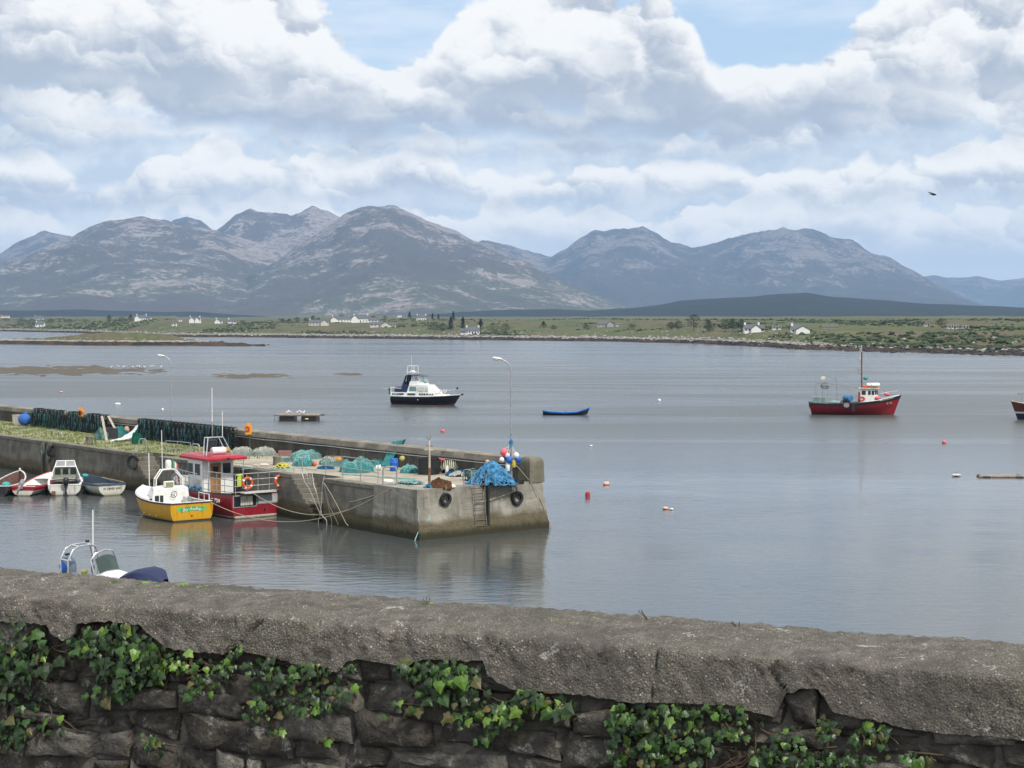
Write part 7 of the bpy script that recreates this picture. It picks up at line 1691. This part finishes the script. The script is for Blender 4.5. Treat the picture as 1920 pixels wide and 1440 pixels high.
# ---------------------------------------------------------------- creels
def creel_mesh(v):
    mb = MB(); L_c, Wc, Hc = .62, .60, .40
    prof = [(-Wc / 2, 0), (-Wc / 2, Hc * .55), (-Wc * .36, Hc * .85), (-Wc * .15, Hc), (Wc * .15, Hc), (Wc * .36, Hc * .85), (Wc / 2, Hc * .55), (Wc / 2, 0)]
    for x in (-L_c / 2, 0, L_c / 2): mb.tube([(y, x, z) for y, z in prof] + [(prof[0][0], x, prof[0][1])], .016, 4)
    for y, z in prof: mb.tube([(y, -L_c / 2, z), (y, L_c / 2, z)], .012, 4)
    for k in range(4): y = -Wc / 2 + (k + .5) * Wc / 4; mb.box((y, 0, .01), (.05, L_c, .02))
    return mb.mesh('frame', M('creel_black', (.016, .019, .021), .8, .3, 5))
def creel_net(v):
    mb = MB(); rnd = random.Random(v); Wc, Hc, L_c = .56, .38, .6
    prof = [(-Wc / 2, .02), (-Wc / 2, Hc * .55), (-Wc * .36, Hc * .85), (-Wc * .15, Hc), (Wc * .15, Hc), (Wc * .36, Hc * .85), (Wc / 2, Hc * .55), (Wc / 2, .02)]
    for k in range(5): x = -L_c / 2 + (k + .5) * L_c / 5; mb.tube([(y * (.9 + .1 * rnd.random()), x, z) for y, z in prof], .009, 3)
    b = [(y, -L_c / 2 + .02, z) for y, z in prof]; mb.poly([(p[0] * .5, .05, p[2] * .6 + .1) for p in b]); mb.poly([(p[0] * .96, p[1] + .05, p[2] * .96) for p in b])  # solid dark inner net faces, filled in for the darkness inside the creel
    return mb.mesh('netting', M(('creel_net_dark', 'creel_net_green')[v % 2], ((.014, .020, .022), (.014, .030, .029))[v % 2], .9, .5, 8))
def creel_rope(v):
    mb = MB(); rnd = random.Random(v + 40)
    for k in range(2 + v % 2):
        x = rnd.uniform(-.26, .26); mb.tube([(x, -.32, .40), (x + rnd.uniform(-.05, .05), -.36, .2), (x + rnd.uniform(-.08, .08), -.36, rnd.uniform(-.28, .0))], .013, 4)
    return mb.mesh('rope', M(('creel_rope_teal', 'creel_rope_dark', 'creel_rope_blue')[v % 3], ((.08, .27, .26), (.05, .14, .13), (.09, .19, .24))[v % 3], .9, .3, 8))
CF, CN, CR = creel_mesh(0), [creel_net(i) for i in range(4)], [creel_rope(i) for i in range(6)]
def nth(k):
    tens = ('', '', 'twenty', 'thirty', 'forty'); k += 1
    base = ORD + ['seventeenth', 'eighteenth', 'nineteenth', 'twentieth']
    return base[k - 1] if k <= 20 else (tens[k // 10] + '-' + base[k % 10 - 1] if k % 10 else tens[k // 10][:-1] + 'ieth')
def creel_stack(px0, px1, layers, label, grp, seed, w0=6.9, frac=1.0):
    rnd = random.Random(seed); u0, u1 = u_at(px1, w0), u_at(px0, w0); n = int((u1 - u0) / .64)
    for i in range(n):
        for j in range(layers):
            if j == layers - 1 and rnd.random() > frac: continue
            c = pr(u0 + i * .64 + rnd.uniform(-.03, .03), w0 + rnd.uniform(-.04, .04), ZQ + .03 + j * .40)
            t = thing('lobster_creel', nth(n - 1 - i) + ' creel from the left in the ' + ('bottom', 'second', 'third', 'top')[j] + ' layer of ' + label, 'creel', c, UANG + math.pi / 2 + math.pi / 2 + rnd.uniform(-.06, .06), grp)
            for nm, me in (('frame', CF), ('netting', CN[rnd.randrange(4)])): link(nm, me, t)
            if rnd.random() < .75: link('rope', CR[rnd.randrange(6)], t)
creel_stack(258, 434, 4, 'the right creel stack', 'creels in the right stack', 1)
creel_stack(58, 196, 4, 'the left creel stack', 'creels in the left stack', 2, 7.0, .7)
# heap of gear with white tarpaulin between the creel stacks
def tarp():
    p = dk(226, 828); t = thing('tarpaulin', 'crumpled white tarpaulin between the creel stacks', 'tarpaulin', p); rows = []
    for i in range(10):
        rows.append([(-.85 + 1.9 * j / 9 + .1 * i / 9, .2 + .9 * i / 9, max(.02, (.05 + 1.25 * (j / 9) ** 1.6) * (.25 + .75 * i / 9) + .14 * fbm(i * .8, j * .8, 2, 3))) for j in range(10)])
    MB().grid(rows).build('sheet', M('white_tarp', (.62, .64, .66), .6, .12, 3), t)
tarp()
heap('net_heap', 190, 824, 30, 26, n_mix, 'pale teal net heap under the leaning planks', 'net', 1.0, 14, grp=G); heap('net_heap', 222, 818, 36, 22, n_teal, 'teal net heap behind the white tarpaulin', 'net', 1.0, 15, grp=G); heap('net_heap', 256, 832, 20, 30, n_green, 'dark green net heap at the end of the right creels', 'net', .8, 16, grp=G)
for (a, b, lb) in (((191, 780), (200, 826), 'left leaning pale plank in the net heap'), ((203, 780), (223, 818), 'right leaning pale plank over the black board')):
    q = dk(*b); h = aty(a[0], a[1], q.y + .7); t = thing('plank', lb, 'plank', q); d = h - q; mb = MB(); s_ = Vector((.09, 0, 0)); f_ = Vector((0, .05, 0)); mb.extrude([s_, -s_, -s_ + f_, s_ + f_], tuple(d)); mb.build('board', M('pale_plank', (.50, .44, .36), .85, .15, 4), t)
def board():
    p = dk(206, 824); t = thing('board', 'black board propped among the nets by the planks', 'board', p); mb = MB(); mb.extrude([(-.45, 0, .05), (.65, 0, .02), (.55, .25, .85), (-.5, .3, .95)], (0, .05, .01)); mb.build('sheet', m_blackp, t)
board()
def bluebag():
    p = pr(u_at(45, 6.6), 6.6, ZQ); t = thing('bag', 'blue bag of rope behind the pale tub', 'bag', p); sm_obj(MB().ball((0, 0, .55), .55, 12, 8, (1.1, 1, 1)).build('sack', M('mid_blue_cloth', (.04, .13, .42), .8, .2, 4), t)); MB().ball((.1, 0, 1.1), .14, 8, 6).build('knot', M('mid_blue_cloth', (.04, .13, .42), .8, .2, 4), t)
bluebag()
def cratered():
    p = dk(238, 817); t = thing('float', 'orange and cream float beside the white tarpaulin', 'float', p); sm_obj(MB().ball((0, 0, .45), .28, 12, 8, (1, 1, 1.2)).build('ball', M('cream_orange', (.55, .33, .22), .6, .3, 4), t))
cratered()
# one teal creel at the end of the pier
for dx, dz, lb in ((0, 0, 'teal netted creel left of the tall blue rope heap'),):
    p = dk(886, 902); t = thing('lobster_creel', lb, 'creel', (p.x, p.y + .4, ZQ), R(20)); me = creel_mesh(9); o = link('frame', me, t); o.scale = (1.5, 1.4, 1.7); mb = MB(); mb.ball((0, 0, .36), .42, 12, 8, (1, 1, .85)); mb.build('netting', n_mix, t)
# ---------------------------------------------------------------- mooring lines
def line(name, label, pts, r=.022, mat=None):
    o = MB().tube(pts, r, 6).build(name, mat or m_rope_w); return tag(o, label, 'rope')
def yw(p):
    t = [o for o in col.objects if o.get('label', '').startswith('yellow boat with white cuddy')][0]; ca, sa = math.cos(t.rotation_euler.z), math.sin(t.rotation_euler.z); return Vector((t.location.x + ca * p[0] - sa * p[1], t.location.y + sa * p[0] + ca * p[1], p[2]))
line('mooring_line', 'long pale mooring line from the yellow boat stern to the pier corner', catenary(yw((.1, -1.2, 1.1)), dk(733, 915), 1.55, 30), .022, m_rope_g)
line('mooring_line', 'upper mooring line from the red boat stern to the quay', catenary(rb_w((-.1, -1.75, 1.55)), quaypt(703, 928, .1), .62, 24), .024, M('mint_rope', (.42, .48, .42), .9, .12, 9)); line('mooring_line', 'lower mooring line from the red boat shelf to the quay', catenary(rb_w((-.4, .6, 1.6)), quaypt(702, 934, .1), 1.15, 26), .022, m_rope_g)
rn = random.Random(12)
def hang(label, pxs, r=.022, mat=None, off=.28): line('hanging_rope', label, [quaypt(x, y, off) for x, y in pxs], r, mat)
hang('white rope hanging from the step head down to the water', [(566, 886), (571, 903), (580, 916), (592, 945), (600, 962), (612, 975), (613, 985)], .03); hang('white rope hanging in a bight left of the step wall', [(585, 886), (588, 908), (594, 925), (600, 950), (603, 962), (597, 975), (597, 985)], .025)
hang('looped white rope over the step wall edge', [(575, 886), (578, 905), (584, 910), (586, 888), (580, 885), (583, 905)], .025); hang('straight pale rope from the wall corner to the lower steps', [(608, 893), (605, 905), (603, 930), (601, 962)], .026); hang('slanting weathered rope from the wall corner into the water', [(607, 905), (620, 925), (635, 953), (648, 980), (653, 986)], .02, m_rope_g); hang('thin weathered rope beside the slanting one', [(606, 905), (614, 940), (622, 978), (622, 986)], .018, m_rope_g); hang('second thin rope reaching the water by the steps', [(607, 906), (616, 945), (632, 978), (634, 984)], .016, m_rope_g)
line('hanging_rope', 'taut rope from the buoy bunch down over the head block', [aty(968, 872, dk(958, 904).y - .3), endpt(1003, 914, .15), endpt(1015, 940, .18), endpt(1038, 1000, .35)], .022, m_rope_g)
line('hanging_rope', 'slack rope from ladder to the right tyre', catenary(endpt(892, 943, .16), endpt(962, 922, .2), .06, 10), .02, M('yellowish_rope', (.42, .38, .24), .9, .15, 9)); line('hanging_rope', 'thick frayed rope trailing down the right of the end face', [endpt(997, 962, .14), endpt(1003, 968, .16), endpt(1015, 985, .25), endpt(1025, 1001, .35)], .035, M('yellowish_rope', (.42, .38, .24), .9, .15, 9)); line('hanging_rope', 'teal rope trailing at the near pier corner into the water', [endpt(806, 968, .14), endpt(797, 985, .2), endpt(784, 998, .25), endpt(779, 1010, .3), endpt(777, 1018, .3)], .028, m_ltrope); line('hanging_rope', 'short rope end hanging on the face left of the ladder', [endpt(806, 966, .14), endpt(806.5, 980, .16), endpt(806, 991, .17)], .018, m_rope_w)
# tufts on the inner pier
def pier_grass():
    rnd = random.Random(21); mb = MB()
    for k in range(9000):
        u, w_ = rnd.uniform(UG - 4, 88), rnd.uniform(.5, DW - .2)
        if any(a - .2 < u < b + .2 for a, b in (S1, S2)) and w_ < 1.6: continue
        if fbm(u / 1.6, w_ / 1.1, 6, 3) < .0 or rnd.random() > (u - UG + 4) / 9: continue
        c = Vector((u, -w_, ZQ + .02)); a = rnd.uniform(0, 6.28); h = rnd.uniform(.06, .2); d = Vector((math.cos(a), math.sin(a), 0)) * .05
        mb.poly([c - d, c + d, c + d * .3 + Vector((rnd.uniform(-.05, .05), rnd.uniform(-.05, .05), h))])
    tag(mb.build('grass_tufts', M('pier_grass_blade', (.13, .17, .045), .9, .4, .8), pier), kind='stuff')
pier_grass()

# ---------------------------------------------------------------- the hazy air over the bay
def build_haze():
    m = bpy.data.materials.new('haze_air'); m.use_nodes = True; t = m.node_tree; t.nodes.clear()
    o = t.nodes.new('ShaderNodeOutputMaterial'); v = t.nodes.new('ShaderNodeVolumePrincipled')
    v.inputs['Color'].default_value = (.42, .65, 1.0, 1); v.inputs['Density'].default_value = 5.7e-5; v.inputs['Anisotropy'].default_value = .0
    t.links.new(v.outputs[0], o.inputs['Volume'])
    mb = MB(); mb.box((0, 9600, 364), (30000, 19600, 730))
    ob = mb.build('haze', m); tag(ob, kind='stuff')
build_haze()
